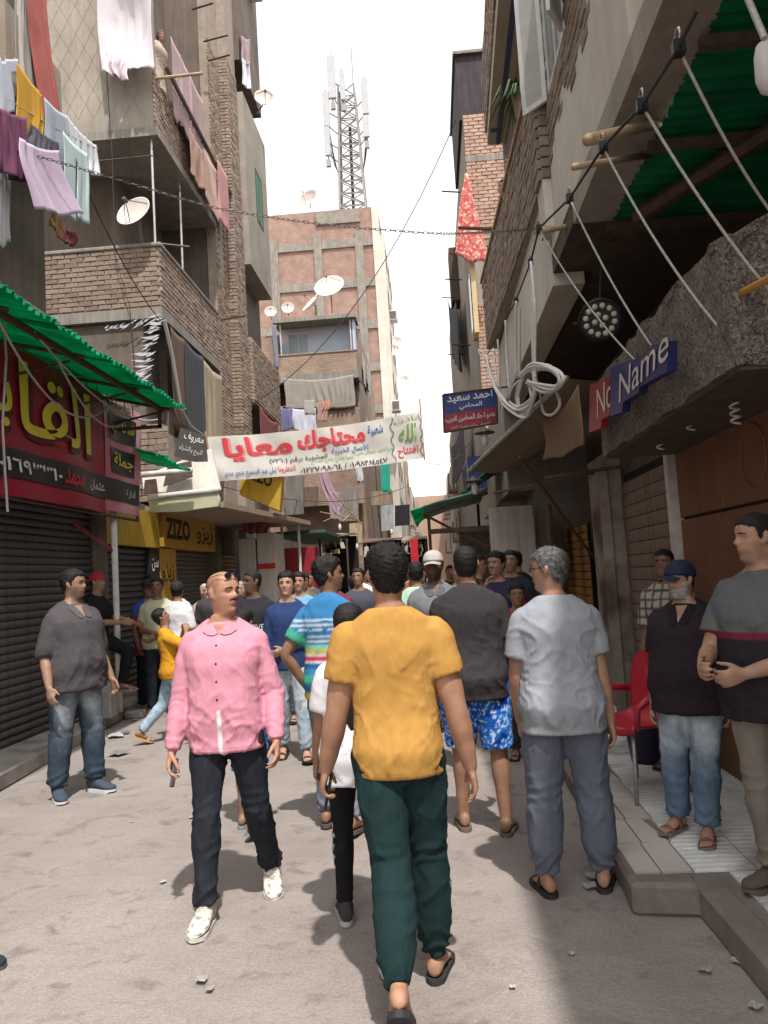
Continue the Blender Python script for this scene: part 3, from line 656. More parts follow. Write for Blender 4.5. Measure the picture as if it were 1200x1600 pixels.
def on_front(info, pts2, off, target='top'):
    """points (x, z) in body space laid on the front of a garment"""
    T = info[target].data
    if 'bvh' not in info: info['bvh'] = BVHTree.FromPolygons([v.co for v in T.vertices], [p.vertices for p in T.polygons])
    s = info['s']; out = []
    for x, z in pts2:
        h = info['bvh'].ray_cast(Vector((x*s, 1.2, (z+info['dzr'])*s)), Vector((0, -1, 0))); y = h[0].y if h[0] is not None else .07
        out.append(Vector((x*s, y+off, (z+info['dzr'])*s)))
    return out
def add_collar(info, c, skin, deep=.06, w_=1.):
    """open collar: two folded flaps and the skin that shows between them"""
    n = 6; V = []; z0 = 1.462
    for j in range(n+1):
        t = j/n; hw = .040*(1-t)+.001; V += on_front(info, [(-hw, z0-deep*t), (0, z0-deep*t), (hw, z0-deep*t)], .0035)
    Fc = [(j*3+i, j*3+i+1, j*3+i+4, j*3+i+3) for j in range(n) for i in range(2)]; mesh_np('open_neck', V, Fc, SKINM, info['root'], True, np.tile(np.asarray(skin), (len(V), 1)))
    for sd in (-1, 1):
        q = [(.060*w_, z0+.016), (.040, z0+.004), (.006, z0-deep*.95), (.030, z0-deep*1.15), (.060*w_, z0-deep*1.05), (.088*w_, z0-.03)]; A = on_front(info, [(sd*x, z) for x, z in q], .011); B = on_front(info, [(sd*x, z) for x, z in q], .003)
        A[0].y -= .012; B[0].y -= .012; k = len(A); mesh_np('collar', A+B, [tuple(range(k)), tuple(range(k, 2*k))[::-1]]+[(i, i+k, (i+1) % k+k, (i+1) % k) for i in range(k)], MATS['cloth'], info['top'], False, np.tile(np.asarray(c), (2*k, 1)))
SKINM = vcol_mat('skin', .52, .3, 150., .35, 0., .16, sss=.08)
vcol_mat('cloth', .9, .35, 420., .15, .13, .10); vcol_mat('denim', .85, .5, 500., .2, .22, .26); vcol_mat('eye', .25, 0., 50., .5, 0., .0)
surf('hair_dark', (.014, .011, .010), (.004, .003, .003), 90, .6, .9, 160., spec=.3, bdist=.006); surf('beard_white', (.42, .39, .36), (.18, .16, .15), 90, .8, .8, 160., bdist=.006); surf('hair_grey', (.17, .165, .16), (.012, .012, .012), 38, .65, .8, 160., bdist=.006); surf('hair_brown', (.04, .022, .014), (.012, .008, .006), 80, .6, .8, 160., bdist=.006)
plain('black', (.012, .012, .013), .4); MATS['black'] = MATS['black']; plain('lens', (.02, .015, .03), .1, spec=.6)
# ------------------------------------------------------------------ building kit
def ident(o): WM[o.name] = Matrix.Identity(4); return o
class Bricks:
    """courses of single bricks; the 300 that show largest become parts, the rest one joined part"""
    def __init__(s, mats): s.items = []; s.mats = mats; s.seed = random.Random(5)
    def rect(s, O, U, V, N, w, h, bw=.235, bh=.072, gap=.014, holes=(), proud=.018, ragged=None):
        O, U, V, N = Vector(O), Vector(U).normalized(), Vector(V).normalized(), Vector(N).normalized(); R = s.seed
        rows = int(h/(bh+gap)); b2 = h/rows
        for r in range(rows):
            x = -(bw/2 if r % 2 else 0)
            while x < w-.02:
                a = max(x, 0.); e = min(x+bw, w)
                mid = (a+e)/2; vm = (r+.5)*b2
                if e-a > .05 and not any(q[0] < mid < q[2] and q[1] < vm < q[3] for q in holes) and not (ragged and not ragged(mid, vm)):
                    c = O+U*mid+V*vm+N*(proud/2+R.uniform(-.007, .005)); s.items.append((c, U, V, N, (e-a)*R.uniform(.95, 1.), (b2-gap)*R.uniform(.9, 1.04), proud+.02, R.uniform(-.02, .02)))
                x += bw+gap*.8
        return s
    def finish(s, parent, rest='brick_courses', n=300):
        def key(it):
            d = (it[0]-Vector((0, 0, EYE))); L = d.length; return -(abs(it[3].dot(d)/L)+.05)*it[4]*it[5]/L/L*(1 if 0 < d.y else .001)
        s.items.sort(key=key)
        base = []
        for k in range(4):
            bm = bmesh.new(); bmesh.ops.create_cube(bm, size=1.); rr = random.Random(k)
            for v in bm.verts: v.co.x += rr.uniform(-.02, .02); v.co.y += rr.uniform(-.06, .06)
            bmesh.ops.bevel(bm, geom=[e for e in bm.edges if abs(e.verts[0].co.z+e.verts[1].co.z) > .9], offset=.10, segments=1, affect='EDGES')
            me = bpy.data.meshes.new('brick'); bm.to_mesh(me); bm.free(); me.materials.append(s.mats[k % len(s.mats)]); base.append(me)
        for i, (c, U, V, N, w_, h_, d_, t) in enumerate(s.items[:n]):
            o = bpy.data.objects.new('brick', base[s.seed.randrange(4)]); COL.objects.link(o)
            M = Matrix((U, V, N)).transposed().to_4x4() @ Matrix.Rotation(t, 4, 'Z'); M.translation = c
            o.matrix_basis = M @ Matrix.Diagonal((w_, h_, d_, 1)); par_keep(o, parent)
        for k in range(len(s.mats)):
            V_, F_ = [], []
            for i, (c, U, V, N, w_, h_, d_, t) in enumerate(s.items[n:]):
                if i % len(s.mats) != k: continue
                b = len(V_); ca, sa = math.cos(t), math.sin(t); U2, V2 = U*ca+V*sa, V*ca-U*sa
                for z_, q in ((-.5, 1.), (.5, .93)):
                    for x_, y_ in ((-.5, -.5), (.5, -.5), (.5, .5), (-.5, .5)): V_.append(c+U2*w_*x_*q+V2*h_*y_*q+N*d_*z_)
                F_ += [tuple(b+j for j in f) for f in ((4, 5, 6, 7), (0, 1, 5, 4), (1, 2, 6, 5), (2, 3, 7, 6), (3, 0, 4, 7))]
            if V_:
                mb = MB(); mb.v = V_; mb.f = F_; mb.build(rest, s.mats[k], parent, kind='stuff')
def par_keep(o, parent):
    o.parent = parent; w_ = WM.get(parent.name)
    if w_ is None: w_ = Matrix.LocRotScale(parent.location, parent.rotation_euler, parent.scale); WM[parent.name] = w_
    o.matrix_parent_inverse = w_.inverted(); return o
def slats(parent, O, U, width, z0, z1, pitch, N, mat, name='slat', bow=.35, gap=.10):
    """roller shutter: every slat its own mesh object sharing one profile"""
    O, U, N = Vector(O), Vector(U).normalized(), Vector(N).normalized(); Z = Vector((0, 0, 1)); V, Fc = [], []; n = 6
    for e in (0, 1):
        for i in range(n+1):
            t = i/n; V.append(U*width*e+Z*(pitch*(gap/2+(1-gap)*t))+N*(pitch*bow*math.sin(PI*t)))
        V.append(U*width*e+Z*(pitch*(1-gap/2))-N*.012); V.append(U*width*e+Z*(pitch*gap/2)-N*.012)
    m = n+3; Fc = [(i, (i+1) % m, (i+1) % m+m, i+m) for i in range(m)]+[tuple(range(m))[::-1], tuple(range(m, 2*m))]
    me = bpy.data.meshes.new(name); me.from_pydata(V, [], Fc); me.update(); me.materials.append(mat); k = int((z1-z0)/pitch)
    for i in range(k):
        o = bpy.data.objects.new(name, me); COL.objects.link(o); o.location = O+Z*(z0-O.z+i*pitch)+N*random.uniform(-.003, .003); par_keep(o, parent)
    mb = MB(); p = O+Z*(z0-O.z)-N*.03; mb.slab([p, p+U*width, p+U*width+Z*(z1-z0), p+Z*(z1-z0)], -N*.02); mb.build('shutter_backing', MATS['dark'], parent)
def corrugated(name, p00, p10, p11, p01, waves, amp, mat, parent=None, thick=.006, ragged=0., **kw):
    """sheet p00->p10 along the waves' run, p01 side across; ridges run p00->p10"""
    p00, p10, p11, p01 = (Vector(p) for p in (p00, p10, p11, p01)); nu, nv = 8, waves*6; nrm = (p10-p00).cross(p01-p00).normalized(); V, Fc = [], []
    for sgn in (0, 1):
        for j in range(nv+1):
            v = j/nv; a, b = p00.lerp(p01, v), p10.lerp(p11, v); rg = ragged*math.sin(j*1.7)*math.sin(j*.37)
            for i in range(nu+1):
                u = i/nu; q = a.lerp(b, u+(rg if i == nu else 0)); V.append(q+nrm*(amp*math.sin(2*PI*waves*v)+.015*math.sin(u*5+v*9)-thick*sgn))
    m = (nv+1)*(nu+1)
    for j in range(nv):
        for i in range(nu):
            q = j*(nu+1)+i; Fc += [(q, q+1, q+nu+2, q+nu+1), (q+m+nu+1, q+m+nu+2, q+m+1, q+m)]
    mb = MB(); mb.v = V; mb.f = Fc; return mb.build(name, mat, parent, smooth=True, **kw)
def cloth(name, tl, tr, drop, mat, parent=None, nf=4, amp=.04, flare=1., sway=(0, 0, 0), nu=28, nv=18, seed=0, shape='rect', hemw=.02, uneven=0., belly=0., col=None, **kw):
    """a hanging cloth: top edge tl-tr, folds deepening downwards; garments get sleeves or legs by outline"""
    tl, tr, sway = Vector(tl), Vector(tr), Vector(sway); U = tr-tl; L = U.length; Un = U.normalized(); N = Un.cross(Vector((0, 0, -1))).normalized(); rs = random.Random(seed); ph = [rs.random()*6 for _ in range(6)]
    V, Fc, keep = [], [], {}
    for j in range(nv+1):
        v = j/nv
        for i in range(nu+1):
            u = i/nu; uu = .5+(u-.5)*(1+(flare-1)*v); ux = u+.09*math.sin(u*4.1+ph[3])+.05*math.sin(u*9.3+ph[4]+v*1.5)
            f = amp*(.2+.8*v)*(.55+.6*math.sin(u*2.7+ph[5]))*(math.sin(ux*nf*1.7*PI+ph[0]+.9*math.sin(v*2.3+ph[1]))+.5*math.sin(ux*nf*3.9*PI+ph[2]+v*2.6)+.25*math.sin(ux*nf*9+v*7))
            dz = drop*v*(1+(uneven+.05)*math.sin(u*3+ph[3])+.02*math.sin(u*11+ph[5]))+.05*L*math.sin(u*PI)*(1-.5*v)
            p = tl+U*uu+Vector((0, 0, -dz))+N*(f+belly*math.sin(PI*v)*math.sin(PI*u))+sway*v*v+Un*(.02*math.sin(v*6+ph[4]))
            V.append(p)
    def inside(u, v):
        if shape == 'shirt': return v > .30 and .2 < u < .8 or v <= .30 and (v > .02 or True) and not (v > .12+.1*0 and (u < .0 or u > 1)) and not (v < .05 and .42 < u < .58)
        if shape == 'tank': return (.18+.1*(1-v) < u < .82-.1*(1-v)) if v < .4 else .15 < u < .85
        if shape == 'trousers': return v < .25 or u < .47 or u > .53
        if shape == 'point': return abs(u-.5) < .5*(.08+.92*v)
        return True
    for j in range(nv):
        for i in range(nu):
            if inside((i+.5)/nu, (j+.5)/nv): q = j*(nu+1)+i; Fc.append((q, q+1, q+nu+2, q+nu+1))
    mb = MB(); mb.v = V; mb.f = Fc; o = mb.build(name, mat, parent, smooth=True, **kw)
    m = o.modifiers.new('thickness', 'SOLIDIFY'); m.thickness = .006
    return o
_AR = {}
_c = 0xFE80
for ch, n_ in [('ء', 1), ('آ', 2), ('أ', 2), ('ؤ', 2), ('إ', 2), ('ئ', 4), ('ا', 2), ('ب', 4), ('ة', 2), ('ت', 4), ('ث', 4), ('ج', 4), ('ح', 4), ('خ', 4), ('د', 2), ('ذ', 2), ('ر', 2), ('ز', 2), ('س', 4), ('ش', 4), ('ص', 4), ('ض', 4), ('ط', 4), ('ظ', 4), ('ع', 4), ('غ', 4), ('ف', 4), ('ق', 4), ('ك', 4), ('ل', 4), ('م', 4), ('ن', 4), ('ه', 4), ('و', 2), ('ى', 2), ('ي', 4)]:
    _AR[ch] = (_c, n_); _c += n_
def arabic(s):
    """joined letter forms, in left-to-right drawing order"""
    out = []
    for wd in s.split(' '):
        if not any(c in _AR for c in wd): out.append(wd); continue
        o = ''; i = 0
        while i < len(wd):
            c = wd[i]; f = _AR.get(c)
            if not f: o += c; i += 1; continue
            pj = i > 0 and wd[i-1] in _AR and _AR[wd[i-1]][1] == 4
            if c == 'ل' and i+1 < len(wd) and wd[i+1] in 'اأ':
                o += chr((0xFEFB if wd[i+1] == 'ا' else 0xFEF7)+(1 if pj else 0)); i += 2; continue
            nj = f[1] == 4 and i+1 < len(wd) and wd[i+1] in _AR
            o += chr(f[0]+(3 if pj and nj else 1 if pj else 2 if nj else 0)); i += 1
        out.append(o[::-1])
    return ' '.join(out[::-1])
def lettering(body, mat, parent, O, U, Vv, height, width=None, bold=0., name='lettering', ar=True, align='LEFT', off=.004, warp=None, shear=0.):
    """flat lettering laid on a plane: O lower left corner, U reading direction, Vv up"""
    O, U, Vv = Vector(O), Vector(U).normalized(), Vector(Vv).normalized(); N = U.cross(Vv)
    cu = bpy.data.curves.new('t', 'FONT'); cu.body = arabic(body) if ar else body; cu.size = 1.; cu.offset = bold; cu.resolution_u = 3; cu.shear = shear
    me = evalmesh(bpy.data.objects.new('t', cu))
    if not len(me.vertices): return None
    co = getV(me); mn, mx = co.min(0), co.max(0); sc = height/max(mx[1]-mn[1], 1e-4); sx = (width/max(mx[0]-mn[0], 1e-4)) if width else sc
    # neighbouring letters overlap where they join: lift every island by a hair so that no two faces share a plane
    idx = list(range(len(co)))
    def fd(a):
        while idx[a] != a: idx[a] = idx[idx[a]]; a = idx[a]
        return a
    for e in me.edges: idx[fd(e.vertices[0])] = fd(e.vertices[1])
    roots = sorted({fd(i) for i in range(len(co))}, key=lambda r: co[r][0]); lift = {r: (k % 3)*.0012 for k, r in enumerate(roots)}
    P = []
    for i, c in enumerate(co):
        x, y = (c[0]-mn[0])*sx, (c[1]-mn[1])*sc; p = O+U*x+Vv*y+N*(off+lift[fd(i)])
        if warp: p = warp(p)
        P.append(p)
    F_ = [tuple(p.vertices) for p in me.polygons]; bpy.data.meshes.remove(me)
    mb = MB(); mb.v = P; mb.f = F_; return mb.build(name, mat, parent)
def dish(loc, aim, r, label, pole=.5, mat=None, foot=None):
    """satellite dish: bowl, feed arm, bracket"""
    loc = Vector(loc); rt = empty('satellite_dish', loc, 0, label, 'satellite dish', 'satellite dishes on the buildings')
    q = Vector(aim).normalized().to_track_quat('Z', 'Y').to_matrix().to_4x4(); M = Matrix.Translation(loc) @ q
    pr = [(r*t, r*.32*t*t) for t in (.03, .25, .5, .75, .93, 1.)]; mb = MB(); mb.lathe(pr+[(r*1.015, r*.32), (r*1.0, r*.32-.012)]+[(r*t, r*.32*t*t-.012) for t in (.75, .5, .25, .03)], 24, M); mb.f = mb.f[:-2]
    mb.build('bowl', mat or MATS['dishwhite'], rt, smooth=True)
    mb = MB(); f = M @ Vector((0, 0, r*1.05)); 
    for a in (0, 2.1, 4.2): mb.bar(M @ Vector((r*.85*math.cos(a+.5), r*.85*math.sin(a+.5), r*.25)), f, .008+.004*r, 5)
    mb.build('feed_arm', MATS['metal'], rt); mb = MB(); mb.lathe([(.025+.02*r, -.05), (.025+.02*r, .05)], 10, Matrix.Translation(f) @ q); mb.build('receiver', MATS['metal'], rt)
    mb = MB(); mb.bar(loc, M @ Vector((0, 0, -.06-.1*r)), .02+.015*r); b = M @ Vector((0, 0, -.06-.1*r)); mb.bar(b, foot or b+Vector((0, 0, -pole)), .018+.015*r); mb.build('mount', MATS['metal'], rt)
    return rt
def window(parent, O, U, Vv, w, h, N, frame_mat, glass_mat, fr=.05, bars=1, name='window'):
    O, U, Vv, N = (Vector(q) for q in (O, U, Vv, N)); mb = MB(); t = N*.05
    for a, b, c, d in ((0, 0, w, fr), (0, h-fr, w, h), (0, fr, fr, h-fr), (w-fr, fr, w, h-fr))+tuple((w*(k+1)/(bars+1)-fr*.3, fr, w*(k+1)/(bars+1)+fr*.3, h-fr) for k in range(bars)):
        mb.slab([O+U*a+Vv*b, O+U*c+Vv*b, O+U*c+Vv*d, O+U*a+Vv*d], t)
    f = mb.build(name, frame_mat, parent)
    mb = MB(); mb.slab([O+U*fr+Vv*fr, O+U*(w-fr)+Vv*fr, O+U*(w-fr)+Vv*(h-fr), O+U*fr+Vv*(h-fr)], N*.012); mb.build('pane', glass_mat, f)
    return f
def catenary(a, b, sag, n=14): a, b = Vector(a), Vector(b); return [a.lerp(b, i/n)+Vector((0, 0, -sag*4*(i/n)*(1-i/n))) for i in range(n+1)]
X_, Y_, Z_ = Vector((1, 0, 0)), Vector((0, 1, 0)), Vector((0, 0, 1))

# ------------------------------------------------------------------ palette
plain('black', (.012, .012, .013), .4)
surf('dark', (.018, .014, .012), (.010, .008, .007), 5, .9, .1)
surf('plaster_grey', (.345, .30, .255), (.26, .225, .188), 1.6, .93, .5, 30, streak=.16, c3=(.25, .20, .16))
surf('plaster_pale', (.60, .55, .49), (.47, .42, .365), 1.2, .93, .4, 25, streak=.12, c3=(.50, .44, .37))
surf('plaster_brown', (.18, .14, .115), (.12, .093, .076), 1.5, .93, .4, 25, streak=.2, c3=(.12, .09, .07))
surf('mortar', (.33, .273, .226), (.225, .183, .148), 5, .95, .7, 50)
surf('concrete', (.30, .27, .235), (.21, .185, .16), 2.5, .93, .5, 40, streak=.3)
BR = [surf('brick_a', (.30, .22, .17), (.205, .147, .113), 7, .93, .7, 60, c3=(.34, .285, .24)), surf('brick_b', (.335, .257, .20), (.23, .172, .133), 7, .93, .7, 60), surf('brick_c', (.24, .175, .14), (.16, .115, .092), 7, .93, .7, 60, c3=(.29, .235, .19))]
BP = [surf('brick_pink_a', (.40, .24, .185), (.30, .18, .14), 7, .93, .6, 60, c3=(.42, .32, .26)), surf('brick_pink_b', (.43, .29, .22), (.32, .21, .16), 7, .93, .6, 60)]
surf('metal', (.16, .14, .13), (.08, .06, .05), 18, .55, .2, metal=.5); surf('rust', (.10, .055, .035), (.05, .03, .022), 14, .8, .3); surf('steel', (.45, .43, .42), (.30, .28, .26), 12, .4, .1, metal=.6)
surf('dishwhite', (.62, .57, .52), (.45, .40, .36), 3, .6, .1, c3=(.5, .42, .36)); surf('white_paint', (.68, .66, .63), (.5, .48, .45), 4, .7, .2, streak=.2); surf('white_pipe', (.62, .59, .56), (.40, .36, .33), 6, .6, .1)
surf('wood', (.34, .24, .14), (.22, .15, .085), 9, .8, .3); surf('wood_dark', (.10, .07, .05), (.05, .037, .028), 8, .85, .3); surf('bamboo', (.42, .31, .19), (.28, .20, .12), 8, .7, .2)
surf('glass_dim', (.06, .07, .075), (.03, .035, .04), 2, .12, .0, spec=.6)
surf('rope', (.42, .40, .37), (.28, .26, .24), 60, .9, .4, 120); surf('cable', (.05, .045, .045), (.03, .03, .03), 20, .8, .1)
def translucent(name, c, rough=.5, k=.5, c2=None):
    m, n, b, L = new_mat(name); N = n.nodes.new; b.inputs['Roughness'].default_value = rough
    tc = N('ShaderNodeTexCoord'); no = N('ShaderNodeTexNoise'); no.inputs['Scale'].default_value = 3; no.inputs['Detail'].default_value = 6; L.new(tc.outputs['Object'], no.inputs['Vector'])
    r = N('ShaderNodeValToRGB'); r.color_ramp.elements[0].position = .35; r.color_ramp.elements[1].position = .65; r.color_ramp.elements[0].color = col4(c2 or tuple(x*.55 for x in c)); r.color_ramp.elements[1].color = col4(c); L.new(no.outputs[0], r.inputs[0])
    L.new(r.outputs[0], b.inputs['Base Color']); t = N('ShaderNodeBsdfTranslucent'); L.new(r.outputs[0], t.inputs['Color']); mx = N('ShaderNodeMixShader'); mx.inputs[0].default_value = k
    L.new(b.outputs[0], mx.inputs[1]); L.new(t.outputs[0], mx.inputs[2]); L.new(mx.outputs[0], n.nodes['Material Output'].inputs['Surface']); MATS[name] = m; return m
translucent('green_sheet', (.005, .40, .20), .45, .65, (.0, .26, .12)); translucent('green_dark', (.0, .17, .065), .5, .18, (.0, .09, .035)); surf('rope_white', (.70, .68, .66), (.55, .53, .51), 60, .9, .3, 120)
def fabric(c, name=None, k=.18, c2=None):
    name = name or 'fabric%.2f_%.2f_%.2f' % tuple(c)
    return MATS.get(name) or translucent(name, c, .9, k, c2 or tuple(x*.85 for x in c))
# ================================================================== GROUND
def road_mat():
    m, n, b, L = new_mat('road_dust'); N = n.nodes.new; tc = N('ShaderNodeTexCoord'); co = tc.outputs['Object']
    def noise(sc, det=8, dist=0., ro=.6):
        q = N('ShaderNodeTexNoise'); q.inputs['Scale'].default_value = sc; q.inputs['Detail'].default_value = det; q.inputs['Distortion'].default_value = dist; q.inputs['Roughness'].default_value = ro; L.new(co, q.inputs['Vector']); return q.outputs['Fac']
    def ramp(i, p0, p1, c0, c1):
        r = N('ShaderNodeValToRGB'); r.color_ramp.elements[0].position = p0; r.color_ramp.elements[1].position = p1; r.color_ramp.elements[0].color = col4(c0); r.color_ramp.elements[1].color = col4(c1); L.new(i, r.inputs[0]); return r.outputs[0]
    def mix(f, a, bb, mode='MIX'):
        q = N('ShaderNodeMix'); q.data_type = 'RGBA'; q.blend_type = mode
        if isinstance(f, float): q.inputs[0].default_value = f
        else: L.new(f, q.inputs[0])
        L.new(a, q.inputs[6])
        if isinstance(bb, tuple): q.inputs[7].default_value = col4(bb)
        else: L.new(bb, q.inputs[7])
        return q.outputs[2]
    c = ramp(noise(.9, 9), .3, .7, (.235, .198, .180), (.305, .263, .238))
    c = mix(ramp(noise(2.3, 7, 1.2), .57, .69, (0, 0, 0), (.6, .6, .6)), c, (.15, .125, .11))
    c = mix(ramp(noise(5.2, 7, .5), .57, .72, (0, 0, 0), (.6, .6, .6)), c, (.105, .088, .078))
    c = mix(ramp(noise(5., 5), .66, .74, (0, 0, 0), (.5, .5, .5)), c, (.34, .30, .27))
    v = N('ShaderNodeTexVoronoi'); v.inputs['Scale'].default_value = 42; v.inputs['Randomness'].default_value = 1.; L.new(co, v.inputs['Vector'])
    sp = ramp(v.outputs['Distance'], .06, .11, (1, 1, 1), (0, 0, 0)); sp2 = mix(1., sp, ramp(noise(11, 2), .52, .6, (0, 0, 0), (.7, .7, .7)), 'MULTIPLY'); c = mix(sp2, c, (.46, .42, .38))
    v2 = N('ShaderNodeTexVoronoi'); v2.inputs['Scale'].default_value = 23; L.new(co, v2.inputs['Vector']); sp3 = mix(1., ramp(v2.outputs['Distance'], .05, .09, (1, 1, 1), (0, 0, 0)), ramp(noise(7, 2), .56, .62, (0, 0, 0), (.8, .8, .8)), 'MULTIPLY'); c = mix(sp3, c, (.07, .06, .055))
    c = mix(1., c, ramp(noise(90, 3), .3, .7, (.78, .78, .78), (1.12, 1.12, 1.12)), 'MULTIPLY')
    L.new(c, b.inputs['Base Color']); b.inputs['Roughness'].default_value = .92; b.inputs['Specular IOR Level'].default_value = .2
    b1 = N('ShaderNodeBump'); b1.inputs['Strength'].default_value = .45; b1.inputs['Distance'].default_value = .01; L.new(noise(55, 6), b1.inputs['Height'])
    b2 = N('ShaderNodeBump'); b2.inputs['Strength'].default_value = .5; b2.inputs['Distance'].default_value = .06; L.new(noise(3.2, 5), b2.inputs['Height']); L.new(b1.outputs[0], b2.inputs['Normal']); L.new(b2.outputs[0], b.inputs['Normal']); return m
V, Fc = [], []; xs = list(np.linspace(-7, 4, 56)); ys = list(np.linspace(1, 26, 110))
xs = [-300, -40]+xs+[40, 300]; ys = [-60, -8]+ys+[45, 100, 500]
for y in ys:
    for x in xs: V.append((x, y, .014*mnoise.noise(Vector((x*.8, y*.8, 0)))+.006*mnoise.noise(Vector((x*3, y*3, 4))) if -7 <= x <= 4 and 1 <= y <= 26 else 0))
nx = len(xs); Fc = [(j*nx+i, j*nx+i+1, (j+1)*nx+i+1, (j+1)*nx+i) for j in range(len(ys)-1) for i in range(nx-1)]
tag(mesh_np('road', V, Fc, road_mat(), smooth=True), kind='structure')
# left pavement with a worn kerb
surf('kerb', (.33, .295, .27), (.23, .205, .185), 5, .93, .6, 40, c3=(.16, .135, .12))
mb = MB(); mb.poly([(-8, 2, 0), (-3.62, 4.0, 0), (-3.87, 7, 0), (-4.22, 11, 0), (-4.4, 13, 0), (-4.5, 30, 0), (-8, 30, 0)], (0, 0, .13)); pv = mb.build('pavement', MATS['kerb'], kind='structure')
pp = [(-3.60, 3.2), (-3.71, 5.1), (-3.82, 6.6), (-3.95, 8.1), (-4.08, 9.5), (-4.21, 11.0), (-4.4, 13)]
for (x0, y0), (x1, y1) in zip(pp, pp[1:]):
    mb = MB(); mb.poly([(x0, y0+.01, 0), (x1, y1-.01, 0), (x1-.16, y1-.01, 0), (x0-.16, y0+.01, 0)], (0, 0, .143+random.uniform(-.006, .006))); mb.build('kerbstone', MATS['kerb'], pv, bevel=.015)

# ================================================================== LEFT: corner shop under the green awning
bl = empty('shop_building', (-4.6, 6, 0), 0, 'dark brown building over the shuttered shop with the red signboard', 'building')
mb = MB(); mb.box((-9, -2, 0), (-4.6, 10.35, 4.6)); mb.box((-9, -2, 4.6), (-4.62, 9.3, 11.5)); mb.build('wall', MATS['plaster_brown'], bl)
mb = MB(); mb.box((-4.6, 3, 4.75), (-4.3, 9.0, 4.9)); mb.box((-4.62, 4.0, 7.05), (-4.2, 9.2, 7.2)); mb.build('ledge', MATS['concrete'], bl)
mb = MB(); mb.box((-4.62, 7.9, 7.2), (-4.3, 9.2, 8.2)); mb.build('balcony', MATS['plaster_grey'], bl)
mb = MB(); mb.box((-4.6, 10.05, .13), (-4.38, 10.35, 2.75)); mb.build('pilaster', MATS['plaster_brown'], bl)
sh = empty('roller_shutter', (-4.45, 7.5, .13), 0, 'closed dark blue-grey roller shutter below the red signboard', 'shutter', 'roller shutters of the shops')
surf('shutter_dark', (.105, .09, .088), (.07, .06, .06), 3, .6, .2, streak=.4, c3=(.12, .095, .08)); surf('shutter_brown', (.25, .165, .12), (.18, .12, .087), 3, .7, .2, streak=.35, c3=(.25, .18, .14)); surf('shutter_black', (.03, .029, .030), (.015, .015, .016), 4, .5, .1, spec=.5); surf('shutter_orange', (.40, .19, .05), (.30, .13, .03), 4, .6, .2, streak=.3); surf('shutter_grey', (.12, .10, .085), (.08, .065, .055), 4, .6, .2, streak=.3)
slats(sh, (-4.47, 3.5, .13), Y_, 6.55, .13, 2.8, .085, X_, MATS['shutter_dark'], bow=.25)
# red sign
surf('sign_red', (.30, .012, .032), (.22, .008, .024), 1.1, .5, .15, 6, c3=(.36, .05, .08)); surf('sign_pink', (.55, .17, .24), (.42, .10, .16), 2.2, .5, .25, 5, c3=(.62, .33, .38)); surf('sign_black', (.02, .018, .02), (.012, .011, .012), 3, .5, .05); surf('yellow', (.72, .58, .05), (.62, .48, .035), 3, .6, .05); surf('paint_white', (.7, .69, .66), (.6, .58, .55), 5, .6, .05); surf('paint_red', (.50, .02, .025), (.40, .015, .02), 5, .6, .05); surf('shadow_brown', (.10, .01, .012), (.08, .008, .01), 4, .6, .05)
sg = empty('shop_sign', (-4, 7.5, 2.6), 0, 'large red vinyl shop sign with big yellow lettering under the green awning', 'shop sign')
sx = -4.0
def wav(y, z): return .03*math.sin(y*2.1+z)+.018*math.sin(y*5+z*3)
def signpanel(y0, y1, z0, z1, nm, mat, parent, off=0., sl=0.):
    V, Fc = [], []; nu, nv = 26, 10
    for k in (0, 1):
        for j in range(nv+1):
            for i in range(nu+1):
                y = y0+(y1-y0)*i/nu; z = z0+(z1-z0)*j/nv; V.append((sx+off+wav(y, z)-.02*k, y, z+sl*(y-y0)))
    q = (nv+1)*(nu+1)
    for j in range(nv):
        for i in range(nu): a = j*(nu+1)+i; Fc += [(a, a+1, a+nu+2, a+nu+1), (a+q+nu+1, a+q+nu+2, a+q+1, a+q)]
    mb = MB(); mb.v = [Vector(v) for v in V]; mb.f = Fc; return mb.build(nm, mat, parent, smooth=True)
mp = signpanel(4.2, 9.55, 2.62, 4.10, 'panel', MATS['sign_red'], sg); pk = signpanel(9.5, 10.6, 2.66, 4.09, 'pink_panel', MATS['sign_pink'], sg, .006)
bs = signpanel(4.2, 10.58, 2.80, 3.08, 'black_strip', MATS['sign_black'], sg, .014)
mb = MB()
for z in (2.6, 4.08): mb.bar((sx-.04, 4.2, z), (sx-.04, 10.6, z), .02)
for y in (4.2, 6.4, 8.5, 10.58): mb.bar((sx-.04, y, 2.6), (sx-.04, y, 4.08), .02)
mb.build('frame', MATS['rust'], sg)
wp = lambda off: (lambda p: Vector((sx+off+wav(p.y, p.z), p.y, p.z)))
def sly(px0, px1, py): return onX(px0, py, sx).y, onX(px1, py, sx).y
for off, mt, dy, dz, bd in ((.022, 'shadow_brown', .05, -.06, .035), (.034, 'yellow', 0, 0, .012)):
    a, e = sly(25, 148, 640); lettering('القا', MATS[mt], mp, (sx, a+dy, 3.27+dz), Y_, Z_, .72, e-a-.15, bold=bd, off=0, warp=wp(off))
    a0, e0 = sly(-60, 14, 640); lettering('بلا', MATS[mt], mp, (sx, a0+dy, 3.27+dz), Y_, Z_, .66, e0-a0, bold=bd, off=0, warp=wp(off))
for tx, z, h in (('قطاعي', 3.66, .21), ('جملة', 3.23, .20)):
    pb = signpanel(9.66, 10.42, z-.07, z+h+.06, 'black_strip', MATS['sign_black'], pk, .018); lettering(tx, MATS['yellow'], pb, (sx, 9.72, z), Y_, Z_, h, .64, bold=.02, off=0, warp=wp(.03))
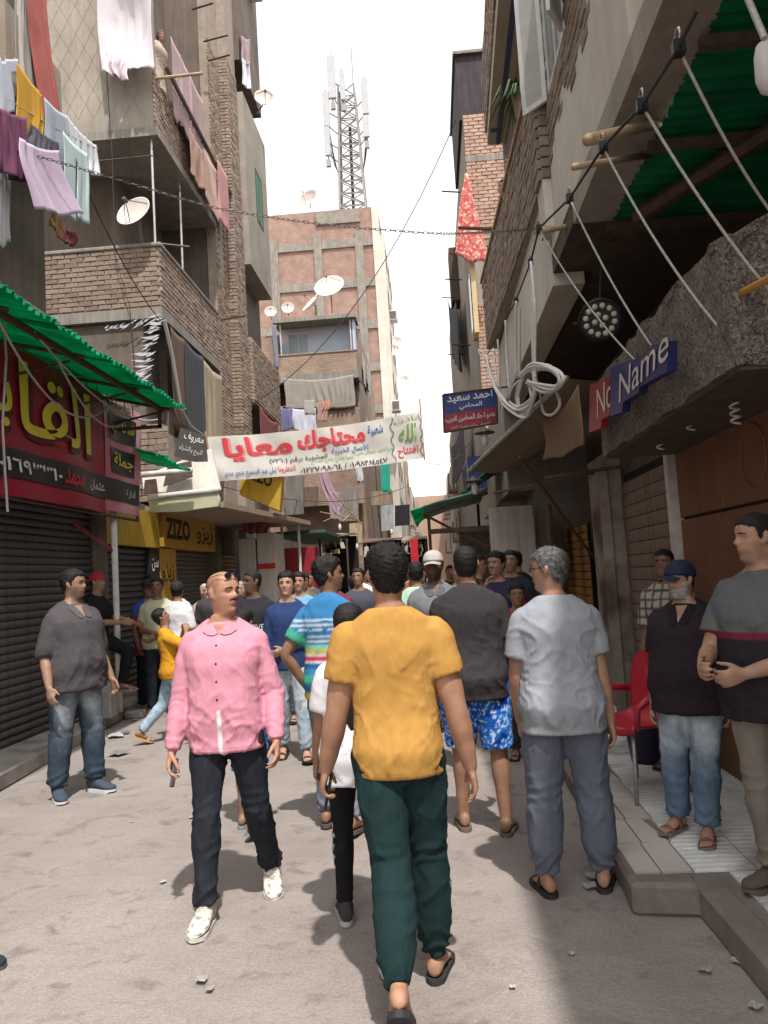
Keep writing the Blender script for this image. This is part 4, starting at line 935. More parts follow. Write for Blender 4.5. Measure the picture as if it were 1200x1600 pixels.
a, e = sly(-20, 92, 760); lettering('٠١٠١٦٩٣٣١٠', MATS['paint_white'], bs, (sx, a, 2.86), Y_, Z_, .15, e-a, bold=.02, ar=False, off=0, warp=wp(.024))
a, e = sly(96, 126, 775); lettering('محمد', MATS['paint_red'], bs, (sx, a, 2.85), Y_, Z_, .17, e-a, bold=.02, off=0, warp=wp(.024))
a, e = sly(138, 165, 780); lettering('عثمان', MATS['paint_white'], bs, (sx, a, 2.85), Y_, Z_, .15, e-a, off=0, warp=wp(.024)); a, e = sly(198, 212, 790); lettering('ادارة', MATS['paint_white'], bs, (sx, a, 2.86), Y_, Z_, .13, e-a, off=0, warp=wp(.024))
# green awning, its steel frame and hooks
aw = empty('green_awning', (-4.4, 7.5, 4.2), 0, 'green corrugated plastic awning on a steel frame above the red signboard', 'awning')
for k in range(5):
    y0, y1 = 4.2+k*1.19, 4.2+(k+1)*1.19+.05; corrugated('roof_sheet', (-4.45, y0, 4.36+.008*(k % 2)), (-3.18, y0, 4.02+.008*(k % 2)), (-3.18, y1, 4.02+.008*(k % 2)), (-4.45, y1, 4.36+.008*(k % 2)), 11, .022, MATS['green_sheet'], aw, ragged=.015)
mb = MB()
for x, z in ((-3.42, 4.0), (-4.25, 4.24)): mb.box((x-.025, 4.2, z-.05), (x+.025, 10.0, z))
for y in (4.6, 6.0, 7.4, 8.8, 9.9): mb.bar((-4.5, y, 4.27), (-3.3, y, 3.96), .022); mb.bar((-4.5, y, 3.75), (-3.45, y, 3.93), .014)
mb.box((-3.45, 9.86, 3.72), (-3.41, 9.9, 4.0)); mb.box((-4.4, 9.86, 3.72), (-3.41, 9.9, 3.76)); mb.build('frame', MATS['rust'], aw)
for k in range(18):
    mb = MB(); y = 5.2+k*.27; mb.tube([(-3.75, y, 4.02), (-3.75, y, 3.9), (-3.73, y+.03, 3.86), (-3.70, y+.05, 3.88)], .006, 5); mb.build('hook', MATS['rust'], aw)
corrugated('green_sheet', (-4.6, 10.4, 3.75), (-3.7, 10.4, 3.5), (-3.7, 12.0, 3.45), (-4.6, 12.0, 3.72), 10, .02, MATS['green_sheet'], ragged=.03, label='small lower green plastic sheet past the end of the red signboard', cat='awning')
mb = MB()
for q, (a, b, sg_) in enumerate((((-3.4, 5.9, 4.0), (-3.9, 9.6, 4.1), .55), ((-3.5, 7.2, 3.95), (-4.0, 10.4, 4.05), .4), ((-3.4, 6.6, 3.98), (-4.1, 11.9, 4.3), .3))): mb.tube(catenary(a, b, sg_), .011, 5)
mb.build('loose_cable', MATS['rope'], label='pale loose cables drooping below the green awning', cat='cable')
mb = MB(); mb.tube([onX(5, 470, -3.75), onX(10, 560, -3.78), onX(4, 660, -3.75), onX(8, 740, -3.76), onX(12, 800, -3.75)], .012, 5); mb.build('frayed_rope', MATS['rope'], label='pale cord hanging down across the left edge of the red signboard', cat='cord')
# pole and brace
p0 = onZ(187, 1112, .13); mb = MB(); mb.bar((p0.x, p0.y, .13), (p0.x, p0.y, 2.72), .04, 10); po = mb.build('awning_pole', MATS['white_pipe'], smooth=True, label='white steel pole on the pavement at the end of the red signboard', cat='pole')
mb = MB(); mb.bar((p0.x, p0.y, 2.15), (-4.55, p0.y-.35, 2.6), .03); mb.build('brace', surf('paint_dullred', (.22, .05, .045), (.15, .03, .03), 8, .6, .1), po)
mb = MB(); mb.box((p0.x-.1, p0.y-.55, .13), (p0.x+.12, p0.y-.32, .56)); mb.build('metal_stub', MATS['steel'], bevel=.02, label='short grey metal stub post used as a footrest beside the white pole', cat='post')
mb = MB(); mb.tube([(-4.4, 9.0, .15), (-4.25, 9.4, .15), (-4.3, 9.9, .15), (-4.1, 9.6, .15), (-4.2, 9.1, .15)], .012, 5); mb.build('floor_cable', MATS['cable'], label='black cable lying on the pavement by the shutter', cat='cable')
# laundry on the near line
ln0, ln1 = onX(-40, 120, -4.1), onX(152, 232, -4.1)
mb = MB(); mb.tube(catenary(ln0, ln1, .05), .008, 5); mb.bar(ln0, ln0+Vector((-.6, 0, 0)), .02); mb.bar(ln1, ln1+Vector((-1., 0, .02)), .02)
mb.build('clothes_line', MATS['rope'], label='rope clothes line strung along the brown building above the green awning', cat='clothes line')
def laundry(name, a, b, drop, c, label, cat, X=-4.1, dx=0., **kw):
    A, B = onX(a[0], a[1], X+dx), onX(b[0], b[1], X+dx); return cloth(name, A, B, drop, fabric(c), label=label, cat=cat, group='laundry on the line over the red sign', **kw)
laundry('shirt', (-22, 80), (28, 92), .62, (.50, .52, .58), 'white shirt at the left end of the clothes line', 'shirt', shape='shirt', seed=1, flare=1.15, amp=.05)
laundry('shirt', (24, 92), (66, 150), .62, (.62, .33, .03), 'mustard yellow shirt on the clothes line', 'shirt', uneven=.2, seed=2, amp=.035, nf=3)
laundry('cloth', (-25, 150), (42, 185), .72, (.16, .045, .10), 'dark plum cloth hanging under the white shirt', 'cloth', dx=.12, seed=3, amp=.05)
laundry('towel', (68, 152), (106, 182), .72, (.42, .46, .52), 'grey blue towel next to the mustard shirt', 'towel', nf=2, amp=.025, seed=4)
laundry('undershirt', (103, 180), (150, 228), .42, (.66, .68, .72), 'white frilled top at the right end of the clothes line', 'shirt', seed=5, amp=.03, nf=6)
laundry('trousers', (98, 205), (135, 240), .95, (.50, .60, .60), 'long pale blue trousers hanging lowest at the right end of the line', 'trousers', shape='trousers', dx=.14, seed=6, amp=.03)
laundry('cloth', (30, 215), (92, 235), .62, (.55, .43, .55), 'lilac cloth with faint pattern blowing below the line', 'cloth', dx=.22, seed=7, flare=1.25, sway=(.1, .25, 0))
laundry('cloth', (46, 190), (90, 222), .36, (.10, .09, .11), 'black small cloth between the lilac cloth and the grey towel', 'cloth', dx=.08, seed=8)
laundry('cloth', (80, 325), (100, 350), .22, (.34, .19, .05), 'scrap of orange cloth under the pale blue trousers', 'cloth', seed=9)
laundry('cloth', (88, 345), (118, 365), .18, (.22, .05, .05), 'scrap of dark red cloth at the lowest end of the laundry', 'cloth', seed=10)
laundry('cloth', (-12, 240), (14, 250), .9, (.48, .47, .48), 'pale grey sheet at the very left edge below the plum cloth', 'cloth', seed=12)
A, B = onX(42, -40, -4.25), onX(72, -20, -4.25); cloth('curtain', A, B, 1.75, surf('red_print', (.40, .12, .10), (.32, .085, .075), 2, .9, .1, c3=(.24, .05, .05)), nf=3, amp=.05, seed=11, sway=(0, .35, 0), label='long red patterned curtain hanging from the upper left floor', cat='curtain')
A, B = onX(22, -60, -4.3), onX(46, -40, -4.3); cloth('curtain', A, B, 1.5, fabric((.40, .36, .33)), nf=2, amp=.04, seed=13, label='plain grey curtain beside the red patterned curtain', cat='curtain')

# ================================================================== LEFT: brick building with corner balconies
AX, AY = -4.6, 13.58
ba = empty('corner_building', (AX, AY, 0), 0, 'brown brick apartment building with stacked corner balconies on the left', 'building')
mb = MB(); mb.box((-11, AY+1.3, 6.7), (AX-1.25, 19.0, 18)); mb.box((-11, AY+.9, 0), (AX-.25, 19.0, 6.7)); mb.box((AX-1.24, 17.52, 6.72), (AX-.21, 18.99, 17.9)); mb.build('wall', MATS['plaster_brown'], ba)
mb = MB()
mb.box((-7.0, AY, 6.52), (AX, 17.46, 6.72)); mb.build('balcony_slab', MATS['concrete'], ba)
mb = MB(); mb.box((-7.0, AY, 9.95), (AX+.04, 17.46, 10.12)); mb.build('balcony_slab', MATS['concrete'], ba)
mb = MB(); mb.box((-7., AY+.03, 6.72), (AX-.03, AY+.22, 7.84)); mb.box((AX-.22, AY+.22, 6.72), (AX-.03, 17.47, 7.84)); mb.build('parapet', MATS['mortar'], ba)
mb = MB(); mb.box((-7., AY-.02, 7.84), (AX+.03, AY+.25, 7.92)); mb.box((AX-.25, AY+.25, 7.84), (AX+.03, 17.47, 7.92)); mb.build('coping', MATS['concrete'], ba, bevel=.02)
bk = Bricks(BR)
bk.rect((-7, AY+.03, 6.74), X_, Z_, -Y_, 7+AX-.03, 1.1); bk.rect((AX-.03, AY+.03, 6.74), Y_, Z_, X_, 3.9, 1.1)
# upper corner: plaster front with a net's shadow modelled as thin bars, brick flank
mb = MB(); mb.box((-7.6, AY+.02, 10.12), (AX-.03, AY+.25, 18)); mb.build('plaster_front', MATS['plaster_grey'], ba)
mb = MB()
for i in range(-9, 14):
    for sg_ in (1, -1):
        a, b = Vector((-7.55+i*.3, AY+.012, 10.4)), Vector((-7.55+i*.3+sg_*3.0, AY+.012, 16))
        pts = [a.lerp(b, t) for t in np.linspace(0, 1, 12)]; pts = [p for p in pts if -7.5 < p.x < AX-.1]
        if len(pts) > 1: mb.tube(pts, .0022, 4)
mb.build('shadow_lattice', MATS['plaster_grey'], ba)  # no real wires: bars in the wall's plaster imitate a fishnet shadow
mb = MB(); mb.box((AX-.25, AY+.25, 10.12), (AX-.02, 17.47, 11.25)); mb.build('parapet', MATS['mortar'], ba)
bk.rect((AX-.02, AY+.02, 10.14), Y_, Z_, X_, 3.9, 1.1)
mb = MB(); mb.box((AX-1.2, AY+.25, 10.12), (AX-1.0, 17.51, 18)); mb.build('inner_wall', MATS['plaster_brown'], ba)
mb = MB(); mb.box((AX-.2, 17.5, 6.0), (AX-.02, 19.0, 18)); mb.build('flank_wall', MATS['mortar'], ba)
bk.rect((AX-.02, 17.5, 4.2), Y_, Z_, X_, 1.0, 10.5, holes=[(.25, 4.8, .8, 6.3)])
mb = MB(); mb.box((AX-.2, 17.5, 3.3), (AX-.02, 18.6, 6.0)); mb.build('flank_wall', MATS['mortar'], ba)
# brick pilaster (toothed column)
mb = MB(); mb.box((AX-.1, 18.6, 3.3), (AX+.18, 19.55, 18)); mb.build('pilaster', MATS['mortar'], ba)
bk.rect((AX+.18, 18.6, 4.4), Y_, Z_, X_, .95, 10.5, bw=.42); bk.rect((AX-.02, 18.6, 4.4), X_, Z_, -Y_, .22, 10.5, bw=.22)
# posts of the open balcony, ceilings and inner rooms
for x, y in ((-4.72, AY+.12), (-4.72, 15.3)):
    mb = MB(); mb.bar((x, y, 7.92), (x, y, 9.95), .022, 8); mb.build('post', MATS['steel'], ba)
mb = MB(); mb.bar((-7, AY+.1, 9.6), (-4.7, AY+.1, 9.62), .012); mb.bar((-4.7, AY+.1, 9.75), (-4.7, 17.4, 9.75), .012); mb.build('curtain_rail', MATS['metal'], ba)
# first floor below the brick balcony: dark room, curtains, torn plastic
mb = MB(); mb.box((-7.6, AY+.1, 3.0), (-5.0, AY+.9, 6.5)); mb.build('dark_bay', MATS['plaster_brown'], ba)
mb = MB(); mb.box((-5.02, AY+.31, 3.1), (-4.75, 17.45, 4.5)); mb.build('low_wall', MATS['mortar'], ba)
bk.rect((-5.9, AY+.09, 3.2), X_, Z_, -Y_, 1.3, 1.35, bw=.3, bh=.09)
mb = MB(); mb.box((-6.0, AY+.1, 3.1), (-4.72, AY+.3, 4.6)); mb.build('low_wall', MATS['mortar'], ba)
bk.finish(ba)
A, B = onX(262, 505, AX+.02), onX(290, 545, AX+.02)
cloth('curtain', (AX+.03, 13.9, 6.45), (AX+.03, 14.7, 6.45), 1.75, fabric((.13, .075, .055)), nf=3, seed=20, label='narrow brown curtain at the corner of the dark first floor', cat='curtain')
cloth('curtain', (AX+.03, 14.7, 6.45), (AX+.03, 16.0, 6.45), 1.9, fabric((.055, .055, .065)), nf=5, amp=.03, seed=21, label='dark grey curtain below the brick balcony', cat='curtain')
cloth('curtain', (AX+.03, 16.0, 6.4), (AX+.03, 17.4, 6.4), 2.05, fabric((.36, .29, .20)), nf=3, amp=.03, seed=22, label='tan canvas curtain beside the dark grey one below the brick balcony', cat='curtain')
mb = MB(); mb.tube([onX(257, 500, AX+.08), onX(270, 560, AX+.1), onX(283, 640, AX+.1), onX(297, 665, AX+.1)], .035, 7); mb.build('rolled_awning', MATS['rope'], label='rolled pale cloth tied along the edge of the dark first floor', cat='awning')
mb = MB()
for k in range(46):
    t = k/45; base = onY(252-25*t+random.uniform(-6, 6), 492+110*t+random.uniform(-5, 5), AY-.05); d = Vector((-random.uniform(.1, .35), random.uniform(-.05, .05), random.uniform(-.12, .06))); n_ = Vector((0, 0, .025)); mb.slab([base, base+d*.5+Vector((0, 0, .02)), base+d, base+d*.5-n_], (0, .006, 0))
for k in range(16):
    base = onY(170+k*5, 507-k*.6+random.uniform(-4, 4), AY-.05); d = Vector((-random.uniform(.05, .2), 0, -random.uniform(.02, .14))); mb.slab([base, base+d*.5, base+d, base+d*.5+Vector((0, 0, -.03))], (0, .006, 0))
mb.build('torn_plastic', fabric((.6, .58, .62)), kind='stuff', label='shredded white plastic hanging under the brick balcony', cat='plastic')
dish(onY(213, 336, AY-.15), (-.25, -1, .45), .33, 'cream satellite dish standing on the corner of the left brick balcony', foot=Vector((-4.95, AY+.1, 7.9)))
mb = MB(); a = onY(262, 400, AY-.1); mb.bar((-4.75, AY+.1, 7.95), (-4.2, AY+.5, 8.0), .02); mb.build('iron_rod', MATS['metal'], label='iron rod sticking out from the corner of the brick balcony', cat='rod')
# laundry and curtains of the upper corner
cl = cloth('bed_sheet', onY(150, -50, AY-.35), onY(234, -60, AY-.5), 2.0, fabric((.66, .60, .63)), nf=4, amp=.05, seed=30, nu=36, nv=30, belly=.35, label='ballooning white bed sheet hanging from the upper left corner', cat='bed sheet')
cloth('cloth', onY(163, 78, AY-.45), onY(200, 92, AY-.45), .42, fabric((.72, .60, .64)), nf=2, amp=.06, seed=31, label='small pink white cloth under the ballooning bed sheet', cat='cloth')
for k, (y0, y1, dr, c, lb) in enumerate(((14.35, 14.9, 1.6, (.42, .30, .31), 'dusty pink curtain nearest the corner of the upper balcony'), (14.9, 15.6, 1.55, (.46, .31, .33), 'rose curtain in the middle of the upper balcony'), (15.6, 16.5, 1.7, (.40, .28, .27), 'faded rose curtain at the far end of the upper balcony'))):
    cloth('curtain', (AX+.12, y0, 12.4), (AX+.12, y1, 12.4), dr, fabric(c), nf=4, amp=.05, seed=40+k, label=lb, cat='curtain', group='curtains of the upper balcony')
for k, (y0, z0, dr, c, lb) in enumerate(((15.0, 10.35, .9, (.36, .22, .17), 'brown rug with a border hanging on the balcony flank'), (16.0, 10.5, 1.15, (.40, .26, .22), 'pale brown rug hanging next along the flank'), (17.1, 10.9, 1.5, (.43, .22, .22), 'reddish rug hanging last on the flank'))):
    cloth('rug', (AX+.22, y0, z0+.55), (AX+.22, y0+.95, z0+.55), dr, surf('rug%d' % k, c, tuple(x*.8 for x in c), 3, .95, .2, c3=tuple(x*1.3 for x in c)), nf=2, amp=.04, seed=50+k, label=lb, cat='rug', group='rugs airing along the balcony flank')
mb = MB(); mb.bar((AX+.2, 13.7, 11.35), (AX+.15, 18.6, 11.3), .045, 8); mb.build('balcony_rail', MATS['plaster_brown'], label='long brown rail along the flank of the upper balcony', cat='rail')
mb = MB(); mb.bar((AX-.05, AY+.1, 11.1), (AX+.85, AY+.3, 11.25), .03, 7); mb.bar((AX+.4, AY+.05, 11.0), (AX+.4, AY+.5, 11.35), .012); mb.build('laundry_pole', MATS['bamboo'], label='short pole sticking out below the woman at the upper balcony', cat='pole')
mb = MB(); mb.tube([onY(163, 60, AY-.1), onY(175, 240, AY-.1), onY(180, 400, AY-.1), onY(203, 480, AY-.1), onY(212, 590, AY-.1)], .008, 5); mb.build('wall_cable', MATS['cable'], label='thin dark cable running down the front of the corner building', cat='cable')
# projecting boxes farther along
bb = empty('bay_building', (-4.6, 22, 0), 0, 'narrow brick house with protruding plaster bay boxes behind the corner building', 'building')
mb = MB(); mb.box((-11, 19.6, 0), (-4.7, 22.6, 18)); mb.build('wall', MATS['plaster_brown'], bb)
mb = MB(); mb.box((-5, 19.6, 9.9), (-4.25, 22.3, 14.6)); mb.build('bay_box', MATS['plaster_grey'], bb)
mb = MB(); mb.box((-5, 19.6, 15.5), (-4.3, 22.3, 20)); mb.build('bay_box', MATS['plaster_brown'], bb)
mb = MB(); mb.box((-5, 19.7, 6.3), (-4.35, 23.0, 8.0)); mb.build('bay_box', MATS['mortar'], bb)
b2 = Bricks(BR); b2.rect((-4.35, 19.7, 6.35), Y_, Z_, X_, 3.5, 1.6); b2.rect((-4.98, 19.7, 6.35), X_, Z_, -Y_, .62, 1.6); b2.finish(bb, n=120)
surf('green_window', (.02, .16, .09), (.015, .10, .06), 5, .6, .1); window(bb, (-4.248, 20.7, 11.6), Y_, Z_, .8, 1.5, X_*.2, MATS['wood_dark'], MATS['green_window'])
window(bb, (-4.69, 17.9+1.9, 5.0), Y_, Z_, .9, 1.1, X_*.2, MATS['wood_dark'], surf('green_louvre', (.05, .13, .11), (.03, .08, .07), 9, .7, .1))
cloth('curtain', (-4.33, 20.2, 6.3), (-4.33, 22.6, 6.3), 1.5, fabric((.23, .06, .06)), nf=5, seed=61, label='dark red curtain below the far brick bay on the left', cat='curtain')
dish((-4.05, 21.6, 15.6), (.3, -1, .3), .30, 'small grey satellite dish jutting into the sky from the left bay', foot=Vector((-4.3, 21.6, 15.2)))
mb = MB(); mb.box((-4.3, 20.8, 18.6), (-3.95, 21.6, 19.1)); ac = mb.build('air_conditioner', MATS['white_paint'], bevel=.02, label='air conditioner unit high on the left bay', cat='air conditioner'); mb = MB()
for k in range(6): mb.box((-3.95, 20.85, 18.65+k*.07), (-3.935, 21.55, 18.68+k*.07))
mb.build('grille', MATS['metal'], ac)
for k, (px, py, qx, c, lb) in enumerate(((377, 55, 390, (.42, .30, .33), 'faded pink cloth hanging high from the left bay'), (378, 90, 389, (.70, .70, .74), 'white cloth under the faded pink one on the left bay'))):
    cloth('cloth', onX(px, py, -4.2), onX(qx, py+6, -4.2), .75, fabric(c), seed=70+k, nf=2, label=lb, cat='cloth')
mb = MB()
for (px, py, L), lb in zip(((318, 65, .6), (325, 95, .55), (300, 15, .5), (345, 500, .6)), ('second highest', 'third highest', 'highest', 'lowest')): a = onX(px, py, AX+.05); mb = MB(); mb.bar(a, a+Vector((L, -.1, .02)), .02); mb.build('wall_rod', MATS['rust'], label=lb+' iron rod jutting from the flank of the left corner building', cat='rod', group='iron rods on the left flank')
# ================================================================== RIGHT: raised tiled terrace
surf('terrace', (.20, .17, .15), (.13, .11, .095), 5, .93, .6, 40, c3=(.24, .2, .17)); surf('tile_cream', (.52, .46, .41), (.42, .37, .33), 3, .5, .15, 20, c3=(.30, .25, .215)); surf('tile_rib', (.68, .67, .66), (.55, .54, .53), 5, .45, .15, 20, c3=(.33, .31, .30))
mb = MB(); mb.poly([(.82, 3.86, 0), (.86, 5.5, 0), (.90, 7.5, 0), (.95, 9.5, 0), (4, 9.5, 0), (4, .5, 0), (1.22, .5, 0), (1.15, 3.0, 0), (1.11, 3.80, 0)], (0, 0, .135)); tr = mb.build('terrace_floor', MATS['terrace'], kind='structure', bevel=.02)
def tile(nm, q, mat, h=.012, ribs=0):
    mb = MB(); mb.poly([(x, y, .136) for x, y in q], (0, 0, h))
    if ribs:
        (x0, y0), (x1, y1), (x2, y2), (x3, y3) = q
        for k in range(ribs):
            t0, t1 = (k+.12)/ribs, (k+.12+random.uniform(.35, .62))/ribs; lp = lambda a, b, t: a+(b-a)*t
            mb.poly([(lp(x0, x3, t0)+.006, lp(y0, y3, t0), .136+h-.002), (lp(x1, x2, t0)-.006, lp(y1, y2, t0), .136+h-.002), (lp(x1, x2, t1)-.006, lp(y1, y2, t1), .136+h-.002), (lp(x0, x3, t1)+.006, lp(y0, y3, t1), .136+h-.002)], (0, 0, .008))
    mb.build(nm, mat, tr)
for k in range(13):
    y0 = 3.98+k*.41; xo = .845+.011*k
    if k not in (): tile('tile', [(xo+.02, y0), (xo+.14, y0), (xo+.14, y0+.40), (xo+.02, y0+.40)], MATS['tile_cream'])
    tile('tile', [(xo+.148, y0), (xo+.29, y0), (xo+.29-(.05 if k in (1, 4) else 0), y0+.40), (xo+.148, y0+.40)], MATS['tile_cream'])
    for j in range(3): x = xo+.30+j*.30; tile('tile', [(x, y0), (x+.293, y0), (x+.293, y0+.403), (x, y0+.403)], MATS['tile_rib'], .010, 7)
for k in range(6):
    for j in range(3): x = 1.3+j*.30; y0 = 1.5+k*.41; tile('tile', [(x, y0), (x+.293, y0), (x+.293, y0+.403), (x, y0+.403)], MATS['tile_rib'], .010, 7)
mb = MB(); mb.poly([(1.13, 2.0, 0), (1.27, 2.0, 0), (1.24, 3.9, 0), (1.10, 3.9, 0)], (0, 0, .15)); mb.build('kerb_edge', MATS['terrace'], tr, bevel=.02)
mb = MB(); mb.poly([(.815, 3.84, 0), (1.12, 3.80, 0), (1.12, 3.95, 0), (.815, 3.97, 0)], (0, 0, .152)); mb.build('kerb_edge', MATS['terrace'], tr, bevel=.02)

# ================================================================== RIGHT: near building
RX = 1.3
rb = empty('plaster_building', (RX, 5, 0), 0, 'near building on the right with pale plaster over brick above the shops', 'building')
mb = MB(); mb.box((1.98, -3, 0), (5, 8.2, 2.62)); mb.box((3.5, -3, 2.62), (5, 8.2, 4.36)); mb.box((2.6, 8.2, 0), (5, 13.3, 4.4)); mb.build('shop_wall', MATS['plaster_brown'], rb)
mb = MB(); mb.box((RX+.01, 6.25, 4.42), (5, 13.3, 4.6)); mb.build('overhang_slab', MATS['wood_dark'], rb)
mb = MB(); mb.box((RX, -3, 4.38), (1.62, 6.25, 4.6)); mb.build('soffit', MATS['plaster_grey'], rb)
mb = MB(); mb.box((RX, -3, 4.6), (RX+.3, 3.4, 5.6)); mb.box((RX, 3.4, 4.6), (RX+.3, 3.95, 4.62+.3)); mb.box((RX, 4.35, 4.6), (RX+.3, 7.3, 5.42)); mb.box((RX, 3.4, 5.3), (RX+.3, 4.35, 5.6)); mb.box((RX+.12, 3.4, 4.6), (RX+.3, 4.35, 5.6)); mb.build('plaster_wall', MATS['plaster_pale'], rb)
mb = MB(); mb.box((RX+.02, 4.35, 5.4), (RX+.3, 7.3, 7.25)); mb.build('brick_wall', MATS['mortar'], rb)
br = Bricks(BR); rg = lambda u, v: v > .12*math.sin(u*4)+.10*math.sin(u*11)+.10+max(0, (1.1-u))*.9
br.rect((RX+.02, 4.35, 5.3), Y_, Z_, -X_, 2.75, 1.95, bw=.22, bh=.075, ragged=rg, holes=[(1.65, .55, 2.55, 1.95)])
mb = MB(); mb.box((RX+.005, 4.35, 5.35), (RX+.03, 7.1, 5.6)); mb.build('plaster_edge', MATS['plaster_pale'], rb)
mb = MB(); mb.box((RX-.08, 7.1, 5.2), (RX+.3, 7.42, 7.4)); mb.build('pilaster', MATS['mortar'], rb)
br.rect((RX-.08, 7.1, 5.2), Y_, Z_, -X_, .32, 2.2, bw=.3, bh=.085, proud=.025); br.rect((RX+.0, 7.1, 5.2), -X_, Z_, -Y_, .08, 2.2, bw=.2, bh=.085, proud=.025)
mb = MB(); mb.box((RX-.08, 7.1, 4.75), (RX+.3, 7.42, 5.2)); mb.build('pilaster_base', MATS['plaster_pale'], rb)
mb = MB(); mb.box((RX-.002, 7.42, 4.3), (RX+.3, 13.3, 5.3)); mb.build('plaster_wall', MATS['plaster_pale'], rb)
surf('frame_white', (.60, .585, .56), (.48, .46, .44), 8, .6, .2, streak=.2); surf('frame_cream', (.48, .42, .33), (.36, .31, .25), 8, .6, .2)
window(rb, (RX+.11, 3.45, 4.64), Y_, Z_, .85, .95, -X_*.5, MATS['frame_cream'], surf('pane_grey', (.30, .32, .35), (.24, .25, .28), 3, .2, .0, spec=.5), bars=1)
window(rb, (RX+.02, 6.02, 5.88), Y_, Z_, .9, 1.35, -X_*.4, MATS['frame_white'], MATS['glass_dim'], bars=1)
for (y, a) in ((6.93, 40), (6.02, 28)):     # casements swung open
    d = Vector((-math.sin(math.radians(a)), math.cos(math.radians(a))*(1 if y > 6.5 else -1), 0)); window(rb, Vector((RX-.01, y, 5.86)), d, Z_, .30, 1.4, d.cross(Z_)*.6, MATS['frame_white'], surf('pane_pale', (.36, .35, .33), (.28, .27, .25), 3, .3, .0), bars=0, name='casement')
br.finish(rb)
# balcony bay next along
rc = empty('balcony_building', (1.65, 10, 0), 0, 'brick building on the right with a leaning balcony and a painted slab above', 'building')
mb = MB(); mb.box((1.65, 7.42, 5.3), (5, 13.3, 13)); mb.build('wall', MATS['plaster_brown'], rc)
mb = MB(); mb.poly([(1.28, 7.5, 5.3), (1.12, 13.0, 5.3), (1.24, 13.0, 5.3), (1.40, 7.5, 5.3)], (0, 0, 1.15)); mb.box((1.24, 12.88, 5.3), (1.65, 13.0, 6.45)); mb.build('parapet', MATS['mortar'], rc)
b3 = Bricks(BR); dU = Vector((-.16, 5.5, 0)); b3.rect((1.28, 7.5, 5.3), dU, Z_, Vector((-1, -.029, 0)), 5.5, 1.12)
mb = MB(); mb.poly([(1.23, 7.5, 6.45), (1.07, 13.05, 6.45), (1.27, 13.05, 6.45), (1.43, 7.5, 6.45)], (0, 0, .05)); mb.build('coping', MATS['wood'], rc)
mb = MB(); mb.poly([(1.22, 7.6, 8.85), (1.36, 13.0, 8.85), (1.8, 13.0, 8.85), (1.8, 7.6, 8.85)], (0, 0, .16)); mb.build('balcony_slab', surf('slab_beige', (.40, .33, .26), (.33, .27, .21), 2, .9, .2), rc)
surf('slab_blue', (.08, .075, .17), (.06, .055, .13), 3, .8, .1); mb = MB(); mb.poly([(1.40, 7.6, 8.846), (1.50, 13.0, 8.846), (1.58, 13.0, 8.846), (1.48, 7.6, 8.846)], (0, 0, .003)); mb.poly([(1.38, 12.5, 8.846), (1.495, 12.5, 8.846), (1.497, 12.62, 8.846), (1.38, 12.62, 8.846)], (0, 0, .003)); mb.poly([(1.585, 11.3, 8.846), (1.64, 11.3, 8.846), (1.64, 11.5, 8.846), (1.585, 11.5, 8.846)], (0, 0, .003)); mb.build('painted_stripe', MATS['slab_blue'], rc)
mb = MB(); mb.poly([(1.22, 7.6, 9.01), (1.36, 13.0, 9.01), (1.46, 13.0, 9.01), (1.32, 7.6, 9.01)], (0, 0, 1.1)); mb.build('parapet', MATS['mortar'], rc); b3.rect((1.22, 7.6, 9.05), Vector((.14, 5.4, 0)), Z_, Vector((-1, .026, 0)), 5.4, 1.0); b3.finish(rc, n=200)
mb = MB(); a = onX(770, 358, 1.15); mb.bar(a, onX(718, 356, .75), .03); mb.build('iron_bracket', MATS['rust'], label='rusty iron bar jutting out from the end of the right balcony', cat='bracket')
# plant on the balcony
pl = empty('potted_plant', (1.25, 9.2, 6.5), 0, 'spiky green plant drooping over the right balcony rail', 'plant'); mb = MB(); pc = onX(815, 130, 1.3); R9 = random.Random(9)
for k in range(70):
    a = R9.uniform(0, 2*PI); L = R9.uniform(.2, .55); d = Vector((math.cos(a)*.5-.35, math.sin(a)*.9, 0)); sd = Vector((0, 0, 1)).cross(d).normalized()*.012; p = [pc+d*(L*t)+Z_*(L*(.9*t-1.5*t*t)-.1) for t in (0, .33, .66, 1)]
    mb.add([p[0]-sd, p[0]+sd, p[1]+sd*1.3, p[1]-sd*1.3, p[2]+sd, p[2]-sd, p[3]], [(0, 1, 2, 3), (3, 2, 4, 5), (5, 4, 6)])
mb.build('leaves', surf('leaf', (.10, .15, .06), (.055, .09, .035), 12, .6, .1), pl)
mb = MB(); mb.lathe([(.09, -.42), (.12, -.2), (.13, -.1)], 12, Matrix.Translation(pc)); mb.build('pot', BR[2], pl)
def check_mat():
    m, n, b, L = new_mat('red_check'); N = n.nodes.new; tc = N('ShaderNodeTexCoord'); ck = N('ShaderNodeTexChecker'); ck.inputs['Scale'].default_value = 5.5; ck.inputs['Color1'].default_value = (.40, .06, .045, 1); ck.inputs['Color2'].default_value = (.44, .13, .10, 1); L.new(tc.outputs['Object'], ck.inputs['Vector'])
    no = N('ShaderNodeTexNoise'); no.inputs['Scale'].default_value = 11; L.new(tc.outputs['Object'], no.inputs['Vector']); r = N('ShaderNodeValToRGB'); r.color_ramp.elements[0].position = .55; r.color_ramp.elements[1].position = .6; L.new(no.outputs[0], r.inputs[0]); mx = N('ShaderNodeMix'); mx.data_type = 'RGBA'; L.new(r.outputs[0], mx.inputs[0]); L.new(ck.outputs[0], mx.inputs[6]); mx.inputs[7].default_value = (.55, .32, .28, 1); L.new(mx.outputs[2], b.inputs['Base Color']); b.inputs['Roughness'].default_value = .9; return m
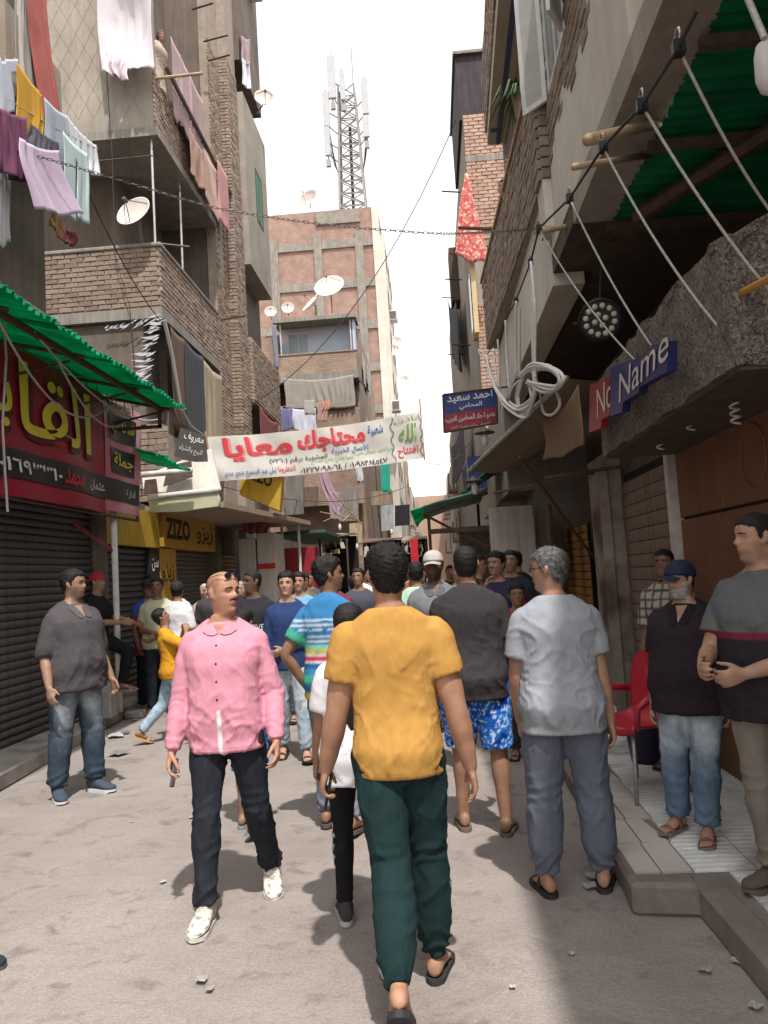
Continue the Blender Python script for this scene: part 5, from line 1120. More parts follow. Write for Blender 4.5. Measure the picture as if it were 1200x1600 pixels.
# building R3 with pink brick front
rd = empty('pink_brick_building', (1.45, 20, 0), 0, 'pale pinkish brick building on the right behind the balcony', 'building')
mb = MB(); mb.box((1.5, 20, 0), (6, 40, 13.6)); mb.build('wall', MATS['plaster_grey'], rd)
b4 = Bricks(BP); b4.rect((1.5, 20, 4.6), X_, Z_, -Y_, 1.6, 9.0, bw=.25, bh=.085, holes=[(.05, 3.9, .6, 5.6)])
for z in (10.0, 12.3): mb = MB(); mb.box((1.49, 19.965, z), (3.1, 20.02, z+.16)); mb.build('concrete_band', MATS['concrete'], rd)
b4.finish(rd)
mb = MB(); mb.box((1.42, 20.2, 13.6), (2.4, 24, 15.4)); mb.build('roof_shed', surf('tar', (.055, .04, .045), (.03, .024, .027), 3, .8, .2, streak=.4), rd)
mb = MB(); mb.box((1.36, 20.1, 15.4), (2.5, 24.1, 15.48)); mb.build('shed_roof', MATS['metal'], rd)
cr = empty('cream_window', (1.5, 19.9, 8.5), 0, 'arched cream window surround on the right below the red cloth', 'window'); mb = MB(); mb.box((1.38, 19.5, 7.6), (1.5, 20.3, 9.4)); mb.build('surround', surf('cream', (.55, .42, .24), (.45, .34, .19), 4, .8, .2), cr); mb = MB(); mb.box((1.36, 19.6, 7.75), (1.378, 20.2, 9.2)); mb.build('pane', MATS['glass_dim'], cr)
for k in range(9):
    z = 5.5+k*.95; y = 21+(k*7 % 5)*2.2; mb = MB(); mb.bar((1.5, y, z), (.95, y-.1, z+.03), .022); mb.build('laundry_rod', MATS['rust'], label=['lowest', 'second lowest', 'third lowest', 'fourth lowest', 'middle', 'fourth highest', 'third highest', 'second highest', 'highest'][k]+' rusty laundry rod jutting from the right facades', cat='rod', group='laundry rods on the right')
A, B = onX(724, 262, 1.25), onX(731, 262, 1.25)
cloth('red_cloth', onY(700, 268, 19.3), onY(755, 268, 19.3), 2.25, check_mat(), nf=2, amp=.05, seed=80, shape='point', nu=40, label='red checked cloth hung in a point on the right facade', cat='cloth')
cloth('tarp', onX(712, 470, 1.2), onX(700, 470, 1.2), 2.2, fabric((.06, .055, .075)), nf=3, seed=81, label='dark tarpaulin strip on the right facade below the red cloth', cat='tarpaulin')
cloth('tarp', (1.2, 25, 6.6), (.9, 30, 6.4), 1.4, fabric((.09, .08, .085)), nf=3, seed=82, label='sagging grey tarpaulin farther along the right facade', cat='tarpaulin')
cloth('cloth', (1.15, 24.0, 5.0), (1.1, 26, 5.0), 1.3, fabric((.05, .045, .10)), nf=3, seed=83, label='dark blue cloth below the sagging tarpaulin on the right', cat='cloth')
mb = MB(); mb.box((1.2, 27.0, 11.1), (1.5, 28.0, 13.0)); mb.build('shutter_leaf', MATS['wood_dark'], label='open wooden shutter leaf high on the right facade', cat='shutter')

# ================================================================== RIGHT: shop fronts
sf = empty('roller_shutter', (1.9, 7.4, .14), 0, 'brown roller shutter behind the red plastic chair', 'shutter', 'roller shutters of the shops'); slats(sf, (1.93, 8.05, .14), -Y_, 1.72, .14, 2.5, .12, -X_, MATS['shutter_brown'], bow=.05, gap=.06)
mb = MB(); mb.box((1.78, 8.12, .14), (1.95, 8.9, 2.75)); mb.box((1.72, 8.05, .14), (1.80, 8.14, 2.6)); mb.build('door_pier', surf('pier', (.32, .265, .215), (.20, .16, .13), 4, .9, .5, 30, c3=(.10, .06, .045)), label='scuffed plaster pier between the brown shutter and the dark shop', cat='pillar')
dp = empty('boarded_shopfront', (1.9, 5.2, .14), 0, 'orange brown boarded shop front on the right behind the two men', 'shop front'); surf('board_orange', (.20, .092, .048), (.15, .068, .036), 2, .8, .15, streak=.12)
for (y0, y1, z0, z1) in ((5.3, 6.22, 1.95, 2.5), (4.3, 5.28, 1.95, 2.5), (2.5, 4.28, 1.95, 2.5), (2.5, 6.22, .14, 1.93)): mb = MB(); mb.box((1.92, y0, z0), (1.96, y1, z1)); mb.build('board', MATS['board_orange'], dp, bevel=.006)
mb = MB(); mb.box((1.86, 6.24, .14), (1.96, 6.33, 2.52)); mb.build('door_jamb', MATS['white_pipe'], dp)
mb = MB(); mb.tube([Vector((1.915, 4.75+.19*math.cos(a), 2.22+.19*math.sin(a))) for a in np.linspace(0, 2*PI, 20)], .008, 5); mb.build('round_moulding', MATS['board_orange'], dp)
# rock-textured fascia with the NO NAME sign
def rock_mat():
    m, n, b, L = new_mat('rock_fascia'); N = n.nodes.new; tc = N('ShaderNodeTexCoord'); no = N('ShaderNodeTexNoise'); no.inputs['Scale'].default_value = 34; no.inputs['Detail'].default_value = 7; no.inputs['Distortion'].default_value = 2.2; L.new(tc.outputs['Object'], no.inputs['Vector'])
    r = N('ShaderNodeValToRGB'); r.color_ramp.elements[0].position = .36; r.color_ramp.elements[1].position = .68; r.color_ramp.elements[0].color = (.045, .034, .028, 1); r.color_ramp.elements[1].color = (.30, .245, .205, 1); L.new(no.outputs[0], r.inputs[0]); L.new(r.outputs[0], b.inputs['Base Color']); b.inputs['Roughness'].default_value = .95
    bp = N('ShaderNodeBump'); bp.inputs['Strength'].default_value = .9; bp.inputs['Distance'].default_value = .04; L.new(no.outputs[0], bp.inputs['Height']); L.new(bp.outputs[0], b.inputs['Normal']); return m
ROCK = rock_mat()
fa = empty('shop_fascia', (1.5, 4.8, 2.5), 0, 'rough stone textured fascia above the right shop carrying the NO NAME letters', 'fascia')
def bumpy(nm, f, nu, nv, amp, parent, mat=ROCK):
    V, Fc = [], []
    for j in range(nv+1):
        for i in range(nu+1): p = Vector(f(i/nu, j/nv)); V.append(p+Vector((mnoise.noise(p*7), mnoise.noise(p*7+Vector((9, 0, 0))), mnoise.noise(p*7+Vector((0, 9, 0)))))*amp)
    Fc = [(j*(nu+1)+i, j*(nu+1)+i+1, (j+1)*(nu+1)+i+1, (j+1)*(nu+1)+i) for j in range(nv) for i in range(nu)]
    mb = MB(); mb.v = V; mb.f = Fc; o = mb.build(nm, mat, parent, smooth=False); m = o.modifiers.new('t', 'SOLIDIFY'); m.thickness = .04; m.offset = -1; return o
bumpy('face', lambda u, v: (1.36, 6.15-2.7*u, 2.46+.60*v), 90, 22, .018, fa); bumpy('sloping_top', lambda u, v: (1.36+.75*v, 6.15-2.7*u, 3.06+.22*v), 70, 26, .03, fa); bumpy('return_face', lambda u, v: (1.36+1.4*u, 3.45, 2.46+v*(.60+.2*min(1, u*1.2))), 40, 44, .03, fa)
mb = MB(); mb.box((1.38, 3.47, 2.44), (1.95, 6.16, 2.50)); mb.build('soffit', MATS['wood_dark'], fa)
nn = empty('name_sign', (1.3, 5.4, 2.7), 0, 'blocky red NO and dark blue NAME sign boards on the stone fascia', 'shop sign')
surf('sign_navy', (.012, .016, .10), (.008, .01, .07), 4, .45, .05); surf('sign_brick', (.26, .02, .02), (.20, .014, .014), 4, .45, .05); surf('letter_cream', (.55, .50, .46), (.45, .40, .37), 6, .6, .05)
def fz(px, py, X): p = onX(px, py, X); return (X, p.y, p.z)
mb = MB(); mb.poly([fz(931, 675, 1.29), fz(950, 668, 1.29), fz(951, 655, 1.29), fz(964, 648, 1.29), fz(963, 590, 1.29), fz(932, 600, 1.29)], (-.05, 0, 0)); no_ = mb.build('board', MATS['sign_brick'], nn)
mb = MB(); mb.poly([fz(965, 650, 1.27), fz(985, 643, 1.27), fz(986, 628, 1.27), fz(1012, 612, 1.27), fz(1013, 604, 1.27), fz(1034, 592, 1.27), fz(1058, 580, 1.27), fz(1059, 532, 1.27), fz(1032, 538, 1.27), fz(1030, 552, 1.27), fz(966, 572, 1.27)], (-.05, 0, 0)); na_ = mb.build('board', MATS['sign_navy'], nn)
p = onX(934, 655, 1.24); q_ = onX(961, 640, 1.24); lettering('No', MATS['letter_cream'], no_, (1.24, p.y, p.z), -Y_, Z_, .20, p.y-q_.y, ar=False, shear=.2)
p = onX(968, 630, 1.22); q_ = onX(1050, 585, 1.22); lettering('Name', MATS['letter_cream'], na_, (1.22, p.y, p.z), -Y_, Z_, .165, p.y-q_.y, ar=False, shear=.25)
# ceiling of green sheets and their battens
gc = empty('green_ceiling', (2.2, 4.5, 4.4), 0, 'dark green corrugated sheets roofing the terrace at upper right', 'awning')
for k in range(8):
    y0 = -1.8+k*1.0; corrugated('roof_sheet', (1.60, y0, 4.37+.01*(k % 2)), (3.6, y0, 4.37+.01*(k % 2)), (3.6, y0+1.03, 4.37+.01*(k % 2)), (1.60, y0+1.03, 4.37+.01*(k % 2)), 9, .016, MATS['green_dark'], gc)
for y in (2.6, 4.0, 5.0, 6.2): mb = MB(); mb.box((1.55, y-.03, 4.27), (3.6, y+.03, 4.33)); mb.build('batten', MATS['wood_dark'], gc)
mb = MB(); mb.bar((1.7, 5.9, 4.24), (3.3, 2.8, 4.24), .06, 6); mb.build('beam', MATS['rust'], gc)
# stage light
st = empty('stage_light', (1.45, 5.9, 3.5), 0, 'round black stage light with many lenses hanging above the fascia', 'stage light'); c = onX(938, 500, 1.5); ax = (Vector((0, 0, 1.5))-c).normalized(); q = ax.to_track_quat('Z', 'Y').to_matrix().to_4x4(); M = Matrix.Translation(c) @ q
mb = MB(); M = M @ Matrix.Scale(1.3, 4); mb.lathe([(.06, -.14), (.11, -.11), (.135, -.02), (.138, .02), (.125, .025), (.12, .005)], 26, M); mb.build('housing', MATS['black'] if 'black' in MATS else plain('black', (.012, .012, .013), .4), st, smooth=False)
for rr, n_ in ((.035, 4), (.09, 12)):
    for k in range(n_):
        a = 2*PI*k/n_+.3; mb = MB(); mb.lathe([(.019, .0), (.019, .012), (.012, .02)], 10, M @ Matrix.Translation((rr*math.cos(a), rr*math.sin(a), .006))); mb.build('lens', surf('lens_pale', (.55, .52, .40), (.45, .42, .32), 20, .3, .0), st, smooth=True)
mb = MB(); mb.tube([M @ Vector((.14, 0, -.02)), M @ Vector((.17, 0, -.06)), M @ Vector((.06, .02, -.22)), M @ Vector((-.06, .02, -.22)), M @ Vector((-.17, 0, -.06)), M @ Vector((-.14, 0, -.02))], .008, 5); mb.bar(M @ Vector((0, .02, -.22)), (c.x+.1, c.y+.1, 4.4), .012); mb.build('yoke', MATS['black'], st)
# spiral bulbs under the fascia
for k, (px, py) in enumerate(((1032, 702), (1080, 672), (1150, 662))):
    b = onX(px, py, 1.62); bo = empty('spiral_bulb', b, 0, ['spiral lamp bulb under the fascia nearest the brown shutter', 'spiral lamp bulb in the middle under the fascia', 'spiral lamp bulb under the fascia nearest the right edge'][k], 'light bulb', 'spiral bulbs under the fascia'); mb = MB()
    mb.tube([b+Vector((.022*math.cos(t), .022*math.sin(t), -.0+.012*t/2)) for t in np.linspace(0, 4*2*PI, 60)], .007, 5); mb.build('coil', MATS['white_paint'], bo, smooth=True); mb = MB(); mb.lathe([(.02, .15), (.022, .19), (.012, .2), (.008, .33)], 10, Matrix.Translation(b)); mb.build('base', MATS['white_paint'], bo)
# laundry ropes, pulleys and poles
for k, (p0, p1, r, lb) in enumerate((((918, 219), (1012, 197), .035, 'thick wooden pole sticking out over the terrace'), ((896, 261), (990, 246), .022, 'thin wooden pole below the thick one over the terrace'), ((838, 363), (912, 349), .024, 'wooden pole farthest along the row of pulleys'))):
    a, b = onX(*p0, 1.02), onX(*p1, 1.5); mb = MB(); mb.bar(a, b+(b-a)*.3, r, 9); mb.build('wooden_pole', MATS['bamboo'], smooth=True, label=lb, cat='pole')
pts = [onX(*p, 1.0) for p in ((1090, 15), (1060, 75), (1003, 165), (942, 230), (890, 310), (842, 357), (829, 410), (806, 470), (790, 500), (761, 555))]
mb = MB(); mb.tube(pts, .008, 6); mb.build('pulley_cable', MATS['cable'], label='dark cable linking the row of pulleys on the right', cat='cable')
for k, i in enumerate((1, 2, 3, 4, 5, 6, 7)):
    p = pts[i]; pu = empty('pulley', p, 0, ['first', 'second', 'third', 'fourth', 'fifth', 'sixth', 'last'][k]+' small black pulley of the row, counted from the top right corner', 'pulley', 'laundry line pulleys'); mb = MB(); mb.box(p+Vector((-.022, -.022, -.03)), p+Vector((.022, .022, .03))); mb.build('block', MATS['black'], pu, bevel=.006); mb = MB(); mb.tube([p+Vector((.0, .03*math.cos(a), .045+.025*math.sin(a))) for a in np.linspace(0, 2*PI, 12)], .005, 5); mb.build('ring', MATS['steel'], pu)
for k, (i, e, sg_) in enumerate(((1, (1215, 345), .05), (2, (1215, 468), .05), (3, (1190, 580), .12), (4, (1050, 585), .08), (5, (1022, 592), .1))):
    mb = MB(); mb.tube(catenary(pts[i], onX(*e, 1.355 if i > 3 else 1.5), sg_), .0065, 6); mb.build('laundry_rope', MATS['rope'], smooth=True, label=['upper laundry rope', 'second laundry rope', 'third laundry rope', 'fourth laundry rope', 'lowest laundry rope'][k]+' slanting down to the right fascia', cat='rope', group='laundry ropes')
mb = MB(); mb.bar(onX(1165, -10, 1.3), onX(1195, 60, 1.3), .012); mb.build('laundry_rope', MATS['rope'], label='rope end at the top right corner above the white lamp', cat='rope')
mb = MB(); c = onX(1205, 100, 1.45); mb.lathe([(.02, .10), (.05, .08), (.06, .04), (.062, -.06), (.05, -.10), (.02, -.12)], 16, Matrix.Translation(c)); mb.build('white_lamp', MATS['white_paint'], smooth=True, label='white plastic lamp cut by the right edge of the picture', cat='lamp')
a, b = onX(1068, 505, 1.42), onX(1215, 428, 1.42); mb = MB(); mb.bar(a, b, .018, 8); mb.build('yellow_pole', surf('ochre', (.45, .25, .05), (.35, .19, .04), 8, .7, .1), label='yellow ochre stick across the stone fascia at right', cat='pole')
# bundle of white rope
mb = MB(); R3 = random.Random(4)
def strand(px, jit=3., r=.013):
    dx = R3.uniform(-.06, .06); P, _q = resample([tuple(onX(x+R3.uniform(-jit, jit), y_+R3.uniform(-jit, jit), 1.0+dx)) for x, y_ in px], [1]*len(px), 5); mb.tube([Vector([float(c) for c in p]) for p in P], r, 6)
for k in range(9): e = R3.uniform(-6, 10); strand([(760, 556), (768, 590), (782+e*.5, 622+e), (808+e, 644+e), (830, 632+e), (836, 600), (834, 578)], 2.5)
for k in range(12): e = R3.uniform(-14, 14); strand([(812, 588), (828, 574+e*.4), (852+e*.4, 572+e*.3), (873+e*.3, 586), (872+e*.4, 604), (848, 606+e*.5), (824, 596)], 2.5)
for k in range(5): e = R3.uniform(-8, 8); strand([(818, 590), (806+e, 604), (804+e, 628), (818, 642+e), (832, 626), (826, 596)], 2.)
strand([(842, 598), (848, 640), (862, 648), (874, 632), (868, 606)], 1.); strand([(757, 552), (748, 546), (752, 556), (764, 560)], 1.)
for k in range(4): strand([(829, 410), (830+k*2, 480), (833+k, 560), (836, 590)], 1.2)
for (x0, y0, x1, y1) in ((790, 500, 795, 610), (778, 530, 782, 640), (806, 470, 806, 590), (812, 480, 813, 590), (770, 545, 776, 600)): strand([(x0, y0), ((x0+x1)/2, (y0+y1)/2), (x1, y1)], 1.)
mb.build('rope_bundle', MATS['rope_white'], smooth=True, label='tangled bundle of white rope looped beside the lawyer sign', cat='rope')
# pipe awning of the dark shop
ap, bp_ = Vector((1.28, 7.0, 3.3)), Vector((.66, 13.2, 3.3)); pa = empty('pipe_awning', (1.3, 10, 3.3), 0, 'folded brown canvas awning on a long steel pipe on the right', 'awning'); mb = MB(); mb.bar(ap, bp_, .028, 8); mb.build('pipe', MATS['steel'], pa, smooth=True)
V, Fc = [], []
for j in range(9):
    for i in range(25):
        u, v = i/24, j/8; p = ap.lerp(bp_, u).lerp(Vector((2.2, 7+6.2*u, 3.75)), v); V.append(p+Vector((0, 0, -.22*math.sin(v*PI)+.05*math.sin(u*23)*v)))
mb = MB(); mb.v = V; mb.f = [(j*25+i, j*25+i+1, (j+1)*25+i+1, (j+1)*25+i) for j in range(8) for i in range(24)]; mb.build('canvas', fabric((.16, .105, .065)), pa, smooth=True)
mb = MB(); mb.bar((1.95, 9.8, 1.7), (1.05, 9.0, 2.9), .018); mb.bar((1.2, 8.2, 2.55), (1.9, 7.6, 2.55), .02); mb.bar((.85, 10.5, 2.65), (1.95, 8.2, 2.6), .016); mb.build('brace', MATS['rust'], pa)
cloth('flap', onX(845, 650, 1.3), onX(905, 600, 1.3), .5, fabric((.30, .19, .11)), pa, nf=3, seed=90)
# orange shutter, board, dark doorway
so_ = empty('roller_shutter', (2.0, 11.5, .1), 0, 'orange brown slatted shutter in the dark shop on the right', 'shutter', 'roller shutters of the shops'); slats(so_, (2.1, 12.9, .1), -Y_, 2.0, .1, 2.2, .11, -X_, MATS['shutter_orange'], bow=.08)
mb = MB(); mb.box((.93, 12.6, 0), (1.62, 13.0, 2.62)); wb = mb.build('white_cabinet', surf('cabinet', (.50, .45, .40), (.40, .355, .31), 3, .8, .3, streak=.2), bevel=.01, label='tall off-white metal cabinet on the right beside the green sheet roof', cat='cabinet'); mb = MB(); mb.box((1.0, 12.58, 1.9), (1.35, 12.598, 2.45)); mb.build('door', MATS['cabinet'], wb, bevel=.004)
mb = MB(); mb.box((1.7, 13.05, 0), (5, 19.9, 4.6)); mb.box((1.3, 13.0, 2.9), (5, 19.9, 4.6)); mb.build('dark_shop', MATS['plaster_grey'], label='low grey plastered shop block on the right past the cabinet', cat='building')
for k, (y, w_) in enumerate(((12.0, .5), (11.2, .35))): mb = MB(); mb.box((1.75-.1*k, y, 1.4), (1.8-.1*k, y+w_, 2.5)); mb.build('window_frame', MATS['wood_dark'], label=['dark window frame deep in the right shop beside the cabinet', 'second smaller dark frame in the right shop'][k], cat='window')
# lawyer sign
ls = empty('lawyer_sign', (.7, 12, 4.1), 0, 'blue and red lawyer sign board jutting from the right wall', 'sign'); tl, tr_, brr, bl_ = onY(692, 617, 12), onY(776, 606, 12), onY(777, 661, 12), onY(694, 676, 12)
lm, rm = onY(693, 648, 12), onY(776, 636, 12); surf('sign_blue', (.03, .05, .20), (.022, .04, .16), 3, .5, .05); surf('sign_maroon', (.30, .03, .05), (.24, .022, .04), 3, .5, .05)
mb = MB(); mb.slab([lm, rm, tr_, tl], (0, .06, 0)); s1 = mb.build('blue_panel', MATS['sign_blue'], ls); mb = MB(); mb.slab([bl_, brr, rm, lm], (0, .06, 0)); s2 = mb.build('red_panel', MATS['sign_maroon'], ls)
mb = MB()
for a, b in ((tl, tr_), (tr_, brr), (brr, bl_), (bl_, tl)): mb.bar(a, b, .016)
mb.bar(tr_, tr_+Vector((.5, 0, 0)), .015); mb.build('frame', MATS['rust'], ls)
sU = (tr_-tl).normalized(); lettering('احمد سعيد', MATS['paint_white'], s1, lm+sU*.07+Z_*.15, sU, Z_, .16, .70, bold=.02); lettering('المحامي', MATS['paint_white'], s1, lm+sU*.25+Z_*.03, sU, Z_, .11, .35, bold=.015)
lettering('عضو اتحاد المحامين العرب', MATS['paint_white'], s2, bl_+sU*.04+Z_*.13, sU, Z_, .11, .76, bold=.012); lettering('للنقض والدستورية العليا', MATS['letter_cream'], s2, bl_+sU*.10+Z_*.03, sU, Z_, .06, .6)
# striped awning, sheet roof stall, lamps
corrugated('green_awning', (.72, 14.4, 3.15), (1.35, 13.2, 3.55), (1.45, 15.5, 3.6), (.62, 16.0, 3.2), 7, .03, MATS['green_dark'], label='dark green corrugated awning below the lawyer sign', cat='awning')
sr = empty('sheet_roof', (.4, 14, 2.7), 0, 'pale green corrugated sheet roof of a stall on the right', 'roof'); translucent('green_pale', (.22, .36, .27), .6, .25, (.14, .26, .19))
corrugated('roof_sheet', (.95, 12.9, 2.98), (-.12, 12.9, 2.72), (-.12, 15.4, 2.72), (.95, 15.4, 2.98), 8, .035, MATS['green_pale'], sr); corrugated('roof_sheet', (-.10, 12.95, 2.76), (-.34, 12.95, 2.66), (-.30, 15.3, 2.55), (-.10, 15.3, 2.74), 8, .03, MATS['green_sheet'], sr)
mb = MB(); mb.bar((.95, 13.0, 2.9), (-.15, 13.0, 2.62), .03); mb.bar((.9, 13.05, 2.0), (-.1, 13.05, 2.6), .025); mb.bar((-.05, 13.1, 0), (-.05, 13.1, 2.6), .03); mb.bar((.9, 15.2, 0), (.9, 15.2, 2.9), .03); mb.box((-.05, 12.98, 2.28), (.95, 13.06, 2.36)); mb.build('frame', MATS['rust'], sr)
mb = MB(); mb.box((.5, 13.6, 0), (1.65, 15.2, 2.4)); mb.build('stall_box', MATS['wood_dark'], label='dark wooden kiosk under the pale green sheet roof', cat='kiosk')
for k, (px, py) in enumerate(((757, 688), (741, 764))):
    c = onY(px, py-12, 11.5); lo_ = empty('hanging_lamp', c, 0, ['hanging shaded lamp under the lawyer sign, upper of the two', 'hanging shaded lamp over the green sheet roof, lower of the two'][k], 'lamp', 'hanging lamps'); mb = MB(); mb.lathe([(.02, .08), (.05, .05), (.15, .0), (.15, -.01), (.03, .03)], 16, Matrix.Translation(c)); mb.build('shade', MATS['metal'], lo_, smooth=True); mb = MB(); mb.lathe([(.02, -.01), (.045, -.06), (.05, -.12), (.03, -.18), (.01, -.2)], 12, Matrix.Translation(c)); mb.build('bulb', MATS['white_paint'], lo_, smooth=True); mb = MB(); mb.bar(c+Z_*.07, c+Z_*.55, .006); mb.build('cord', MATS['cable'], lo_)
mb = MB(); mb.box((.85, 17, 3.4), (1.25, 17.1, 4.1)); mb.build('blue_sign', MATS['sign_blue'], label='small blue sign board under the striped awning', cat='sign')

# red plastic chair
ch = empty('plastic_chair', (1.22, 5.35, .14), math.radians(-60), 'red plastic chair with metal legs on the tiled terrace', 'chair'); surf('red_plastic', (.42, .02, .035), (.36, .015, .028), 4, .4, .05, spec=.5)
def chair():
    V, Fc = [], []
    prof = [(-.20, .40, .235), (-.20, .44, .235), (-.10, .43, .24), (.05, .425, .24), (.18, .44, .235), (.225, .50, .23), (.25, .62, .225), (.27, .76, .21), (.28, .86, .17), (.285, .89, .10)]
    n = 15
    for y, z, hw in prof:
        for i in range(n): u = i/(n-1)*2-1; V.append((u*hw, y+(.035*u*u if z > .5 else 0)*-1, z+(.035*abs(u)**3 if z < .5 else 0)))
    Fc = [(j*n+i, j*n+i+1, (j+1)*n+i+1, (j+1)*n+i) for j in range(len(prof)-1) for i in range(n-1) if not (j in (6, 7) and 4 <= i <= 9 and (i+j) % 2)]
    o = mesh_np('seat_shell', V, Fc, MATS['red_plastic'], ch, True); m = o.modifiers.new('t', 'SOLIDIFY'); m.thickness = .012; m.offset = 0
    for sx_ in (-1, 1):
        mb = MB(); mb.tube([(sx_*.235, .24, .62), (sx_*.265, .1, .64), (sx_*.265, -.1, .63), (sx_*.24, -.17, .58), (sx_*.235, -.18, .45)], [.022, .026, .026, .024, .018], 8); o = mesh_np('armrest', mb.v, mb.f, MATS['red_plastic'], ch, True)
        for y in (-.17, .17): mb = MB(); mb.bar((sx_*.19, y, .43), (sx_*.235, y*1.35, 0), .013, 8); mesh_np('leg', mb.v, mb.f, MATS['steel'], ch, True)
chair()
mb = MB(); mb.lathe([(.13, 0), (.17, .30), (.175, .31), (.16, .31)], 18, Matrix.Translation((1.5, 6.1, .15))); mb.build('bucket', surf('purple', (.03, .022, .055), (.02, .015, .04), 4, .5, .05), smooth=True, label='dark purple plastic bucket behind the red chair', cat='bucket')
mb = MB(); mb.box((1.72, 3.9, .15), (1.88, 4.4, .62)); mb.build('dark_box', MATS['dark'], bevel=.02, label='dark box standing on the terrace between the two men', cat='box')
# ================================================================== LEFT: shop row past the signboard
SXL = -4.75
row = empty('shop_row', (SXL, 15, 0), 0, 'ground floor shop row on the left with yellow painted fronts', 'building')
mb = MB(); mb.box((-9, 10.36, 0), (SXL-.12, 34, 3.1)); mb.build('wall', MATS['plaster_brown'], row)
surf('yellow_paint', (.52, .33, .03), (.42, .26, .025), 3, .7, .2, streak=.25, c3=(.45, .30, .06)); surf('ochre_paint', (.50, .28, .035), (.40, .22, .03), 3, .7, .2, streak=.25); surf('black_paint', (.02, .018, .017), (.012, .011, .011), 4, .7, .1); surf('olive', (.10, .10, .055), (.07, .07, .04), 4, .8, .1)
def sY(px, py=860): return onX(px, py, SXL).y
y = [sY(p) for p in (125, 232, 247, 272, 330, 336, 372)]
mb = MB(); mb.box((SXL-.11, y[0], 2.35), (SXL+.04, y[2]-.02, 2.95)); mb.build('yellow_header', MATS['yellow_paint'], row)
mb = MB(); mb.box((SXL-.11, y[1], .13), (SXL+.02, y[2]-.01, 2.345)); k1 = mb.build('black_pier', MATS['black_paint'], row); mb = MB(); mb.box((SXL-.11, y[2], .13), (SXL+.03, y[3], 2.35)); k2 = mb.build('yellow_pier', MATS['ochre_paint'], row)
lettering('سن', MATS['paint_white'], k1, (SXL+.02, y[1]+.07, 1.95), Y_, Z_, .22, .32, bold=.02); lettering('7', MATS['paint_white'], k1, (SXL+.02, y[1]+.12, 1.5), Y_, Z_, .26, .2, ar=False, bold=.02)
lettering('زيزو', MATS['black_paint'], k2, (SXL+.03, y[2]+.08, 1.75), Y_, Z_, .3, .62, bold=.012)
hd = empty('zizo_sign', (SXL+.1, (y[2]+y[4])/2, 2.6), 0, 'ochre ZIZO sign board over the brown shutter on the left', 'shop sign'); mb = MB(); mb.box((SXL-.1, y[2]+.02, 2.37), (SXL+.10, y[4], 3.02)); hb_ = mb.build('board', MATS['ochre_paint'], hd, bevel=.01)
lettering('ZIZO', MATS['black_paint'], hb_, (SXL+.10, y[2]+.15, 2.52), Y_, Z_, .38, 1.35, ar=False, bold=.035); lettering('زيزو', MATS['black_paint'], hb_, (SXL+.10, y[3]+1.1, 2.48), Y_, Z_, .36, 1.1, bold=.01)
for k, (a, b, m_, lb, pt) in enumerate(((y[0], y[1], 'shutter_black', 'glossy black slatted shutter under the yellow header on the left', .10), (y[3], y[4], 'shutter_grey', 'grey brown roller shutter under the ZIZO board', .085), (y[5]+.1, y[6], 'shutter_orange', 'orange roller shutter past the ZIZO shop', .10))):
    t = empty('roller_shutter', (SXL, (a+b)/2, .13), 0, lb, 'shutter', 'roller shutters of the shops'); slats(t, (SXL-.08, a, .13), Y_, b-a, .13, 2.35, pt, X_, MATS[m_], bow=.32 if k == 0 else .2)
mb = MB(); mb.box((SXL-.1, y[4], .13), (SXL+.12, y[5]+.08, 2.6)); mb.build('pier', MATS['olive'], row)
# canopy, roller awning, second ZIZO box
cn = empty('concrete_canopy', (-4.2, 15.5, 2.9), 0, 'shabby flat canopy over the ZIZO shop', 'canopy'); mb = MB(); mb.poly([(-4.9, 13.1, 2.98), (-3.55, 13.3, 2.98), (-2.95, 19.0, 2.98), (-4.9, 19.0, 2.98)], (0, 0, .10)); mb.build('slab', surf('canopy_tan', (.32, .24, .17), (.23, .17, .12), 3, .9, .3), cn)
mb = MB(); mb.box((-4.0, 19.0, 2.78), (-2.6, 25, 2.86)); mb.build('green_soffit', surf('soffit_green', (.05, .10, .055), (.03, .06, .035), 4, .8, .1), cn)
ra = empty('roller_awning', (-4.1, 12.2, 3.2), 0, 'retracted white roller awning with a pale valance beside the banner', 'awning'); a, b = onY(222, 742, 12.6), onY(300, 735, 12.6); mb = MB(); mb.bar(a, b, .05, 10); mb.build('roller', MATS['white_pipe'], ra, smooth=True); a, b = onY(232, 778, 12.9), onY(342, 765, 12.9); mb = MB(); mb.bar(a, b, .05, 10); mb.build('roller', MATS['white_pipe'], ra, smooth=True)
cloth('valance', a, b, .27, fabric((.55, .53, .36)), ra, nf=2, amp=.012, seed=100)
mb = MB(); mb.slab([onY(225, 770, 13.0), onY(345, 765, 13.0), onY(330, 700, 13.3), onY(222, 745, 13.1)], (0, .05, 0)); mb.build('torn_sheet', MATS['plaster_pale'], ra); mb = MB(); mb.slab([onY(255, 760, 12.85), onY(300, 745, 12.85), onY(298, 720, 12.9), onY(262, 728, 12.9)], (0, .04, 0)); mb.slab([onY(224, 772, 12.8), onY(246, 770, 12.8), onY(243, 748, 12.8), onY(226, 750, 12.8)], (0, .04, 0)); mb.build('junk_board', MATS['wood_dark'], ra)
zb = empty('zizo_lightbox', (-3.4, 16, 3.4), 0, 'yellow ZIZO box sign half hidden under the white banner', 'shop sign'); c0, c1, c2, c3 = onY(374, 772, 16), onY(437, 798, 16), onY(441, 742, 16), onY(380, 725, 16); mb = MB(); mb.slab([c0, c1, c2, c3], (-.05, .5, 0)); z_ = mb.build('box', MATS['yellow_paint'], zb); u_ = (c1-c0).normalized(); v_ = (c3-c0).normalized(); lettering('ZIZO', MATS['black_paint'], z_, c0+u_*.12+v_*.38, u_, v_, .28, .55, ar=False, bold=.03)
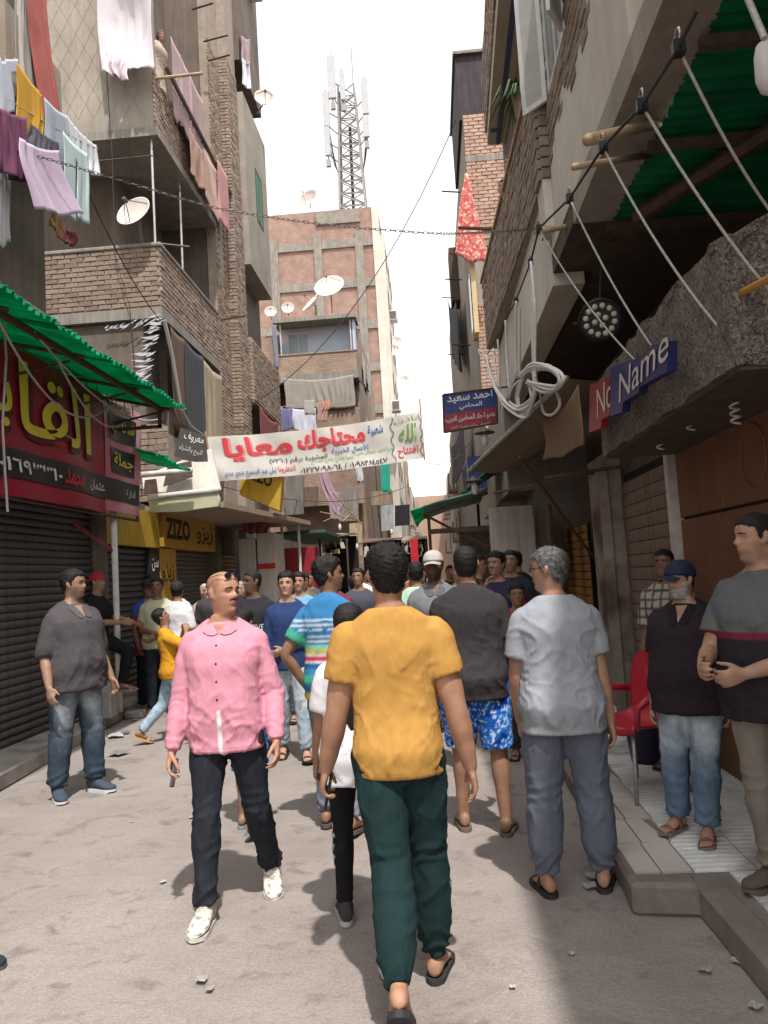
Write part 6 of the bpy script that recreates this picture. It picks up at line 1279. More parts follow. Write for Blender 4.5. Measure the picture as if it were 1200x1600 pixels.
db = empty('dark_sign', (-4.2, 12.9, 4), 0, 'dark painted board with white script left of the banner', 'sign'); q = [onY(272, 712, 13.2), onY(326, 728, 13.2), onY(318, 680, 13.2), onY(282, 668, 13.2)]; mb = MB(); mb.slab(q, (0, .05, 0)); d_ = mb.build('board', surf('board_slate', (.07, .065, .06), (.045, .04, .038), 4, .8, .1), db); u_ = (q[1]-q[0]).normalized(); v_ = (q[3]-q[0]).normalized(); lettering('معروف', MATS['paint_white'], d_, q[0]+u_*.1+v_*.3, u_, v_, .17, .36); lettering('للبيع والشراء', MATS['letter_cream'], d_, q[0]+u_*.06+v_*.1, u_, v_, .13, .42)
# goods past the orange shutter
wc = empty('white_cabinet', (-3.8, 17.2, 0), 0, 'white cabinet with red bands standing past the orange shutter', 'cabinet'); surf('cab_white', (.55, .50, .45), (.45, .40, .35), 3, .7, .1, streak=.2)
for (xa, xb) in ((376, 404), (405, 435)):
    A, B = onY(xa, 930, 17.3), onY(xb, 930, 17.3); mb = MB(); mb.box((A.x, 17.3, .0), (B.x-.02, 18.2, 2.65 if xa < 400 else 2.75)); c_ = mb.build('door', MATS['cab_white'], wc, bevel=.01)
    for z in (1.05, 1.95) if xa > 400 else (1.4,): mb = MB(); mb.box((A.x+.01, 17.285, z), (B.x-.03, 17.299, z+.12)); mb.build('red_band', MATS['paint_red'], c_)
for k in range(3): p = onY(382+k*11, 832, 17.1); mb = MB(); M = Matrix.Translation(p) @ Matrix.Rotation(.35, 4, 'Y'); mb.box((-.06, 0, 0), (.07, .5, .42), M); mb.build('red_crate', surf('crate_red', (.20, .04, .04), (.14, .03, .03), 5, .7, .1), bevel=.02, label=['dark red crate on the white cabinet, leftmost of three', 'dark red crate on the white cabinet, middle of three', 'dark red crate on the white cabinet, rightmost of three'][k], cat='crate', group='crates on the white cabinet')
A, B = onY(438, 930, 19), onY(495, 930, 19); mb = MB(); mb.box((A.x, 19, 0), (B.x, 19.6, 2.45)); mb.build('red_door', surf('door_red', (.26, .015, .025), (.20, .012, .02), 3, .6, .1), bevel=.01, label='dark red metal door panel past the white cabinet', cat='door')
for k, px in enumerate((444, 470)): A = onY(px, 900, 18.6); mb = MB(); mb.bar((A.x, 18.6, 0), (A.x, 18.6, 3.0), .035, 8); mb.build('white_post', MATS['white_pipe'], label=['white post in front of the red door, nearer the white cabinet', 'white post in front of the red door, farther from the cabinet'][k], cat='post', group='posts at the red door')
# hanging boards and market clutter, left
R5 = random.Random(11)
for k, (px0, py0, px1, py1, Y, c, lb) in enumerate(((446, 745, 474, 805, 20, (.22, .20, .18), 'grey weathered hanging board right of the yellow box sign'), (474, 762, 496, 792, 21, (.20, .13, .10), 'brown hanging board beside the grey one'), (530, 765, 560, 815, 30, (.30, .27, .25), 'grey corrugated panel below the brick balcony house'), (546, 818, 566, 850, 26, (.55, .44, .26), 'cream sign with faint lettering over the far stall'), (572, 768, 610, 790, 38, (.40, .29, .21), 'blank tan board on the far left facade'), (596, 790, 614, 830, 38, (.50, .52, .52), 'pale blue white panel under the tan board'), (617, 790, 640, 822, 36, (.03, .03, .035), 'black tarpaulin square above the far stalls'))):
    a, b, c_, d = onY(px0, py1, Y), onY(px1, py1-2, Y), onY(px1, py0-2, Y), onY(px0, py0, Y); mb = MB(); mb.slab([a, b, c_, d], (0, .12, 0)); mb.build('hanging_board', surf('hb%d' % k, c, tuple(x*.75 for x in c), 2, .85, .2, streak=.4), label=lb, cat='board')
cloth('pink_cloth', onY(497, 725, 24), onY(512, 722, 24), 1.5, fabric((.42, .28, .33)), nf=2, seed=110, sway=(.45, 0, 0), label='dusty pink cloth hanging below the banner', cat='cloth'); cloth('pink_cloth', onY(513, 765, 24), onY(530, 770, 24), .9, fabric((.40, .27, .33)), nf=2, seed=111, label='lower pink cloth over the market stall', cat='cloth')
cloth('green_cloth', onY(594, 716, 36), onY(607, 716, 36), 1.6, fabric((.02, .42, .30)), nf=2, seed=112, label='bright turquoise cloth hanging on the far left facade', cat='cloth'); cloth('cloth', onY(556, 725, 34), onY(566, 725, 34), .75, fabric((.65, .65, .70)), seed=113, nf=2, label='small white cloth on the brick house below the banner', cat='cloth')
def stall(px0, px1, Y, z, lb, c, c2):
    a, b = onY(px0, 860, Y), onY(px1, 860, Y); t = empty('market_stall', ((a.x+b.x)/2, Y, 0), 0, lb, 'stall', 'market stalls down the street'); mb = MB(); mb.slab([(a.x, Y, z), (b.x, Y, z+.1), (b.x, Y+3, z+.25), (a.x, Y+3, z+.3)], (0, 0, .05)); mb.build('roof', surf('stallroof'+lb[:6], c, tuple(x*.6 for x in c), 2, .9, .3), t)
    mb = MB(); mb.box((a.x+.1, Y+.4, 0), (b.x-.1, Y+2.8, .9)); mb.build('counter', surf('stallc'+lb[:6], c2, tuple(x*.6 for x in c2), 3, .9, .3), t); mb = MB()
    mb.box((a.x+.05, Y+2.6, .9), (b.x, Y+2.8, z+.2)); mb.build('back', MATS['dark'], t)
    for x in (a.x+.05, b.x-.05): mb = MB(); mb.bar((x, Y+.05, 0), (x, Y+.05, z), .03); mb.build('post', MATS['wood_dark'], t)
    for k in range(7):
        x = a.x+.2+(b.x-a.x-.4)*k/6; L = R5.uniform(.15, .4); mb = MB(); w_ = R5.uniform(.05, .12); mb.bar((x, Y-.02, z), (x, Y-.02, z-.1), .006); mb.slab([(x-w_, Y-.03, z-.1-L), (x+w_, Y-.03, z-.1-L), (x+w_*.6, Y-.03, z-.1), (x-w_*.6, Y-.03, z-.1)], (0, .05, 0)); mb.build('hung_goods', surf('goods%d' % (k % 5), [(.35, .3, .27), (.5, .45, .4), (.3, .1, .08), (.2, .2, .25), (.45, .35, .15)][k % 5], None, 9, .8, .1), t)
stall(497, 545, 22, 2.75, 'cluttered stall with hanging bulbs past the red door', (.28, .22, .17), (.16, .12, .10)); stall(556, 625, 30, 2.9, 'long dark stall with hanging goods below the tan board', (.14, .09, .075), (.10, .07, .06)); stall(628, 668, 26, 2.7, 'small stall with a red banner in the middle distance', (.30, .22, .18), (.2, .14, .1)); stall(590, 640, 42, 3.2, 'farthest dark stall at the end of the street', (.20, .15, .13), (.12, .09, .08))
mb = MB(); a = onY(646, 838, 25); mb.box((a.x-.12, 25, .9), (a.x+.12, 25.15, 2.75)); mb.build('red_banner', MATS['paint_red'], label='narrow vertical red banner in the middle of the far street', cat='banner')
mb = MB(); a = onY(540, 700, 23)
for (p, q, r_) in (((500, 800), (560, 812), .02), ((505, 815), (560, 790), .015), ((520, 770), (566, 820), .02), ((535, 815), (552, 800), .03)): mb.bar(onY(*p, 23), onY(*q, 23.4), r_)
mb.build('stick_tangle', MATS['wood'], label='tangle of sticks and wires over the market stall', cat='sticks')
for k, (px, py) in enumerate(((166, 800), (397, 803), (531, 825), (558, 855), (612, 832))):
    c = onY(px, py, 12 if k < 1 else 18+k*2); mb = MB(); mb.lathe([(.01, .12), (.03, .1), (.05, .02), (.045, -.04), (.015, -.08)], 12, Matrix.Translation(c)); mb.bar(c+Z_*.1, c+Z_*.6, .006); mb.build('bare_bulb', MATS['white_paint'], smooth=True, label=['white bulb hanging under the roller awning', 'white bulb hanging under the ZIZO canopy', 'white bulb over the cluttered stall', 'white bulb over the long dark stall', 'white bulb hanging above the farthest stall'][k], cat='light bulb', group='bare bulbs along the left')

# ================================================================== cloth banner across the street
bn = empty('street_banner', (-2, 17, 4.5), 0, 'white cloth banner with red and blue hand painted lettering strung across the street', 'banner')
B0, B1, B2, B3 = onY(334, 753, 15), onY(663, 716, 18.4), onY(657, 643, 18.4), onY(322, 683, 15)
def bpt(u, v, off=0.):
    p = B0.lerp(B1, u).lerp(B3.lerp(B2, u), v); sag = -.10*math.sin(PI*u)*(.6+.4*v); w_ = .035*math.sin(u*13+v*2.0)+.02*math.sin(u*31+v*5)+.03*math.sin(v*7+u*3)*(1-v); d = Vector((.62, -.78, 0)); return p+Vector((0, 0, sag))+d*(w_+off)
V = [bpt(i/90, j/14) for j in range(15) for i in range(91)]; mb = MB(); mb.v = V; mb.f = [(j*91+i, j*91+i+1, (j+1)*91+i+1, (j+1)*91+i) for j in range(14) for i in range(90)]; bo = mb.build('cloth', fabric((.66, .62, .57), 'banner_cloth', .3), bn, smooth=True)
BL = (B1-B0).length
def bwrite(tx, mat, u0, u1, v0, v1, bold=0., ar=True, off=.015, shear=0.):
    def wp_(p): return bpt(p.x/BL, p.y, off+p.z)
    return lettering(tx, mat, bo, (u0*BL, v0, 0), X_, Y_, (v1-v0), (u1-u0)*BL, bold=bold, ar=ar, off=0, warp=wp_, shear=shear)
surf('ink_red', (.55, .05, .06), (.45, .035, .045), 8, .8, .0); surf('ink_pink', (.60, .22, .20), (.5, .16, .15), 8, .8, .0); surf('ink_blue', (.03, .10, .32), (.02, .07, .24), 8, .8, .0); surf('ink_green', (.16, .30, .06), (.11, .22, .04), 8, .8, .0); surf('ink_black', (.03, .03, .035), (.02, .02, .02), 8, .8, .0)
bwrite('محتاجك', MATS['ink_pink'], .375, .70, .46, .97, .05, off=.008); bwrite('محتاجك', MATS['ink_red'], .37, .695, .48, .98, .025, off=.016); bwrite('معايا', MATS['ink_pink'], .06, .35, .40, .93, .05, off=.008); bwrite('معايا', MATS['ink_red'], .055, .345, .42, .95, .025, off=.016)
bwrite('شعبية', MATS['ink_blue'], .71, .79, .66, .90, .02); bwrite('للأعمال الخيرية', MATS['ink_blue'], .52, .71, .36, .52, .012); bwrite('المشهرة برقم (٧٣٦٠)', MATS['ink_black'], .24, .50, .27, .42, .01); bwrite('شارع الشهيد مصطفى حسن ٢٤', MATS['ink_green'], .62, .84, .26, .38, .0); bwrite('شبرا شارع جامع الصلاح', MATS['ink_green'], .42, .62, .20, .33, .0)
bwrite('٠١٢٢٧٠٩٨٠٦٤ / ٠١٠٩٨٣٨٤٥٤٧', MATS['ink_black'], .37, .80, .03, .16, .015, ar=False); bwrite('انتظرونا', MATS['ink_red'], .27, .35, .08, .24, .012); bwrite('ليلى عبد السميع بدوي مدير', MATS['ink_blue'], .04, .26, .05, .22, .01); bwrite('افتتاح', MATS['ink_red'], .86, .97, .08, .32, .02); bwrite('الله', MATS['ink_green'], .87, .96, .40, .78, .02); bwrite('باذن', MATS['ink_green'], .85, .97, .82, .95, .0)
pts_ = [bpt(.835+.008*math.sin(t*22), t, .02) for t in np.linspace(.02, .98, 40)]; mb = MB(); mb.tube(pts_, .008, 4); mb.tube([bpt(.985+.006*math.sin(t*26), t, .02) for t in np.linspace(.05, .95, 40)], .008, 4); mb.build('painted_border', MATS['ink_black'], bo)
for k, (u, top) in enumerate(((0, .25), (1, .55))): mb = MB(); a, b = bpt(u, -.05), bpt(u, 1+top*.5); mb.bar(a, b, .022); mb.build('pole', MATS['wood'], bn)
mb = MB()
for (u, v, e) in ((0, 1, onX(285, 655, -4.6)), (0, 0, onX(300, 755, -4.6)), (1, 1, onX(715, 600, 1.3)), (1, 0, onX(718, 700, 1.3))): mb.bar(bpt(u, v), e, .008)
mb.build('tie_rope', MATS['rope'], bn)

# ================================================================== HOUSE B with the pale balcony
BY = 34; bx1 = -2.84
hb2 = empty('balcony_house', (-5, BY, 0), 0, 'brick house with a pale blue painted balcony and satellite dishes on its roof', 'building')
surf('mortar_far', (.36, .28, .22), (.27, .20, .155), 4, .95, .4)
def brick_tex(name, c1, c2, mo, sc=1., bw=.25, rh=.085):
    m, n, b, L = new_mat(name); N = n.nodes.new; tc = N('ShaderNodeTexCoord'); sx_ = N('ShaderNodeSeparateXYZ'); L.new(tc.outputs['Object'], sx_.inputs[0]); ad = N('ShaderNodeMath'); ad.operation = 'ADD'; L.new(sx_.outputs[0], ad.inputs[0]); L.new(sx_.outputs[1], ad.inputs[1]); cb = N('ShaderNodeCombineXYZ'); L.new(ad.outputs[0], cb.inputs[0]); L.new(sx_.outputs[2], cb.inputs[1])
    t = N('ShaderNodeTexBrick'); t.inputs['Color1'].default_value = col4(c1); t.inputs['Color2'].default_value = col4(c2); t.inputs['Mortar'].default_value = col4(mo); t.inputs['Scale'].default_value = sc; t.inputs['Mortar Size'].default_value = .012; t.inputs['Brick Width'].default_value = bw; t.inputs['Row Height'].default_value = rh; t.inputs['Bias'].default_value = -.1; L.new(cb.outputs[0], t.inputs['Vector'])
    no = N('ShaderNodeTexNoise'); no.inputs['Scale'].default_value = 1.4; no.inputs['Detail'].default_value = 7; L.new(tc.outputs['Object'], no.inputs['Vector']); mr = N('ShaderNodeMapRange'); mr.inputs[1].default_value = .3; mr.inputs[2].default_value = .7; mr.inputs[3].default_value = .72; mr.inputs[4].default_value = 1.15; L.new(no.outputs[0], mr.inputs[0])
    mm = N('ShaderNodeMix'); mm.data_type = 'RGBA'; mm.blend_type = 'MULTIPLY'; mm.inputs[0].default_value = 1; L.new(t.outputs['Color'], mm.inputs[6]); L.new(mr.outputs[0], mm.inputs[7]); L.new(mm.outputs[2], b.inputs['Base Color']); b.inputs['Roughness'].default_value = .95
    bp = N('ShaderNodeBump'); bp.inputs['Strength'].default_value = .8; bp.inputs['Distance'].default_value = .02; bp.invert = True; L.new(t.outputs['Fac'], bp.inputs['Height']); L.new(bp.outputs[0], b.inputs['Normal']); MATS[name] = m; return m
brick_tex('brick_far', (.33, .225, .165), (.26, .17, .125), (.20, .155, .12)); brick_tex('brick_red', (.33, .19, .145), (.27, .15, .115), (.30, .235, .195), 1., .25, .08)
q = lambda px, py, Y=BY: onY(px, py, Y)
xl, xr = q(385, 600).x, q(557, 560).x; zt = q(470, 497).z; zo1 = q(500, 552).z; zp = q(500, 583).z; zc = q(500, 590).z; zb_ = q(500, 640).z
bxl = q(432, 540).x
mb = MB(); mb.box((-9, BY+.9, 0), (xr-.2, 48, zt-.4)); mb.box((xl-1.5, BY+.02, 0), (bxl-.02, BY+.9, zt-.8)); mb.build('wall', MATS['brick_far'], hb2)
mb = MB(); mb.box((bxl-.1, BY-.15, zt-.18), (xr+.08, BY+1.2, zt)); mb.build('roof_slab', MATS['concrete'], hb2)
surf('pale_blue', (.42, .47, .56), (.36, .39, .46), .6, .9, .1, c3=(.52, .36, .36)); mb = MB(); mb.box((bxl, BY+.86, zo1-.2), (xr-.02, BY+.895, zt-.18)); mb.box((xr-.12, BY+.1, zo1), (xr-.02, BY+.86, zt-.18)); mb.build('painted_wall', MATS['pale_blue'], hb2)
mb = MB(); mb.box((bxl, BY, zp), (xr, BY+.15, zo1)); mb.box((xr-.15, BY+.15, zp), (xr, 36.5, zo1)); mb.box((xr-.15, BY+1.3, zo1), (xr, 42, zt-.2)); mb.box((xr-.18, BY+.9, 0), (xr-.02, 42, zp)); mb.build('parapet', MATS['brick_far'], hb2)
mb = MB(); mb.box((bxl-.05, BY-.04, zo1), (xr+.04, BY+.18, zo1+.07)); mb.build('coping', MATS['concrete'], hb2); mb = MB(); mb.box((bxl-.25, BY-.1, zc-.14), (xr+.05, BY+.9, zp)); mb.build('balcony_slab', MATS['concrete'], hb2)
mb = MB(); mb.box((bxl, BY+.02, q(500, 790).z), (xr, BY+.3, zb_)); mb.build('lower_wall', MATS['brick_far'], hb2)
for x in (q(438, 530).x, q(548, 530).x): mb = MB(); mb.bar((x, BY+.1, zo1), (x, BY+.1, zt-.15), .03); mb.build('post', MATS['white_pipe'], hb2)
window(hb2, (q(445, 548).x, BY+.83, zo1+.05), X_, Z_, 1.0, 1.2, -Y_*.3, MATS['white_paint'], surf('louvre_grey', (.30, .33, .36), (.22, .25, .28), 14, .7, .1), bars=1)
window(hb2, (xr+.004, 37.5, zp+.3), Y_, Z_, 1.0, 1.5, X_*.3, MATS['white_paint'], MATS['green_window']); window(hb2, (xr-.018, 38.0, zb_-1.2), Y_, Z_, 1.1, 1.5, X_*.3, MATS['white_paint'], MATS['glass_dim'])
window(hb2, (xr+.004, 40.3, zp+.6), Y_, Z_, 1.2, 1.3, X_*.3, MATS['white_paint'], MATS['green_window'])
A, B = q(445, 592), q(553, 586); cloth('curtain', A-Y_*.12, B-Y_*.12, 1.42, fabric((.33, .285, .25)), nf=11, amp=.05, nu=80, seed=120, label='long grey striped curtain closing the lower balcony of the brick house', cat='curtain')
cloth('curtain', q(426, 508)-Y_*.1, q(433, 508)-Y_*.1, 1.9, fabric((.20, .20, .26)), nf=2, seed=121, label='narrow dark curtain on the left side of the pale blue balcony', cat='curtain')
for k, (x0, x1, y0, dr, c, lb) in enumerate(((428, 446, 640, .3, (.50, .36, .26), 'orange tan towel on the left end of the house clothes line'), (442, 462, 642, .95, (.16, .17, .30), 'dark blue shirt on the house clothes line'), (460, 496, 643, .95, (.62, .62, .70), 'large white sheet on the house clothes line'), (478, 494, 630, .6, (.42, .38, .36), 'grey cloth in front of the white sheet'), (498, 514, 634, .8, (.42, .27, .22), 'brown garment on the house clothes line'), (506, 518, 632, .4, (.60, .28, .20), 'orange red cloth at the right end of the house line'))):
    cloth('laundry', q(x0, y0)-Y_*(.5+.03*k), q(x1, y0-1)-Y_*(.5+.03*k), dr, fabric(c), nf=3, amp=.05, seed=130+k, label=lb, cat='laundry', group='laundry of the balcony house')
mb = MB(); mb.bar(q(425, 641)-Y_*.5, q(522, 632)-Y_*.5, .012); mb.build('clothes_line', MATS['rope'], label='clothes line under the curtained balcony of the brick house', cat='clothes line')
dish(q(516, 452, BY+.6), (-.15, -1, .62), .68, 'largest satellite dish on the roof of the balcony house', pole=1.0); dish(q(490, 476, BY+.8), (-.75, -.55, .75), .55, 'tilted satellite dish left of the largest one on the balcony house', pole=.5); dish(q(450, 482, BY+.4), (.1, -1, .25), .28, 'small round dish on the balcony house roof, second from the left', pole=.3); dish(q(423, 488, BY+.4), (.15, -1, .3), .27, 'small dish at the left end of the balcony house roof', pole=.3)

# ================================================================== TOWER C with concrete frame
CY = 52; q = lambda px, py: onY(px, py, CY)
tw_ = empty('brick_tower', (-6, CY, 0), 0, 'tall red brick tower block with exposed concrete frame and a telecom mast', 'building')
cl_, cr_ = -13.5, -2.32; ctop = 26.9
mb = MB(); mb.box((cl_, CY+.1, 0), (cr_, 62, ctop)); mb.build('wall', MATS['brick_red'], tw_)
for zz in (25.0-.55, 25.0-3.4, 25.0-6.35, 25.0-9.3, 25.0-12.2): mb = MB(); mb.box((cl_, CY-.02, zz-.28), (cr_+.02, CY+.12, zz+.28)); mb.build('beam', MATS['concrete'], tw_)
for px in (428, 497, 562): x = q(px, 400).x; mb = MB(); mb.box((x-.28, CY-.05, 0), (x+.28, CY+.11, 25.2)); mb.build('column', MATS['concrete'], tw_)
mb = MB(); mb.box((cr_-.45, CY-.04, 0), (cr_+.03, CY+.12, ctop+.02)); mb.build('column', MATS['plaster_pale'], tw_)
a, b = q(494, 348), q(562, 330); mb = MB(); mb.box((a.x, CY-.08, a.z-.2), (b.x, CY+.1, b.z+.1)); mb.build('patch', MATS['concrete'], tw_)
mb = MB(); mb.box((cr_-.02, CY+.1, 0), (cr_+.3, 62, ctop-2)); mb.build('flank', MATS['plaster_pale'], tw_)
for k in range(7):
    for j in range(3): window(tw_, (cr_+.31, CY+1.2+j*3, 5.5+k*2.9), Y_, Z_, 1.1, 1.4, X_*.3, MATS['wood_dark'], MATS['glass_dim'])
dish(onY(483, 313, CY+1), (-.5, -1, .5), .75, 'pinkish satellite dish on the roof edge of the brick tower', pole=.5, mat=surf('dish_pink', (.45, .36, .33), (.35, .28, .26), 3, .7, .1)); dish(onY(410, 332, CY+1), (-.8, -.4, .2), .5, 'small grey antenna dish at the left end of the tower roof', pole=.3)
# mast
surf('mast_grey', (.30, .28, .28), (.22, .205, .205), 6, .6, .1)
ms = empty('telecom_mast', (-4.1, CY+2, ctop), 0, 'steel lattice telecom mast with white antenna panels on the tower roof', 'mast'); mx, my = -4.15, CY+2.5; H_ = 38.6; legs = []
def mr_(z): return .95-.45*(z-ctop)/(H_-ctop)
for sx_, sy_ in ((-1, -1), (1, -1), (1, 1), (-1, 1)): mb = MB(); mb.tube([(mx+sx_*mr_(z), my+sy_*mr_(z), z) for z in np.linspace(ctop, H_-1.5, 6)], .085, 6); mb.build('leg', MATS['mast_grey'], ms)
mb = MB(); zs = np.linspace(ctop, H_-1.5, 12)
for i, (z0, z1) in enumerate(zip(zs, zs[1:])):
    r0, r1 = mr_(z0), mr_(z1); cs = [(-1, -1), (1, -1), (1, 1), (-1, 1)]
    for k in range(4): (a0, b0), (a1, b1) = cs[k], cs[(k+1) % 4]; mb.bar((mx+a0*r0, my+b0*r0, z0), (mx+a1*r1, my+b1*r1, z1), .045, 4); mb.bar((mx+a1*r0, my+b1*r0, z0), (mx+a0*r1, my+b0*r1, z1), .045, 4); mb.bar((mx+a0*r0, my+b0*r0, z0), (mx+a1*r0, my+b1*r0, z0), .05, 4)
mb.build('bracing', MATS['mast_grey'], ms)
for k, (dx, dz, w_, h_) in enumerate(((-.95, 37.3, .55, 3.2), (-1.45, 34.9, .45, 2.6), (-1.5, 32.6, .4, 2.2), (1.35, 35.6, .45, 2.6), (1.3, 33.4, .45, 1.6), (-.2, 36.6, .35, 2.2))):
    mb = MB(); mb.box((mx+dx-w_/2, my-1.3, dz-h_/2), (mx+dx+w_/2, my-1.05, dz+h_/2)); mb.build('antenna_panel', surf('panel_grey', (.40, .40, .41), (.33, .33, .34), 4, .6, .1), ms, bevel=.03); mb = MB(); mb.bar((mx+dx, my-1.0, dz-h_/2-.5), (mx+dx, my-1.0, dz+h_/2+.3), .05); mb.bar((mx+dx, my-1.0, dz), (mx+math.copysign(mr_(dz), dx), my-.5, dz-.3), .045); mb.bar((mx+dx, my-1.0, dz-h_*.4), (mx+math.copysign(mr_(dz), dx), my-.5, dz-h_*.5-.3), .045); mb.box((mx+dx-.16, my-1.2, dz-h_/2-.75), (mx+dx+.16, my-.95, dz-h_/2-.25)); mb.build('antenna_mount', MATS['mast_grey'], ms)
mb = MB(); mb.bar((mx+.5, my, H_-1.6), (mx+.5, my, H_+1.6), .04); mb.build('lightning_rod', MATS['mast_grey'], ms)
mb = MB()
for k in range(6): sx_ = 1 if k % 2 else -1; mb.tube(catenary((mx+sx_*1.4, my-1, 32.5+k*.4), (mx+sx_*.7, my-.7, 30.5-k*.2), .7), .03, 4)
mb.bar((mx, my-.3, ctop), (mx+.1, my-.3, 34), .12); mb.build('feeder_cable', MATS['cable'], ms)

# ================================================================== far rows
def far_house(x0, x1, y0, y1, h, mat, lb, face, seed, nf=0):
    t = empty('far_house', ((x0+x1)/2, y0, 0), 0, lb, 'building', 'houses down the street'); mb = MB(); mb.box((x0, y0, 0), (x1, y1, h)); mb.build('wall', mat, t); R = random.Random(seed); xf = x1 if face > 0 else x0; n = Vector((face, 0, 0))
    for k in range(int(h/2.9)):
        z = 3.2+k*2.9
        if z+1.9 > h: break
        yy = y0+.8
        while yy < y1-1.8:
            o = R.random()
            if o < .55: window(t, (xf+face*.004, yy, z+.5), Y_, Z_, 1.0, 1.3, n*.3, MATS[R.choice(['wood_dark', 'white_paint'])], MATS[R.choice(['glass_dim', 'green_window', 'glass_dim'])])
            elif o < .85:
                mb = MB(); mb.box((xf, yy-.2, z), (xf+face*.5, yy+1.6, z+.12)); mb.box((xf+face*.42, yy-.2, z+.12), (xf+face*.5, yy+1.6, z+1.0)); mb.build('balcony', MATS[R.choice(['concrete', 'brick_far', 'plaster_grey'])], t)
                mb = MB(); mb.box((xf, yy, z+.12), (xf+face*.01, yy+1.2, z+2.1)); mb.build('balcony_door', MATS['wood_dark'], t)
            yy += R.uniform(2.0, 3.0)
    if nf:
        xx = x0+.5 if face > 0 else x0+.4
        for k in range(int(h/2.9)-1): window(t, (min(max(xx, x0), x1-1.2), y0-.004, 3.6+k*2.9), X_, Z_, .9, 1.2, -Y_*.3, MATS['wood_dark'], MATS['glass_dim'])
    return t
far_house(-8, -2.30, 62.2, 72, 16.5, MATS['plaster_pale'], 'pale house on the left just past the brick tower', 1, 1); far_house(-8, -2.15, 72.2, 84, 13.5, MATS['brick_far'], 'brown brick house farther down the left side', 1, 2); far_house(-8, -2.0, 84.2, 100, 11, MATS['plaster_grey'], 'grey house near the far end of the left side', 1, 3)
far_house(-8, xr-.1, 42.2, 51.8, 9.5, MATS['brick_far'], 'low brick house between the balcony house and the tower', 1, 4)
far_house(-11, -7.2, 26.2, 33.8, 9.5, MATS['brick_far'], 'brick house tucked between the left bays and the balcony house', 1, 5)
far_house(1.55, 6, 40.2, 55, 10.5, MATS['plaster_grey'], 'grey house far along the right side', -1, 6); far_house(1.5, 6, 55.2, 75, 9.0, MATS['plaster_pale'], 'pale house at the far end of the right side', -1, 7)
far_house(-3, 2.5, 118, 126, 13.2, surf('pink_far', (.40, .27, .21), (.33, .22, .17), .5, .95, .1), 'pinkish low house closing the far end of the street', -1, 8, 1); far_house(2.6, 12, 112, 126, 16, MATS['plaster_pale'], 'pale block behind the right side at the end of the street', -1, 9, 1); far_house(-12, -3.2, 110, 124, 14, MATS['brick_far'], 'brown block behind the left side at the end of the street', 1, 10, 1)
for k, (px, py, Y) in enumerate(((610, 500, 54), (614, 642, 50))): c = onY(px, py, Y); mb = MB(); mb.box((c.x-.1, Y, c.z), (c.x+.5, Y+.9, c.z+.7)); a_ = mb.build('air_conditioner', MATS['white_paint'], bevel=.03, label=['air conditioner on the flank of the brick tower', 'air conditioner low on the flank beyond the balcony house'][k], cat='air conditioner'); mb = MB(); mb.box((c.x-.02, Y-.012, c.z+.08), (c.x+.42, Y-.002, c.z+.62)); mb.build('grille', MATS['metal'], a_)
for k, (px, py, Y) in enumerate(((619, 535, 56), (615, 548, 54), (632, 595, 68))): dish(onY(px, py, Y), (.2, -1, .3), .45, ['satellite dish on the tower flank, upper of two', 'satellite dish on the tower flank, lower of two', 'farthest satellite dish on the left row'][k], foot=onY(px-6, py+6, Y+.3))
# wires and the decoration chain across the street
w0, w1 = onX(712, 188, 1.4), onX(380, 640, -4.5); mb = MB(); mb.tube(catenary(w0, w1, 1.2, 30), .012, 4); mb.build('overhead_wire', MATS['cable'], label='thin wire sagging from the right facade to the left bays', cat='wire')
for k, (a, b, s_) in enumerate(((onY(660, 720, 19), onX(735, 690, 1.2), .3), (onX(345, 760, -4.5), onY(665, 745, 30), .6), (onX(120, 260, -4.5), onX(250, 500, -4.6), .2))): mb = MB(); mb.tube(catenary(a, b, s_, 20), .010, 4); mb.build('overhead_wire', MATS['cable'], label=['short wire from the banner pole to the lawyer sign', 'long low wire below the banner', 'wire from the laundry to the corner balcony'][k], cat='wire')
dc = [onX(-30, 218, -4.15), onY(200, 285, 8.7), onY(340, 325, 8.8), onY(500, 350, 8.9), onY(600, 359, 9.0), onY(700, 365, 9.0), onX(842, 358, 1.05)]
P_, _r9 = resample([tuple(p) for p in dc], [1]*len(dc), 16); mb = MB(); L9 = np.concatenate([[0], np.cumsum(np.linalg.norm(np.diff(P_, axis=0), axis=1))]); nl = int(L9[-1]/.060)
for k in range(nl):
    t = (k+.5)/nl*L9[-1]; c = Vector([float(np.interp(t, L9, P_[:, i])) for i in range(3)]); d = Vector([float(np.interp(t+.05, L9, P_[:, i]))-float(np.interp(t-.05, L9, P_[:, i])) for i in range(3)]).normalized(); n_ = d.orthogonal().normalized() if k % 2 else d.cross(d.orthogonal()).normalized()
    mb.tube([c+d*(.040*math.cos(a))+n_*(.015*math.sin(a)) for a in np.linspace(0, 2*PI, 9)], .0042, 4, cap=False)
mb.build('chain', MATS['metal'], label='long loose link chain hung across the street from left to right', cat='chain')
